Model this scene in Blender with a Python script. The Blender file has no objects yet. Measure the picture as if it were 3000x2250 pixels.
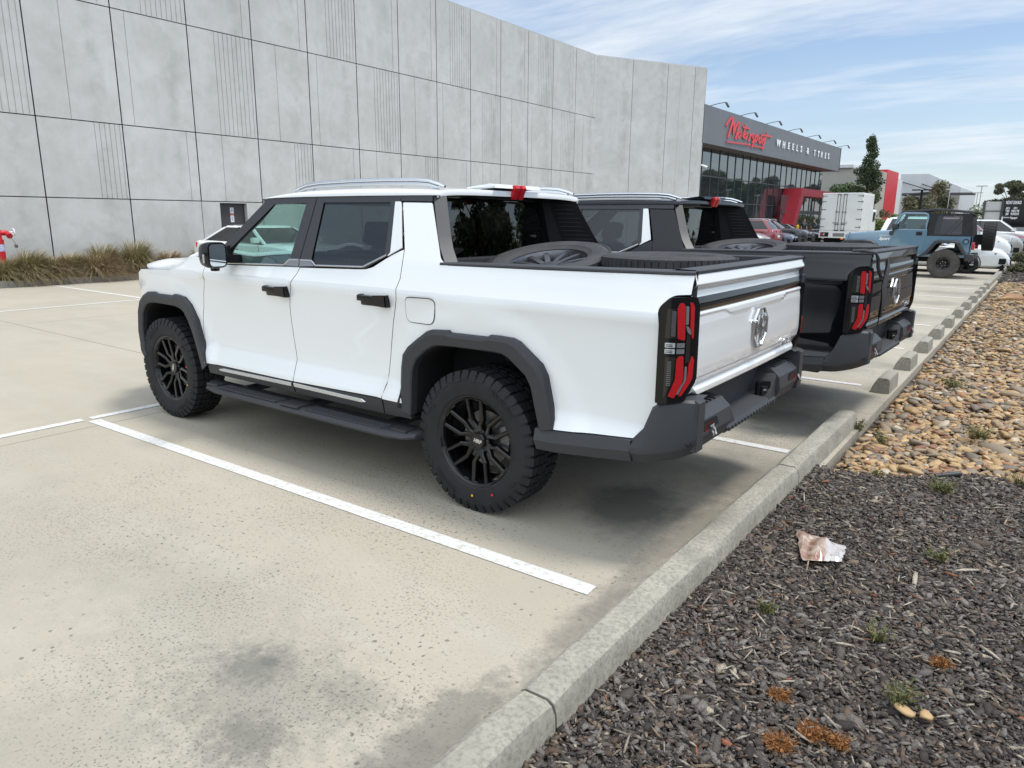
import bpy, bmesh, math, random
import numpy as np
from mathutils import Vector as V, Matrix
rad = math.radians
SC = bpy.context.scene
COL = SC.collection
random.seed(7)
RNG = np.random.default_rng(11)

# ---------------------------------------------------------------- camera, sky, sun, exposure
def setup_view():
    yaw, pitch, roll = rad(-53.678), rad(13.113), rad(0.4997)
    f = V((math.cos(yaw)*math.cos(pitch), math.sin(yaw)*math.cos(pitch), -math.sin(pitch)))
    rt = V((math.sin(yaw), -math.cos(yaw), 0.0)); up = rt.cross(f)
    c, s = math.cos(roll), math.sin(roll)
    r2 = c*rt + s*up; u2 = -s*rt + c*up
    cam = bpy.data.cameras.new('camera'); co = bpy.data.objects.new('camera', cam); COL.objects.link(co)
    m = Matrix((r2, u2, -f)).transposed().to_4x4()
    m.translation = V((-2.4922, 3.9701, 1.6775))
    co.matrix_world = m
    cam.sensor_width = 36.0; cam.lens = 2095.4/3000*36
    cam.clip_start = 0.05; cam.clip_end = 2500
    SC.camera = co
    to_sun = V((-0.34, -0.16, 0.92)).normalized()
    elev = math.asin(to_sun.z); az = math.atan2(to_sun.x, to_sun.y)
    L = bpy.data.lights.new('sun', 'SUN'); lo = bpy.data.objects.new('sun', L); COL.objects.link(lo)
    lo.rotation_euler = (-to_sun).to_track_quat('-Z', 'Y').to_euler()
    L.energy = SUN; L.angle = rad(SUN_ANGLE); L.color = (1.0, 0.955, 0.89)
    w = bpy.data.worlds.new('World'); SC.world = w; w.use_nodes = True
    nt = w.node_tree; N = nt.nodes; K = nt.links; N.clear()
    out = N.new('ShaderNodeOutputWorld'); bg = N.new('ShaderNodeBackground'); bg.inputs[1].default_value = SKY
    sky = N.new('ShaderNodeTexSky'); sky.sky_type = 'NISHITA'; sky.sun_disc = False
    sky.sun_elevation = elev; sky.sun_rotation = az; sky.air_density = 1.0; sky.dust_density = 0.7; sky.ozone_density = 1.6
    tc = N.new('ShaderNodeTexCoord')
    sep = N.new('ShaderNodeSeparateXYZ'); K.new(tc.outputs['Generated'], sep.inputs[0])
    def mth(op, a, b=None, cl=False):
        n = N.new('ShaderNodeMath'); n.operation = op; n.use_clamp = cl
        for i, x in enumerate((a, b)):
            if x is None: continue
            if isinstance(x, (int, float)): n.inputs[i].default_value = x
            else: K.new(x, n.inputs[i])
        return n.outputs[0]
    # clouds laid on a plane overhead: direction.xy / (z + .12)
    zz = mth('ADD', mth('MAXIMUM', sep.outputs[2], 0.0), 0.11)
    comb = N.new('ShaderNodeCombineXYZ')
    K.new(mth('DIVIDE', sep.outputs[0], zz), comb.inputs[0]); K.new(mth('DIVIDE', sep.outputs[1], zz), comb.inputs[1])
    mp = N.new('ShaderNodeMapping'); mp.inputs['Rotation'].default_value = (0, 0, rad(-35)); mp.inputs['Scale'].default_value = (0.42, 1.0, 1)
    mp.inputs['Location'].default_value = CLOUD_LOC
    K.new(comb.outputs[0], mp.inputs[0])
    n1 = N.new('ShaderNodeTexNoise'); n1.inputs['Scale'].default_value = 0.75; n1.inputs['Detail'].default_value = 9; n1.inputs['Roughness'].default_value = 0.62; n1.inputs['Distortion'].default_value = 0.55
    K.new(mp.outputs[0], n1.inputs['Vector'])
    n2 = N.new('ShaderNodeTexNoise'); n2.inputs['Scale'].default_value = 2.3; n2.inputs['Detail'].default_value = 8; n2.inputs['Roughness'].default_value = 0.6
    K.new(mp.outputs[0], n2.inputs['Vector'])
    cr = N.new('ShaderNodeValToRGB'); cr.color_ramp.elements[0].position = 0.40; cr.color_ramp.elements[1].position = 0.60
    K.new(mth('ADD', mth('MULTIPLY', n1.outputs[0], 0.75), mth('MULTIPLY', n2.outputs[0], 0.25)), cr.inputs[0])
    # haze of cloud grows towards the horizon
    hz = mth('SUBTRACT', 1.0, mth('MULTIPLY', sep.outputs[2], 3.2), True)
    cov = mth('MAXIMUM', mth('ADD', mth('MULTIPLY', cr.outputs[0], 0.86), 0.06), mth('MULTIPLY', hz, 0.60), True)
    # unseen bright cloud added overhead and away from the view to light the truck
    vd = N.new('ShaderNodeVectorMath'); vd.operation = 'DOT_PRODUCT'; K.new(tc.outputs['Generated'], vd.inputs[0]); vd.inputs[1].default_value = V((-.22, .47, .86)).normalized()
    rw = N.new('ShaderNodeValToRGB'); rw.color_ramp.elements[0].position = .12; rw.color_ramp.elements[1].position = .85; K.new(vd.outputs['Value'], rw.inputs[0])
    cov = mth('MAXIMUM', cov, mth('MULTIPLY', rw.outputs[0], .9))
    gain = mth('ADD', mth('MULTIPLY', rw.outputs[0], FILL_CLOUD_GAIN), 1.0)
    cc = N.new('ShaderNodeMix'); cc.data_type = 'RGBA'; cc.blend_type = 'MIX'
    K.new(n2.outputs[0], cc.inputs[0]); cc.inputs[6].default_value = (5.6, 6.2, 6.9, 1); cc.inputs[7].default_value = (8.6, 9.2, 9.8, 1)
    mx = N.new('ShaderNodeMix'); mx.data_type = 'RGBA'
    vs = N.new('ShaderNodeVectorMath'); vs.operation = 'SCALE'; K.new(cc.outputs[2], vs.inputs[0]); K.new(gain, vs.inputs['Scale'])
    tn = N.new('ShaderNodeVectorMath'); tn.operation = 'MULTIPLY'; K.new(sky.outputs[0], tn.inputs[0]); tn.inputs[1].default_value = (.98, 1.12, 1.24)
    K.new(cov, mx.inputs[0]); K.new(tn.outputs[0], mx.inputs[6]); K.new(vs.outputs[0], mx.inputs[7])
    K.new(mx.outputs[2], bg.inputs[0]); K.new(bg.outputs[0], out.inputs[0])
    SC.view_settings.view_transform = 'Standard'; SC.view_settings.look = 'None'
    SC.view_settings.exposure = EXPOSURE; SC.view_settings.gamma = 1
    SC.render.engine = 'CYCLES'
    cy = SC.cycles; cy.max_bounces = 8; cy.transparent_max_bounces = 24; cy.glossy_bounces = 4; cy.use_denoising = True
BLACK_DX, BLACK_DY, BLACK_ROT = -.24, -2.88, rad(-2)
SUN, SUN_ANGLE, SKY, EXPOSURE, CLOUD_LOC, FILL_CLOUD_GAIN = 2.5, 12.0, 0.105, 0.16, (3.1, 1.7, 0), 1.15
setup_view()

# ---------------------------------------------------------------- materials
class NT:
    def __init__(s, m):
        s.m = m; s.t = m.node_tree; s.N = s.t.nodes; s.K = s.t.links
        s.b = s.N['Principled BSDF']; s.o = s.N['Material Output']
    def link(s, a, b): s.K.new(a, b)
    def put(s, n, i, x):
        if isinstance(x, bpy.types.NodeSocket): s.K.new(x, n.inputs[i])
        elif x is not None: n.inputs[i].default_value = x
    def coord(s, kind='Object', scale=(1, 1, 1), loc=(0, 0, 0), rot=(0, 0, 0)):
        tc = s.N.new('ShaderNodeTexCoord'); mp = s.N.new('ShaderNodeMapping')
        s.link(tc.outputs[kind], mp.inputs[0]); mp.inputs['Scale'].default_value = scale; mp.inputs['Location'].default_value = loc; mp.inputs['Rotation'].default_value = rot
        return mp.outputs[0]
    def noise(s, vec, scale, detail=4, rough=.55, dist=0):
        n = s.N.new('ShaderNodeTexNoise'); s.put(n, 'Vector', vec); n.inputs['Scale'].default_value = scale
        n.inputs['Detail'].default_value = detail; n.inputs['Roughness'].default_value = rough; n.inputs['Distortion'].default_value = dist
        return n.outputs[0]
    def voro(s, vec, scale, feature='F1', out='Distance', rnd=1):
        n = s.N.new('ShaderNodeTexVoronoi'); n.feature = feature; s.put(n, 'Vector', vec); n.inputs['Scale'].default_value = scale; n.inputs['Randomness'].default_value = rnd
        return n.outputs[out]
    def ramp(s, x, stops):
        r = s.N.new('ShaderNodeValToRGB'); e = r.color_ramp.elements
        while len(e) < len(stops): e.new(.5)
        for k, (p, c) in enumerate(stops):
            e[k].position = p; e[k].color = (c, c, c, 1) if isinstance(c, (int, float)) else (*c, 1)
        s.put(r, 0, x); return r.outputs[0]
    def math(s, op, a, b=None, clamp=False):
        n = s.N.new('ShaderNodeMath'); n.operation = op; n.use_clamp = clamp; s.put(n, 0, a); s.put(n, 1, b); return n.outputs[0]
    def mix(s, f, a, b, mode='MIX'):
        n = s.N.new('ShaderNodeMix'); n.data_type = 'RGBA'; n.blend_type = mode
        s.put(n, 0, f)
        for i, x in ((6, a), (7, b)): s.put(n, i, (*x, 1) if isinstance(x, tuple) and len(x) == 3 else x)
        return n.outputs[2]
    def bump(s, h, strength=.3, dist=.02):
        n = s.N.new('ShaderNodeBump'); s.put(n, 'Height', h); n.inputs['Strength'].default_value = strength; n.inputs['Distance'].default_value = dist
        s.link(n.outputs[0], s.b.inputs['Normal'])
    def sep(s, v):
        n = s.N.new('ShaderNodeSeparateXYZ'); s.put(n, 0, v); return n.outputs
    def attr(s, name):
        n = s.N.new('ShaderNodeAttribute'); n.attribute_name = name; return n.outputs[0]
def mat(name, col=(.5, .5, .5), rough=.5, metal=0, coat=0, spec=.5, ior=None):
    m = bpy.data.materials.new(name); m.use_nodes = True; t = NT(m)
    t.b.inputs['Base Color'].default_value = (*col, 1); t.b.inputs['Roughness'].default_value = rough; t.b.inputs['Metallic'].default_value = metal
    t.b.inputs['Coat Weight'].default_value = coat; t.b.inputs['Coat Roughness'].default_value = .03; t.b.inputs['Specular IOR Level'].default_value = spec
    return m, t
def paint(name, col, rough=.38, metal=0, flake=0.0, dirt=.0):
    m, t = mat(name, col, rough, metal, 1.0, .0 if max(col) < .01 else .4)
    t.b.inputs['Coat IOR'].default_value = 1.75 if max(col) > .05 else 1.5
    c = t.coord(); n = t.noise(c, 2.2, 5, .6)
    t.link(t.mix(t.ramp(n, [(.35, 0), (.8, dirt)]), (*col, 1), (col[0]*.75+.02, col[1]*.73+.02, col[2]*.68+.015, 1)), t.b.inputs['Base Color'])
    return m
def plastic(name, col, rough=.55, bump=.08, scale=900):
    m, t = mat(name, col, rough)
    c = t.coord(); n = t.noise(c, 3, 4)
    t.link(t.mix(n, tuple(x*.85 for x in col), tuple(x*1.15 for x in col)), t.b.inputs['Base Color'])
    t.bump(t.noise(c, scale, 1), bump, .002)
    return m
def glassmat(name, tint, gloss_col=(.95, .97, 1), ior=1.5):
    m = bpy.data.materials.new(name); m.use_nodes = True; t = NT(m); t.N.remove(t.b)
    tr = t.N.new('ShaderNodeBsdfTransparent'); tr.inputs[0].default_value = (*tint, 1)
    gl = t.N.new('ShaderNodeBsdfGlossy'); gl.inputs[0].default_value = (*gloss_col, 1); gl.inputs['Roughness'].default_value = .012
    # Schlick from |facing|, so that both sides of the pane behave alike
    geo = t.N.new('ShaderNodeNewGeometry'); dp = t.N.new('ShaderNodeVectorMath'); dp.operation = 'DOT_PRODUCT'; t.link(geo.outputs['Normal'], dp.inputs[0]); t.link(geo.outputs['Incoming'], dp.inputs[1])
    f0 = ((ior-1)/(ior+1))**2; q = t.math('POWER', t.math('SUBTRACT', 1.0, t.math('ABSOLUTE', dp.outputs['Value']), True), 5.0)
    fres = t.math('ADD', t.math('MULTIPLY', q, 1-f0), f0)
    wob = t.N.new('ShaderNodeBump'); wob.inputs['Strength'].default_value = .03; wob.inputs['Distance'].default_value = .02
    t.link(t.noise(t.coord(), 1.6, 2), wob.inputs['Height']); t.link(wob.outputs[0], gl.inputs['Normal'])
    mx = t.N.new('ShaderNodeMixShader'); t.link(t.math('MULTIPLY', fres, 1.6, True), mx.inputs[0]); t.link(tr.outputs[0], mx.inputs[1]); t.link(gl.outputs[0], mx.inputs[2])
    t.link(mx.outputs[0], t.o.inputs[0]); return m
def varied(name, c1, c2, scale, rough=.8, bump=0, bscale=None, detail=6, metal=0, spec=.4):
    m, t = mat(name, c1, rough, metal, 0, spec); c = t.coord(); n = t.noise(c, scale, detail, .62)
    t.link(t.mix(t.ramp(n, [(.32, 0), (.68, 1)]), c1, c2), t.b.inputs['Base Color'])
    if bump: t.bump(t.noise(c, bscale or scale*8, 5), bump, .01)
    return m
def leafmat(name, cols, rough=.6):
    m, t = mat(name, cols[0], rough, 0, 0, .3)
    a = t.attr('tone'); st = [(k/(len(cols)-1), c) for k, c in enumerate(cols)]
    t.link(t.ramp(a, st), t.b.inputs['Base Color'])
    return m
M = {}
M['white'] = paint('white_paint', (.80, .815, .81), .30)
M['pearl'] = paint('white_trim', (.74, .75, .75), .25)
M['black'] = paint('black_paint', (.003, .003, .005), .25, 0, 0, .0)
M['trim'] = plastic('dark_trim_plastic', (.030, .031, .035), .52)
M['trim2'] = plastic('bumper_plastic', (.040, .042, .047), .55)
M['gloss'] = mat('piano_black', (.005, .005, .006), .10, 0, .15, .3)[0]
M['frame'] = plastic('window_frame_black', (.028, .028, .032), .33, .02)
M['sail'] = plastic('satin_grey_film', (.026, .028, .031), .42, .02)
M['louvre'] = plastic('louvre_black', (.008, .008, .009), .5, .02)
M['rubber'] = varied('tyre_rubber', (.010, .010, .011), (.017, .017, .019), 9, .70, .12, 160)
M['rubber_old'] = varied('dusty_rubber', (.045, .042, .038), (.085, .078, .068), 6, .85, .2, 90)
M['rubber_mid'] = varied('worn_rubber', (.030, .030, .032), (.050, .050, .053), 8, .75, .1, 120)
M['rim'] = mat('gloss_black_rim', (.004, .004, .005), .16, .0, .35, .3)[0]
M['rimgrey'] = varied('grey_alloy', (.13, .13, .14), (.20, .20, .21), 5, .35, 0, None, 3, .85)
M['steel'] = varied('brake_steel', (.16, .155, .15), (.24, .23, .22), 12, .38, 0, None, 3, .9)
M['chrome'] = mat('chrome', (.62, .63, .64), .12, 1)[0]
M['silver'] = mat('satin_silver', (.62, .64, .66), .26, .9)[0]
M['glass'] = glassmat('clear_green_glass', (.62, .80, .76))
M['privacy'] = glassmat('privacy_glass', (.12, .125, .13))
M['darkglass'] = mat('dark_glass', (.006, .007, .008), .02, 0, .5)[0]
M['screen'] = glassmat('windscreen_glass', (.55, .72, .68))
M['interior'] = plastic('dark_interior', (.035, .038, .040), .7)
M['seat'] = plastic('seat_leather', (.055, .055, .058), .5)
M['void'] = mat('underbody_gap_shade', (.006, .006, .006), .9)[0]
M['red'] = mat('red_lens', (.42, .004, .008), .14, 0, .8)[0]
M['redfilm'] = mat('red_film', (.55, .010, .018), .3, 0, .3)[0]
M['smoke'] = mat('smoked_lens', (.020, .018, .016), .08, 0, .3, .4)[0]
M['lensgrey'] = mat('grey_lens', (.20, .20, .21), .15, .3, .6)[0]
M['amber'] = mat('amber_lens', (.75, .16, .03), .2, 0, .5)[0]
M['clear'] = mat('clear_lens', (.62, .66, .70), .08, .5, .7)[0]
M['plasticwrap'] = mat('torn_film', (.30, .29, .29), .4, 0, 0, .3)[0]
M['whitefilm'] = mat('milky_film', (.70, .70, .68), .35)[0]
M['yellow'] = varied('yellow_paint', (.80, .48, .02), (.70, .40, .02), 5, .5)
# ---------------------------------------------------------------- object helpers
def tag(o, label, cat, group=None, kind=None):
    o['label'] = label; o['category'] = cat
    if group: o['group'] = group
    if kind: o['kind'] = kind
    return o
def thing(name, label, cat, loc=(0, 0, 0), rz=0, group=None):
    o = bpy.data.objects.new(name, None); COL.objects.link(o); o.empty_display_size = .2
    o.location = loc; o.rotation_euler = (0, 0, rz); return tag(o, label, cat, group)
def copy_tree(o, parent=None):
    c = o.copy(); COL.objects.link(c)
    if parent: c.parent = parent
    for ch in list(o.children): copy_tree(ch, c)
    return c
def recolour(o, table):
    for sl in getattr(o, 'material_slots', []):
        m = sl.material
        if m and m.name in table: sl.link = 'OBJECT'; sl.material = table[m.name]
    for ch in o.children: recolour(ch, table)
def link(name, me, par=None):
    o = bpy.data.objects.new(name, me); COL.objects.link(o)
    if par: o.parent = par
    return o
def mats_on(me, m):
    for x in (m if isinstance(m, (list, tuple)) else [m]): me.materials.append(M[x] if isinstance(x, str) else x)
def B(): return bmesh.new()
def fin(bm, name, m, par=None, ang=35, recalc=True):
    if recalc: bmesh.ops.recalc_face_normals(bm, faces=bm.faces[:])
    me = bpy.data.meshes.new(name); bm.to_mesh(me); bm.free(); mats_on(me, m)
    me.polygons.foreach_set('use_smooth', [True]*len(me.polygons)); me.set_sharp_from_angle(angle=rad(ang))
    return link(name, me, par)
def structure(o): o['kind'] = 'structure'; return o
def npmesh(name, verts, faces, m, par=None, tone=None, smooth=False, col=None):
    """verts (n,3) array, faces (k,c) array, all faces the same size"""
    me = bpy.data.meshes.new(name); n = len(verts); k, c = faces.shape
    me.vertices.add(n); me.vertices.foreach_set('co', np.asarray(verts, np.float32).ravel())
    me.loops.add(k*c); me.loops.foreach_set('vertex_index', faces.astype(np.int32).ravel())
    me.polygons.add(k); me.polygons.foreach_set('loop_start', np.arange(0, k*c, c, dtype=np.int32))
    me.update(calc_edges=True); me.validate()
    if smooth: me.polygons.foreach_set('use_smooth', [True]*len(me.polygons))
    if tone is not None:
        a = me.attributes.new('tone', 'FLOAT', 'FACE'); a.data.foreach_set('value', np.asarray(tone, np.float32))
    if col is not None:
        a = me.attributes.new('chip', 'FLOAT_COLOR', 'FACE'); a.data.foreach_set('color', np.asarray(col, np.float32).ravel())
    mats_on(me, m); return link(name, me, par)
def setmi(bm, n0, mi):
    for f in bm.faces[n0:] if isinstance(n0, int) else n0: f.material_index = mi
def box(bm, x0, x1, y0, y1, z0, z1, bev=0, seg=2, mi=0, mtx=None):
    n0 = len(bm.faces)
    vs = [bm.verts.new((x, y, z)) for x in (x0, x1) for y in (y0, y1) for z in (z0, z1)]
    fs = [bm.faces.new([vs[i] for i in q]) for q in ((0, 1, 3, 2), (4, 6, 7, 5), (0, 4, 5, 1), (2, 3, 7, 6), (0, 2, 6, 4), (1, 5, 7, 3))]
    new = vs
    if bev:
        old = set(bm.verts) - set(vs)
        bmesh.ops.bevel(bm, geom=list({e for f in fs for e in f.edges}), offset=bev, segments=seg, affect='EDGES', profile=.6)
        new = [v for v in bm.verts if v not in old]
    if mi or bev:
        for f in {f for v in new for f in v.link_faces}: f.material_index = mi
    if mtx: bmesh.ops.transform(bm, matrix=mtx, verts=list(new))
    return list(new)
def prism(bm, pts, axis, a0, a1, mi=0, bev=0):
    """pts 2D in the two other axes (in xyz order), extruded along axis"""
    def P(p, a):
        q = list(p); q.insert(axis, a); return bm.verts.new(q)
    n0 = len(bm.faces)
    A = [P(p, a0) for p in pts]; C = [P(p, a1) for p in pts]; n = len(pts)
    fs = [bm.faces.new(A[::-1]), bm.faces.new(C)]
    for i in range(n): fs.append(bm.faces.new((A[i], A[(i+1) % n], C[(i+1) % n], C[i])))
    if bev:
        es = [e for e in set(fs[0].edges) | set(fs[1].edges)]
        bmesh.ops.bevel(bm, geom=es, offset=bev, segments=2, affect='EDGES')
    bm.faces.ensure_lookup_table()
    for f in bm.faces[n0:]: f.material_index = mi
    return A + C
def rings(bm, R, close=True, cap=True, mi=0):
    """skin a list of rings (lists of points)"""
    n0 = len(bm.faces)
    L = [[bm.verts.new(p) for p in r] for r in R]; n = len(L[0])
    for a, b in zip(L, L[1:]):
        for i in range(n if close else n-1):
            j = (i+1) % n
            try: bm.faces.new((a[i], a[j], b[j], b[i]))
            except ValueError: pass
    if cap and close: bm.faces.new(L[0][::-1]); bm.faces.new(L[-1])
    bm.faces.ensure_lookup_table()
    for f in bm.faces[n0:]: f.material_index = mi
    return [v for r in L for v in r]
def tube(bm, path, r, seg=8, mi=0, cap=True, flat=1.0):
    path = [V(p) for p in path]; R = []; up0 = V((0, 0, 1))
    for i, p in enumerate(path):
        d = (path[min(i+1, len(path)-1)] - path[max(i-1, 0)]).normalized()
        a = d.cross(up0)
        if a.length < 1e-3: a = d.cross(V((1, 0, 0)))
        a.normalize(); b = a.cross(d)
        rr = r[i] if isinstance(r, (list, tuple)) else r
        R.append([p + a*math.cos(t)*rr + b*math.sin(t)*rr*flat for t in (2*math.pi*k/seg for k in range(seg))])
    return rings(bm, R, True, cap, mi)
def lathe(bm, prof, seg=40, mtx=None, mi=0, closed=False):
    """prof (r, y): turned about the y axis"""
    n0 = len(bm.faces); L = []
    for r, y in prof:
        L.append([bm.verts.new((r*math.cos(2*math.pi*k/seg), y, r*math.sin(2*math.pi*k/seg))) for k in range(seg)])
    P = list(zip(L, L[1:])) + ([(L[-1], L[0])] if closed else [])
    for a, b in P:
        for i in range(seg):
            j = (i+1) % seg; bm.faces.new((a[i], a[j], b[j], b[i]))
    bm.faces.ensure_lookup_table()
    for f in bm.faces[n0:]: f.material_index = mi
    vs = [v for r in L for v in r]
    if mtx: bmesh.ops.transform(bm, matrix=mtx, verts=vs)
    return vs
def disc(bm, c, r, axis, seg=24, mi=0):
    vs = []
    for k in range(seg):
        t = 2*math.pi*k/seg; q = [r*math.cos(t), r*math.sin(t)]; q.insert(axis, 0); vs.append(bm.verts.new(V(c)+V(q)))
    f = bm.faces.new(vs); f.material_index = mi; return vs
def spl(xs, ys):
    """smooth monotone interpolation through points"""
    xs = list(xs); ys = list(ys); n = len(xs)
    d = [(ys[i+1]-ys[i])/(xs[i+1]-xs[i]) for i in range(n-1)]
    m = [d[0]] + [0 if d[i-1]*d[i] <= 0 else 2*d[i-1]*d[i]/(d[i-1]+d[i]) for i in range(1, n-1)] + [d[-1]]
    def f(x):
        if x <= xs[0]: return ys[0]+m[0]*(x-xs[0])
        if x >= xs[-1]: return ys[-1]+m[-1]*(x-xs[-1])
        i = 0
        while xs[i+1] < x: i += 1
        h = xs[i+1]-xs[i]; t = (x-xs[i])/h
        return (2*t**3-3*t**2+1)*ys[i]+(t**3-2*t**2+t)*h*m[i]+(-2*t**3+3*t**2)*ys[i+1]+(t**3-t**2)*h*m[i+1]
    return f
def sm(a, b, x):
    t = max(0., min(1., (x-a)/(b-a))); return t*t*(3-2*t)
def rnd(pts, r=.02, seg=5):
    """round the corners of a polygon; a point may carry its own radius as third value"""
    out = []; n = len(pts)
    for i in range(n):
        p = V(pts[i][:2]); rr = pts[i][2] if len(pts[i]) > 2 else r
        a = V(pts[i-1][:2])-p; b = V(pts[(i+1) % n][:2])-p
        la, lb = a.length, b.length; a.normalize(); b.normalize()
        rr = min(rr, .45*la, .45*lb)
        if rr < 1e-4 or a.dot(b) < -.995: out.append((p.x, p.y)); continue
        A = p+a*rr; C = p+b*rr
        for k in range(seg+1):
            t = k/seg; q = A*(1-t)**2 + p*2*t*(1-t) + C*t*t; out.append((q.x, q.y))
    return out
def inset(pts, d):
    n = len(pts); out = []
    ar = sum(pts[i][0]*pts[(i+1) % n][1]-pts[(i+1) % n][0]*pts[i][1] for i in range(n)); s = 1 if ar > 0 else -1
    for i in range(n):
        a = (V(pts[i])-V(pts[i-1])); b = (V(pts[(i+1) % n])-V(pts[i]))
        if a.length < 1e-7: a = b
        if b.length < 1e-7: b = a
        a.normalize(); b.normalize(); na = V((-a.y, a.x))*s; nb = V((-b.y, b.x))*s
        m = na+nb
        if m.length < 1e-6: m = na
        m.normalize(); k = d/max(.35, m.dot(na)); out.append((pts[i][0]+m.x*k, pts[i][1]+m.y*k))
    return out
class Sheet:
    """body panels: a flat outline mapped onto a curved surface, with exact normals and returned edges"""
    def __init__(s): s.v = []; s.f = []; s.n = []; s.mi = []
    def add(s, poly, F, step=.06, depth=.02, sgn=1, gap=0, mi=0, lift=0):
        if gap: poly = inset(poly, gap)
        t = bmesh.new(); t.faces.new([t.verts.new((p[0], p[1], 0)) for p in poly])
        sx, sy = step if isinstance(step, tuple) else (step, step)
        for ax, st in ((0, sx), (1, sy)):
            if not st: continue
            lo = min(p[ax] for p in poly); hi = max(p[ax] for p in poly); k = math.floor(lo/st)+1
            while k*st < hi-1e-5:
                co = [0, 0, 0]; co[ax] = k*st+1e-6; no = [0, 0, 0]; no[ax] = 1
                bmesh.ops.bisect_plane(t, geom=t.verts[:]+t.edges[:]+t.faces[:], plane_co=co, plane_no=no); k += 1
        bmesh.ops.triangulate(t, faces=[f for f in t.faces if len(f.verts) > 4])
        h = 1e-3; P = []; Nn = []
        for i, v in enumerate(t.verts):
            v.index = i; u, w = v.co.x, v.co.y
            p = V(F(u, w)); fu = V(F(u+h, w))-V(F(u-h, w)); fw = V(F(u, w+h))-V(F(u, w-h))
            n = fu.cross(fw)*sgn
            n = n.normalized() if n.length > 1e-12 else V((0, 0, 1))
            P.append(p+n*lift); Nn.append(n)
        o = len(s.v); s.v += P
        for f in t.faces:
            ix = [v.index for v in f.verts]
            g = (P[ix[1]]-P[ix[0]]).cross(P[ix[2]]-P[ix[0]])
            if g.dot(Nn[ix[0]]) < 0: ix = ix[::-1]
            s.f.append([o+i for i in ix]); s.n.append([Nn[i] for i in ix]); s.mi.append(mi)
        if depth:
            for e in t.edges:
                if len(e.link_faces) != 1: continue
                a, b = e.verts[0].index, e.verts[1].index; o2 = len(s.v)
                s.v += [P[a], P[b], P[b]-Nn[b]*depth, P[a]-Nn[a]*depth]
                fn = (P[b]-P[a]).cross(Nn[a]).normalized()
                c = V((0, 0, 0))
                for v in e.link_faces[0].verts: c += P[v.index]
                c /= len(e.link_faces[0].verts)
                if fn.dot(P[a]-c) < 0: fn = -fn
                ix = [o2, o2+1, o2+2, o2+3]; nn = [(fn+Nn[a]*.6).normalized(), (fn+Nn[b]*.6).normalized(), fn, fn]
                if (P[b]-P[a]).cross(-Nn[b]).dot(fn) < 0: ix = ix[::-1]; nn = nn[::-1]
                s.f.append(ix); s.n.append(nn); s.mi.append(1 if gap else mi)  # returns inside panel gaps coloured black, shade of the gap's depth painted in
        t.free(); return s
    def done(s, name, m, par=None):
        me = bpy.data.meshes.new(name); me.from_pydata([tuple(v) for v in s.v], [], s.f); mats_on(me, m)
        if 1 in s.mi: me.materials.append(M['void'])
        me.polygons.foreach_set('use_smooth', [True]*len(me.polygons)); me.polygons.foreach_set('material_index', s.mi)
        me.normals_split_custom_set([tuple(n) for f in s.n for n in f])
        return link(name, me, par)
def text_bm(bm, s, size, fn, extr=.0, align='CENTER', shear=0, space=1.0, mi=0, bold=0):
    """letters of the built-in font as mesh; fn maps (x, y, depth) to 3D"""
    cu = bpy.data.curves.new('t', 'FONT'); cu.body = s; cu.size = size; cu.align_x = align; cu.shear = shear; cu.space_character = space
    cu.resolution_u = 3; cu.offset = bold; cu.extrude = .5
    o = bpy.data.objects.new('t', cu); COL.objects.link(o); dg = bpy.context.evaluated_depsgraph_get(); dg.update()
    me = bpy.data.meshes.new_from_object(o.evaluated_get(dg)); n0 = len(bm.verts); f0 = len(bm.faces)
    bm.from_mesh(me); bm.verts.ensure_lookup_table(); bm.faces.ensure_lookup_table()
    for v in bm.verts[n0:]: v.co = V(fn(v.co.x, v.co.y, (v.co.z+.5)*extr))
    for f in bm.faces[f0:]: f.material_index = mi
    bpy.data.objects.remove(o); bpy.data.curves.remove(cu); bpy.data.meshes.remove(me)
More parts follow.
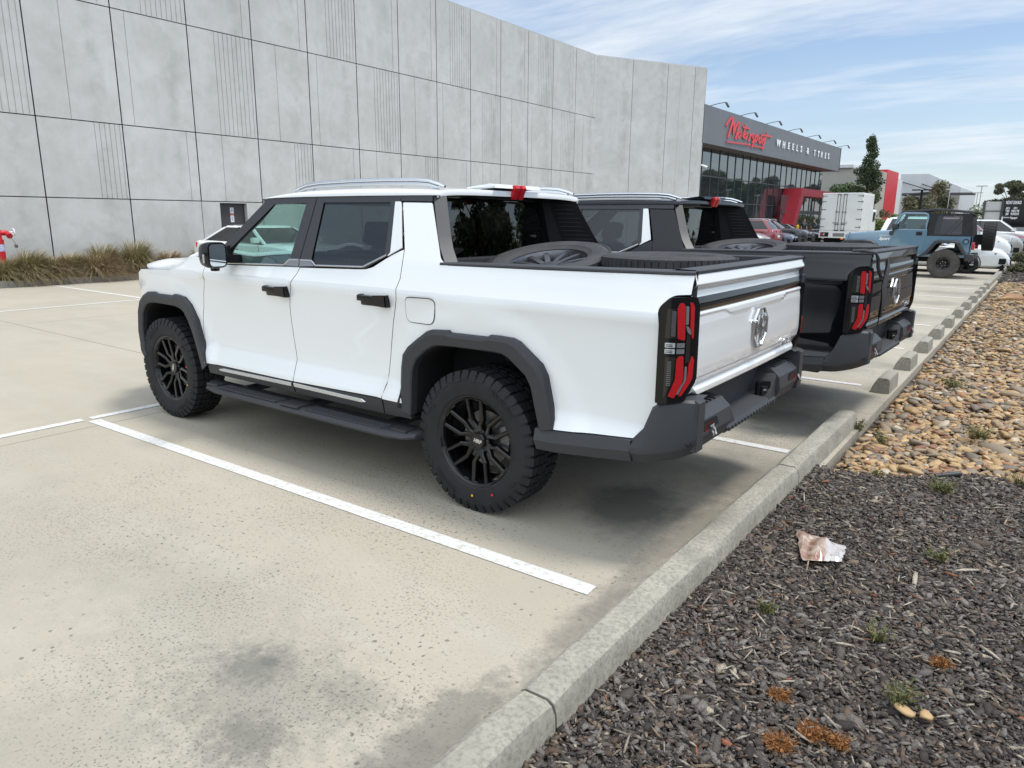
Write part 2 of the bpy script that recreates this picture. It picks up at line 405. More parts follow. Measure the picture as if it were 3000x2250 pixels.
# ---------------------------------------------------------------- wheels (axis = y, outer face towards +y)
def tyre_bm(R=.42, w=.268, rim=.262, tread='mud', n=42, lugs=True, text=None):
    bm = B(); h = w/2; td = .013 if tread == 'mud' else .007
    prof = [(rim-.012, -h*.80), (rim+.004, -h*.86), (rim+.03, -h*.95), (rim+(R-rim)*.45, -h*1.02), (R-.045, -h*.985), (R-.024, -h*.93), (R-td, -h*.84),
            (R-td+.002, 0), (R-td, h*.84), (R-.024, h*.93), (R-.045, h*.985), (R-.052, h*1.012), (R-.058, h*1.012), (R-.061, h*1.0), (rim+(R-rim)*.45, h*1.02), (rim+.03, h*.95), (rim+.02, h*.945), (rim+.016, h*.915), (rim+.004, h*.86), (rim-.012, h*.80)]
    lathe(bm, prof, 72 if lugs else 40)
    def blk(pts, r0, r1, tap=.0):
        c = (sum(p[0] for p in pts)/len(pts), sum(p[1] for p in pts)/len(pts))
        lo = [bm.verts.new((r0*math.cos(a/R), u, r0*math.sin(a/R))) for a, u in pts]
        hi = [bm.verts.new((r1*math.cos((c[0]+(a-c[0])*(1-tap))/R), c[1]+(u-c[1])*(1-tap), r1*math.sin((c[0]+(a-c[0])*(1-tap))/R))) for a, u in pts]
        bm.faces.new(hi); k = len(pts)
        for i in range(k): bm.faces.new((lo[i], lo[(i+1) % k], hi[(i+1) % k], hi[i]))
    p = 2*math.pi*R/n
    if tread == 'mud':
        g = .0045
        for i in range(n):
            a = i*p
            for s in (1, -1):
                off = 0 if s > 0 else p/2
                e = .011 if i % 2 else 0
                # shoulder block, wraps over the edge
                blk([(a+off+g, s*(h*.50)), (a+off+p*.42, s*h*.47), (a+off+p-g, s*h*.53), (a+off+p-g*1.6, s*(h*.93)), (a+off+g*1.6, s*(h*.93))], R-.02, R, .06)
                def sh(a0, a1, e2):
                    q = [(a0, R-.004, h*.90), (a1, R-.004, h*.90), (a1, R-.03, h*(1.005)), (a1-.004, R-.05-e2, h*1.03), (a0+.004, R-.05-e2, h*1.03), (a0, R-.03, h*1.005)]
                    t_ = [bm.verts.new((r*math.cos(x/R), s*y, r*math.sin(x/R))) for x, r, y in q]
                    b_ = [bm.verts.new(((r-.016)*math.cos(x/R), s*(y-.02), (r-.016)*math.sin(x/R))) for x, r, y in q]
                    bm.faces.new((t_[0], t_[1], t_[2], t_[5])); bm.faces.new((t_[5], t_[2], t_[3], t_[4]))
                    for k in range(6): bm.faces.new((t_[k], t_[(k+1) % 6], b_[(k+1) % 6], b_[k]))
                sh(a+off+g*1.8, a+off+p-g*1.8, e)
                # intermediate blocks
                blk([(a+off+p*.1+g, s*h*.17), (a+off+p*.55, s*h*.20), (a+off+p*1.05-g, s*h*.15), (a+off+p*.95-g, s*h*.44), (a+off+p*.5, s*h*.40), (a+off+g, s*h*.45)], R-.02, R, .05)
            blk([(a+g, -h*.10), (a+p*.6, -h*.13), (a+p-g, -h*.06), (a+p-g, h*.10), (a+p*.45, h*.13), (a+g, h*.06)], R-.02, R, .05)
    else:
        for i in range(n):
            a = i*p
            for u0, u1, sk in ((-.90, -.52, .2), (-.46, -.17, -.3), (-.12, .12, .3), (.17, .46, -.3), (.52, .90, .2)):
                blk([(a+.0025, u0*h), (a+p-.0025, u0*h), (a+p-.0025+sk*p*.3, u1*h), (a+.0025+sk*p*.3, u1*h)], R-.012, R, .02)
    if text:
        rr = rim + (R-rim)*.50
        for a0, word, sz in text:
            text_bm(bm, word, sz, lambda x, y, z: ((rr+y-sz*.3)*math.cos(a0-x/rr), h*1.02+z*.5, (rr+y-sz*.3)*math.sin(a0-x/rr)), .004, shear=.25, bold=.001)
    return bm
def spoke_rim_bm(r=.268, w=.27, n=6, deep=.03):
    """gloss rim of paired parallel spokes"""
    bm = B(); y1 = w/2*.86
    lathe(bm, [(r-.004, -y1), (r-.02, -y1+.012), (r-.035, -.05), (r-.030, y1-.05), (r-.022, y1-.022), (r-.013, y1-.006), (r-.004, y1+.002), (r+.004, y1+.002), (r+.007, y1-.006), (r+.004, y1-.02)], 64)
    # lip pockets
    for k in range(24):
        t = 2*math.pi*(k+.5)/24
        m = Matrix.Rotation(-t, 4, 'Y')
        if k % 4 in (1, 2): box(bm, r-.026, r-.012, y1-.018, y1-.010, -.018, .018, .003, 1, 0, m)
    fy = y1-.030
    for k in range(n):
        m = Matrix.Rotation(-(2*math.pi*k/n + rad(16)), 4, 'Y')
        for s in (1, -1):
            pa = [(.040, .004), (.085, .012), (.125, .040), (r-.014, .050)]
            ww = [.018, .016, .0135, .0125]; dy = [fy-.014, fy-.004, fy+.006, fy+.016]
            R_ = []
            for (x, z), q, d in zip(pa, ww, dy):
                z *= s
                R_.append([m @ V((x, d-.03, z-q*1.15)), m @ V((x, d-.005, z-q)), m @ V((x, d, z-q*.55)), m @ V((x, d, z+q*.55)), m @ V((x, d-.005, z+q)), m @ V((x, d-.03, z+q*1.15))])
            rings(bm, R_, True, True)
        lathe(bm, [(.0, fy-.030), (.011, fy-.030), (.012, fy-.012), (.008, fy-.008), (0, fy-.008)], 6, Matrix.Translation(m @ V((.062, 0, .0)).to_3d()) if False else Matrix.Translation(Matrix.Rotation(-rad(30), 4, 'Y') @ (m @ V((.060, 0, 0)))))
    lathe(bm, [(.078, fy-.035), (.072, fy-.016), (.050, fy-.012), (.046, fy-.012)], 36)
    return bm, fy
def wheel(par, loc, rz, steel_caliper=True, old=False):
    e = bpy.data.objects.new('wheel', None) if False else None
    bm, fy = spoke_rim_bm(); w = fin(bm, 'wheel', 'rim', par, 16); w.location = loc; w.rotation_euler = (0, 0, rz)
    t = fin(tyre_bm(text=[(rad(120), 'WILDPEAK', .038), (rad(300), 'WILDPEAK', .038), (rad(20), 'A/T', .034), (rad(205), 'A/T', .034)]), 'tyre', 'rubber', w, 28)
    bm = B(); lathe(bm, [(.048, fy-.03), (.047, fy-.004), (.043, fy+.002), (0, fy+.003)], 32)
    cap = fin(bm, 'hub_cap', ['rim', 'chrome'], w, 30)
    bm = B(); text_bm(bm, 'HRF', .030, lambda x, y, z: (-x, fy+.0035+z, y-.010), .0015, shear=.2, bold=.0022)
    lg = fin(bm, 'hub_lettering', 'chrome', w, 30)
    bm = B(); lathe(bm, [(.07, -.02), (.165, -.02), (.165, .004), (.09, .004), (.09, .03), (.0, .03)], 40)
    fin(bm, 'brake_disc', 'steel', w, 30)
    bm = B()
    for a in (rad(150), rad(165), rad(180)):
        box(bm, .115, .185, -.03, .035, -.045, .045, .012, 2, 0, Matrix.Rotation(-a, 4, 'Y'))
    fin(bm, 'brake_caliper', 'rimgrey', w, 30)
    bm = B()
    disc(bm, (.315, .1475, 0), .0075, 1, 12)
    bmesh.ops.transform(bm, matrix=Matrix.Rotation(rad(100), 4, 'Y'), verts=bm.verts[:])
    d1 = fin(bm, 'balance_dot', M['yellow'], w)
    bm = B()
    disc(bm, (.315, .1475, 0), .0075, 1, 12)
    bmesh.ops.transform(bm, matrix=Matrix.Rotation(rad(128), 4, 'Y'), verts=bm.verts[:])
    d2 = fin(bm, 'balance_dot', 'redfilm', w)
    return w
def road_wheel(name, label, group, mtx, grey=True):
    """a spare road wheel lying in a truck bed (axis y before mtx)"""
    t = thing(name, label, 'wheel', (0, 0, 0), 0, group); t.matrix_world = mtx
    fin(tyre_bm(.388, .265, .255, 'road', 64, False, [(rad(90), 'LANDTREK', .03), (rad(270), 'LANDTREK', .03)] if False else None), 'tyre', 'rubber_mid', t, 30)
    bm = B(); y1 = .105
    lathe(bm, [(.258, -y1), (.235, -.04), (.236, y1-.03), (.25, y1-.004), (.262, y1)], 48)
    for k in range(6):
        m = Matrix.Rotation(2*math.pi*k/6, 4, 'Y')
        for s in (1, -1):
            R_ = []
            for x, z, q, y in ((.03, .004, .022, .06), (.12, .03, .022, .078), (.244, .058, .017, .09)):
                z *= s; R_.append([m @ V((x, y-.03, z-q)), m @ V((x, y, z-q*.8)), m @ V((x, y, z+q*.8)), m @ V((x, y-.03, z+q))])
            rings(bm, R_, True, True)
    lathe(bm, [(.07, .03), (.06, .075), (0, .078)], 32)
    fin(bm, 'alloy_rim', 'rimgrey', t, 30)
    bm = B(); lathe(bm, [(.234, .03), (.06, .03)], 40); fin(bm, 'rim_barrel', 'gloss', t, 30)
    return t
# ---------------------------------------------------------------- the pickup (x forward from rear axle, y left, z up)
YZ = spl([.45, .555, .60, .650, .68, .73, .85, 1.0, 1.13, 1.205, 1.232, 1.248, 1.275, 1.32, 1.40, 1.5, 1.8], [.958, .974, .968, .938, .925, .920, .922, .931, .943, .956, .970, .971, .963, .946, .925, .889, .781])
def YB(x, z):
    y = YZ(z)
    for c in (0.0, 3.3):
        r = math.hypot(x-c, (z-.42)*.95); y += .017*sm(.80, .68, r)
    if x > 3.45: y -= (x-3.45)**2*.55
    if x < -.85: y -= (-.85-x)**2*.11
    if x < -1.10: y -= (-1.10-x)**2*.5
    # lower flank of the tail flares out towards the bumper
    return y
def SIDE(s): return lambda x, z: (x, s*YB(x, z), z)
def GREEN(s, d=0): return lambda x, z: (x, s*(YZ(z)-d), z)
def XT(y, z):
    f = TAILX(z); return f + .010*(y/.9)**2
TAILX = (lambda P, Q: (lambda z: float(np.interp(z, P, Q))))([.84, .862, .884, .906, .917, .9499, 1.0, 1.1, 1.2, 1.2539, 1.29, 1.3255, 1.331, 1.358, 1.362, 1.384, 1.391, 1.436, 1.45],
            [-1.236, -1.250, -1.250, -1.234, -1.236, -1.258, -1.263, -1.266, -1.264, -1.256, -1.236, -1.236, -1.234, -1.227, -1.227, -1.254, -1.256, -1.244, -1.238])
def tail_map(y, z):
    x = XT(y, z)
    if z < 1.25:   # pressed field under a notched top edge
        zt = 1.217 + .030*sm(.40, .56, abs(y)); x += .007*sm(zt+.007, zt-.009, z)*sm(1.0, 1.17, z)
    return (x, y, z)
def resamp(pl, n):
    L = [0]
    for a, b in zip(pl, pl[1:]): L.append(L[-1]+math.dist(a, b))
    out = []
    for k in range(n):
        s = L[-1]*k/(n-1); i = 0
        while i < len(L)-2 and L[i+1] < s: i += 1
        t = (s-L[i])/max(1e-9, L[i+1]-L[i]); out.append(tuple(a+(b-a)*t for a, b in zip(pl[i], pl[i+1])))
    return out
FR_OUT = [(2.637, .545), (2.711, .682), (2.774, .874), (2.85, .993), (2.926, 1.047), (3.0, 1.056), (3.068, 1.060), (3.095, 1.046), (3.337, 1.045), (3.372, 1.057), (3.485, 1.051), (3.56, 1.02), (3.64, .965), (3.695, .876), (3.735, .70), (3.70, .527), (3.66, .494)]
FR_IN = [(2.742, .482), (2.781, .62), (2.839, .775), (2.885, .86), (2.925, .914), (2.975, .945), (3.054, .962), (3.12, .965), (3.30, .967), (3.407, .967), (3.46, .960), (3.507, .945), (3.56, .91), (3.61, .86), (3.655, .70), (3.64, .53), (3.62, .494)]
RR_OUT = [(-.562, .610), (-.535, .74), (-.502, .883), (-.468, .94), (-.331, 1.043), (-.287, 1.058), (-.20, 1.061), (-.137, 1.060), (-.117, 1.047), (.148, 1.043), (.162, 1.055), (.293, 1.046), (.33, 1.034), (.42, .975), (.480, .932), (.524, .880), (.538, .80), (.545, .713), (.55, .545)]
RR_IN = [(-.470, .590), (-.445, .68), (-.411, .813), (-.376, .868), (-.262, .950), (-.217, .966), (-.17, .969), (-.12, .969), (-.05, .968), (.10, .966), (.18, .963), (.245, .958), (.275, .951), (.335, .918), (.405, .862), (.428, .825), (.443, .79), (.452, .70), (.463, .51)]
DOOR1 = [(2.604, 1.30), (2.628, 1.22), (2.690, 1.08), (2.728, .93), (2.733, .80), (2.712, .68), (2.672, .553)]      # front shut line, top to bottom
DOOR2 = [(1.493, 1.342), (1.512, 1.30), (1.565, 1.235), (1.607, 1.16), (1.630, 1.07), (1.634, .98), (1.626, .85), (1.606, .71), (1.593, .555)]
DOOR3 = [(.566, 1.49), (.556, 1.40), (.556, 1.32), (.585, 1.20), (.632, 1.06), (.668, .90), (.692, .74), (.708, .575)]
def outlines():
    o = {}
    o['fender'] = [(3.69, 1.20, .04), (3.55, 1.236), (3.3, 1.246), (3.1, 1.252), (3.02, 1.266), (2.93, 1.30), (2.82, 1.37), (2.60, 1.36), *DOOR1, (2.66, .553), *[(x+.03, z-.01) for x, z in FR_OUT[1:5]], *[(x, z-.03) for x, z in FR_OUT[5:12]], (3.61, .95), (3.67, .86), (3.72, .76), (3.80, .80), (3.83, .98), (3.80, 1.08)]
    o['front'] = [*DOOR1, *DOOR2[::-1], (1.49, 1.345), (2.56, 1.318)]
    o['rear'] = [*DOOR2, *DOOR3[::-1], (.60, 1.478), (.66, 1.452), (.70, 1.432), (.80, 1.377), (.86, 1.362), (.95, 1.358), (1.40, 1.345)]
    o['quarter'] = [(.668, 1.762, .012), (.423, 1.758, .012), (.262, 1.445, .02), (.205, 1.413, .01), (-.40, 1.4195), (-1.240, 1.4335), (-1.238, 1.345), (-1.155, 1.338, .03), (-1.104, 1.285, .02), (-1.108, .832, .01), (-1.026, .638, .015), (-.56, .607), *[(x+.03, z-.01) for x, z in RR_OUT[1:4]], *[(x, z-.03) for x, z in RR_OUT[4:13]], *[(x-.03, z-.01) for x, z in RR_OUT[13:17]], (.52, .573), (.70, .573), *DOOR3[::-1]]
    return o
def flare(s, OUT, INN, y_edge, n=64):
    O = resamp(OUT, n); I = resamp(INN, n); bm = B(); R_ = []
    # match by index of the source points so that the notch stays put
    def up(pl):
        out = []
        for a, b in zip(pl, pl[1:]):
            for k in range(4): out.append((a[0]+(b[0]-a[0])*k/4, a[1]+(b[1]-a[1])*k/4))
        out.append(pl[-1]); return out
    O = up(OUT); I = up(INN)
    for (ox, oz), (ix, iz) in zip(O, I):
        m = lambda t: (ox+(ix-ox)*t, oz+(iz-oz)*t)
        yy = YB(ox, oz); fr = max(0, ox-3.5)**2*.35
        R_.append([(ox, s*(yy-.025), oz), (ox, s*(yy+.016-fr*.2), oz), (m(.08)[0], s*(y_edge-.010-fr), m(.08)[1]), (m(.30)[0], s*(y_edge-fr), m(.30)[1]), (m(.92)[0], s*(y_edge-.008-fr), m(.92)[1]), (ix, s*(y_edge-.016-fr), iz), (ix, s*(y_edge-.03-fr), iz), (ix, s*(y_edge-.065), iz)])
    rings(bm, R_, False, False)
    return bm
def strip_bm(bm, A, C, F, mi=0, lift=0):
    n0 = len(bm.faces)
    a = [bm.verts.new(F(*p)) for p in A]; c = [bm.verts.new(F(*p)) for p in C]
    for i in range(len(a)-1): bm.faces.new((a[i], a[i+1], c[i+1], c[i]))
    bm.faces.ensure_lookup_table()
    for f in bm.faces[n0:]: f.material_index = mi
def ring_sheet(S, outer, inner, F, depth=.012, lift=0):
    """frame between two outlines with matching corner counts"""
    n = len(outer)
    for i in range(n):
        j = (i+1) % n
        S.add([outer[i], outer[j], inner[j], inner[i]], F, .12, 0, 1, 0, 0, lift)
def lamp_path(s):
    P = [(-1.108, .963), (-1.17, .954), (-1.235, .911), (-1.264, .856), (-1.272, .75)]
    return P
def tail_lamp_F(side):
    P = [V(p) for p in lamp_path(side)]; L = [0]
    for a, b in zip(P, P[1:]): L.append(L[-1]+(b-a).length)
    fx = spl(L, [p.x for p in P]); fy = spl(L, [p.y for p in P])
    return lambda u, z: (fx(u), side*fy(u), z)
def pickup(name, label, group):
    T = thing(name, label, 'pickup truck', (0, 0, 0), 0, group); O = outlines()
    roofH = spl([.40, .48, .6, 1.1, 1.5, 1.75, 1.9, 2.0, 2.08], [.052, .060, .068, .078, .072, .058, .040, .020, .003])
    def ROOF(x, t):
        a = t*math.pi/2; sg = 1 if t >= 0 else -1; h = max(.002, roofH(x))
        return (x, .786*sg*abs(math.sin(a))**.55, 1.792+h*max(0, math.cos(a))**.42)
    # ---- painted shell
    S = Sheet()
    S.add([(2.08, -.995), (2.08, .995), (.40, .995), (.40, -.995)], ROOF, (.10, .05), .035, 1)
    body = S.done('roof', 'white', T)
    def ZH(x, y):
        a = abs(y); z = 1.243 + .062*sm(.90, .62, a) + .018*sm(.55, .1, a)
        z += .10*sm(3.15, 2.80, x)*sm(.3, .9, a/ .9) + .055*sm(3.5, 2.8, x) - max(0, x-3.62)**2*.42
        return z
    hood = [(2.83, .84), (2.93, .885), (3.02, .888), (3.1, .885), (3.3, .880), (3.55, .868), (3.70, .845, .03), (3.86, .76, .06), (4.05, .45, .2), (4.11, 0), (4.05, -.45, .2), (3.86, -.76, .06), (3.70, -.845, .03), (3.55, -.868), (3.3, -.88), (3.1, -.885), (3.02, -.888), (2.93, -.885), (2.83, -.84), (2.90, 0)]
    S = Sheet(); S.add(inset(rnd(hood, .01), .003), lambda x, y: (x, y, ZH(x, y)), .07, .03, 1); S.done('bonnet', 'white', T)
    for s in (1, -1):
        F = SIDE(s); g = -s
        S = Sheet(); S.add(rnd(O['fender'], .006, 3), F, .07, .035, g, .0025); S.done('front_fender', 'white', T)
        for dn, key in (('front_door', 'front'), ('rear_door', 'rear')):
            S = Sheet(); S.add(rnd(O[key], .01, 3), F, .07, .035, g, .0025); d = S.done(dn, 'white', T)
            # window frame, glass, chrome line, handle, lower strip belong to the door
            G = GREEN(s, -.003)
            if key == 'front':
                out = [(2.566, 1.335), (2.011, 1.789), (1.474, 1.796), (1.505, 1.388), (1.505, 1.345), (2.0, 1.332)]
                inn = [(2.445, 1.336), (1.918, 1.752), (1.569, 1.758), (1.606, 1.386), (1.640, 1.366), (2.0, 1.341)]
            else:
                out = [(1.499, 1.388), (1.466, 1.796), (.690, 1.799), (.668, 1.52), (.665, 1.458), (.860, 1.366), (1.345, 1.353), (1.385, 1.384)]
                inn = [(1.383, 1.405), (1.390, 1.762), (.766, 1.760), (.752, 1.70), (.716, 1.440), (.885, 1.378), (1.336, 1.367), (1.368, 1.387)]
            S = Sheet(); ring_sheet(S, out, inn, G); S.done('window_frame', 'frame', d)
            S = Sheet(); S.add(inset(rnd(inn, .03, 4), -.004), GREEN(s, .004), .15, 0, g); S.done('window', 'glass' if key == 'front' else 'privacy', d)
            bm = B()
            if key == 'front': pth = [(2.44, 1.332), (1.66, 1.352), (1.612, 1.389), (1.508, 1.392)]; fill = [(1.655, 1.349), (1.610, 1.385), (1.508, 1.387), (1.508, 1.347)]
            else: pth = [(1.497, 1.391), (1.380, 1.392), (1.335, 1.363), (.884, 1.374), (.70, 1.452)]; fill = [(1.497, 1.386), (1.384, 1.386), (1.345, 1.357), (1.497, 1.349)]
            for a, b in zip(pth, pth[1:]):
                tube(bm, [V(G(*a))+V((0, s*.002, 0)), V(G(*b))+V((0, s*.002, 0))], .0055, 6)
            fin(bm, 'chrome_line', 'chrome', d)
            S = Sheet(); S.add(fill, GREEN(s, -.006), .1, .01, g); S.done('belt_plate', 'lensgrey', d)
            if key == 'rear':
                S = Sheet(); S.add(rnd([(.727, 1.765), (.680, 1.765), (.590, 1.496), (.690, 1.446), (.672, 1.468)], .004), GREEN(s, -.006), .08, .012, g); S.done('quarter_trim', 'pearl', d)
            x0 = 1.606 if key == 'front' else .634; z0 = 1.17 if key == 'front' else 1.178
            yb = YB(x0+.12, z0)
            bm = B()
            box(bm, x0+.01, x0+.265, s*(yb-.012), s*(yb+.004), z0-.036, z0+.042, .012, 2)
            box(bm, x0+.085, x0+.262, s*(yb+.016), s*(yb+.040), z0-.008, z0+.030, .009, 2)
            prism(bm, [(x0+.005, z0-.034), (x0+.095, z0-.030), (x0+.125, z0-.008), (x0+.125, z0+.032), (x0+.012, z0+.040)], 1, s*(yb-.004), s*(yb+.042), 0, .006)
            box(bm, x0+.225, x0+.262, s*(yb-.004), s*(yb+.030), z0-.010, z0+.034, .008, 2)
            fin(bm, 'door_handle', 'gloss', d, 30)
            if key == 'front': stx = [(2.485, .512), (1.615, .520), (1.612, .545), (2.44, .536), (2.505, .524)]
            else: stx = [(1.585, .521), (.905, .519), (.868, .526), (.90, .541), (1.585, .547)]
            S = Sheet(); S.add(stx, lambda x, z: (x, s*(.984-(.55-z)*.25), z), .4, .012, g); S.done('sill_strip', 'silver', d)
            xa, xb = (2.665, 1.606) if key == 'front' else (1.594, .712)
            S = Sheet(); S.add([(xa, .552), (xa, .47), (xb, .47), (xb, .573 if key == 'rear' else .553)], lambda x, z: (x, s*(.976-(.56-z)*.22), z), .1, .03, g, .002); S.done('sill_cladding', 'trim', d)
        S = Sheet(); S.add(rnd(O['quarter'], .006, 4), F, (.045, .06), .035, g, .0025)
        q = S.done('bed_side', 'white', T)
        S = Sheet(); fd = rnd([(.512, 1.222), (.268, 1.228), (.280, 1.070), (.518, 1.066)], .05, 6)
        # fuel flap: a thin dark joint with the painted lid inside it
        if s > 0:
            S.add(fd, F, .03, 0, g, 0, 0, .0030); S.done('fuel_flap_joint', 'void', q)
            S = Sheet(); S.add(fd, F, .03, 0, g, .0040, 0, .0046); S.done('fuel_flap', 'white', q)
        S = Sheet(); S.add([(.545, .573), (.70, .573), (.705, .47), (.47, .478), (.50, .55)], lambda x, z: (x, s*(.978-(.56-z)*.22), z), .1, .03, g, .002); S.done('sill_cladding', 'trim', T)
        fin(flare(s, FR_OUT, FR_IN, .988), 'arch_flare', 'trim', T, 22); fin(flare(s, RR_OUT, RR_IN, .992), 'arch_flare', 'trim', T, 22)
        # black drip band above quarter + A pillar
        bm = B(); strip_bm(bm, [(1.40, s*(YZ(z)-.022), z) for z in (1.33, 1.5, 1.65, 1.795)], [(1.58, s*(YZ(z)-.022), z) for z in (1.33, 1.5, 1.65, 1.795)], lambda *p: p); fin(bm, 'door_pillar', 'frame', T)
        S = Sheet(); S.add([(.690, 1.799), (.688, 1.768), (.43, 1.764), (.436, 1.797)], GREEN(s, -.001), .1, .01, g); S.done('roof_band', 'frame', T)
        bm = B()
        strip_bm(bm, [(2.60, s*.935, 1.325), (2.44, s*(YZ(1.45)-.002), 1.438), (2.2, s*(YZ(1.63)-.002), 1.632), (2.011, s*.787, 1.791)], [(2.70, s*.80, 1.37), (2.50, s*.79, 1.50), (2.28, s*.74, 1.66), (2.075, s*.70, 1.802)], lambda *p: p)
        strip_bm(bm, [(2.60, s*.935, 1.325), (2.44, s*(YZ(1.45)-.002), 1.438), (2.2, s*(YZ(1.63)-.002), 1.632), (2.011, s*.787, 1.791)], [(2.56, s*.80, 1.325), (2.41, s*.79, 1.46), (2.17, s*.74, 1.63), (2.0, s*.70, 1.78)], lambda *p: p)
        fin(bm, 'windscreen_pillar', 'frame', T, 40)
        # rear buttress: grey film face, louvred inner wall
        bm = B(); zz = [1.797, 1.70, 1.58, 1.50, 1.428]; xo = spl([1.425, 1.5, 1.797], [.232, .290, .432])
        A = [(xo(z), s*(YZ(z)-.004), z) for z in zz]; C = [(xo(z)-.048, s*(YZ(z)-.062), z) for z in zz]
        strip_bm(bm, A, C, lambda *p: p); fin(bm, 'buttress_face', 'sail', T, 40)
        bm = B(); D = [(.50+.22*(z-1.428), s*(YZ(z)-.135), z) for z in zz]
        strip_bm(bm, C, D, lambda *p: p)
        for k in range(11):
            z = 1.455+k*.031; a_ = V((xo(z)-.02, YZ(z)-.070)); b_ = V((.47+.22*(z-1.428), YZ(z)-.132)); n_ = V((-(b_-a_).y, (b_-a_).x)).normalized()*.014
            prism(bm, [(p.x, s*p.y) for p in (a_, b_, b_+n_, a_+n_)], 2, z, z+.007)
        strip_bm(bm, D, [(.60+.22*(z-1.428), s*(YZ(z)-.20), z) for z in zz], lambda *p: p)
        fin(bm, 'buttress_louvre', 'louvre', T, 40)
        # bed rail cap
        bm = B(); R_ = []
        for x in (.262, 0, -.4, -.8, -1.11, -1.125, -1.19, -1.244):
            z = 1.4155-.0142*x; yo = YB(x, 1.42)+.004; yi = yo-(.105 if x > -1.12 else .030)
            R_.append([(x, s*yo, z), (x, s*yo, z+.010), (x, s*(yo-.006), z+.015), (x, s*(yi+.006), z+.017), (x, s*yi, z+.011), (x, s*yi, z-.22)])
        rings(bm, R_, False, False); fin(bm, 'bed_rail_cap', 'trim2', T, 30)
        # roof rail
        bm = B(); P = [(1.80, 1.842), (1.74, 1.862), (1.66, 1.882), (1.52, 1.893), (1.2, 1.899), (.9, 1.899), (.62, 1.893), (.52, 1.884), (.45, 1.866), (.40, 1.850)]
        tube(bm, [(x, s*.715, z) for x, z in P], [.010, .014, .016, .017, .017, .017, .017, .016, .014, .010], 10, 0, True, .75)
        tube(bm, [(x, s*.715, z-.022) for x, z in P[1:-1]], .012, 8)
        fin(bm, 'roof_rail', 'silver', T, 40)
        # side step
        bm = B(); R_ = []
        for x, yo, dz in ((2.70, .93, .012), (2.685, .98, .004), (2.62, 1.03, 0), (2.45, 1.065, 0), (1.4, 1.068, .003), (.62, 1.068, .006), (.48, 1.045, .008), (.415, 1.0, .014), (.40, .95, .02)):
            z = .365+dz; R_.append([(x, s*.86, z+.030), (x, s*(yo-.055), z+.034), (x, s*(yo-.028), z+.028), (x, s*(yo-.006), z+.014), (x, s*yo, z+.004), (x, s*(yo-.008), z-.010), (x, s*(yo-.05), z-.014), (x, s*.86, z-.008)])
        rings(bm, R_, True, True)
        for xa, xb in ((2.42, 1.72), (1.40, .66)):
            for k in range(5): box(bm, xb, xa, s*(.945+k*.021), s*(.957+k*.021), .398, .4075, .002, 1)
        box(bm, 1.46, 1.66, s*.935, s*1.055, .396, .412, .006, 2); box(bm, 2.48, 2.62, s*.93, s*1.02, .394, .410, .006, 2); box(bm, .47, .60, s*.93, s*1.02, .40, .416, .006, 2)
        for x in (2.3, 1.55, .75): box(bm, x-.04, x+.04, s*.55, s*.9, .36, .40, .005, 1)
        fin(bm, 'side_step', 'trim', T, 30)
        # wheel house
        for cx in (0, 3.3):
            bm = B(); R_ = []
            for px, pz in (RR_IN if cx == 0 else FR_IN):
                R_.append([(px, s*.94, pz+.002), (cx+(px-cx)*1.04, s*.58, pz+.01), (cx+(px-cx)*.3, s*.55, .42+(pz-.42)*.3)])
            rings(bm, R_, False, False)
            if cx == 0:
                tube(bm, [(-.10, s*.60, .62), (-.16, s*.66, .98)], .028, 10); lathe(bm, [(.075, -.012), (.075, .012), (.05, .03), (.0, .03)], 20, Matrix.Translation((-.15, s*.72, .90)) @ Matrix.Rotation(rad(90), 4, 'X'))
                box(bm, -.30, -.20, s*.62, s*.80, .84, .95, .02, 1); tube(bm, [(.35, s*.72, .93), (-.4, s*.74, .90)], .012, 6)
            fin(bm, 'wheel_house', 'void', T, 60)
            w = wheel(T, (cx, s*.822, .42), 0 if s > 0 else math.pi)
            w.rotation_euler.y = rad(-9) if cx == 0 else rad(62)
        # mirror
        bm = B(); yc = 1.128
        R_ = []
        for x, gz, gy, dy in ((2.295, .045, .045, .0), (2.285, .064, .058, 0), (2.255, .080, .070, 0), (2.20, .090, .076, 0), (2.158, .090, .076, 0), (2.146, .086, .072, 0)):
            R_.append([(x, s*(yc+gy*math.copysign(abs(math.cos(t))**.45, math.cos(t))), 1.404+gz*math.copysign(abs(math.sin(t))**.45, math.sin(t))) for t in (2*math.pi*k/28 for k in range(28))])
        rings(bm, R_, True, True)
        prism(bm, [(2.19, 1.345), (2.29, 1.34), (2.28, 1.40), (2.20, 1.40)], 1, s*.90, s*1.09, 0, .008)
        prism(bm, [(2.55, 1.335), (2.30, 1.335), (2.33, 1.46)], 1, s*.90, s*.935, 0, .004)
        lathe(bm, [(.0, -.02), (.03, -.015), (.034, .02), (.03, .03)], 16, Matrix.Translation((2.235, s*1.10, 1.306)) @ Matrix.Rotation(rad(90), 4, 'X'))
        mo = fin(bm, 'side_mirror', 'gloss', T, 35)
        S = Sheet(); S.add(rnd([(yc-.060, 1.328), (yc+.060, 1.328), (yc+.060, 1.480), (yc-.060, 1.480)], .032, 6), lambda y, z: (2.1452, s*y, z), 0, 0, -s, 0, 0, .001); S.done('mirror_glass', M['mirror'], mo)
        S = Sheet(); S.add(rnd([(2.185, 1.350), (2.205, 1.350), (2.205, 1.410), (2.185, 1.410)], .006), lambda x, z: (x, s*(yc+.0765), z), 0, .003, -s, 0, 0, .002); S.done('mirror_repeater', 'clear', mo)
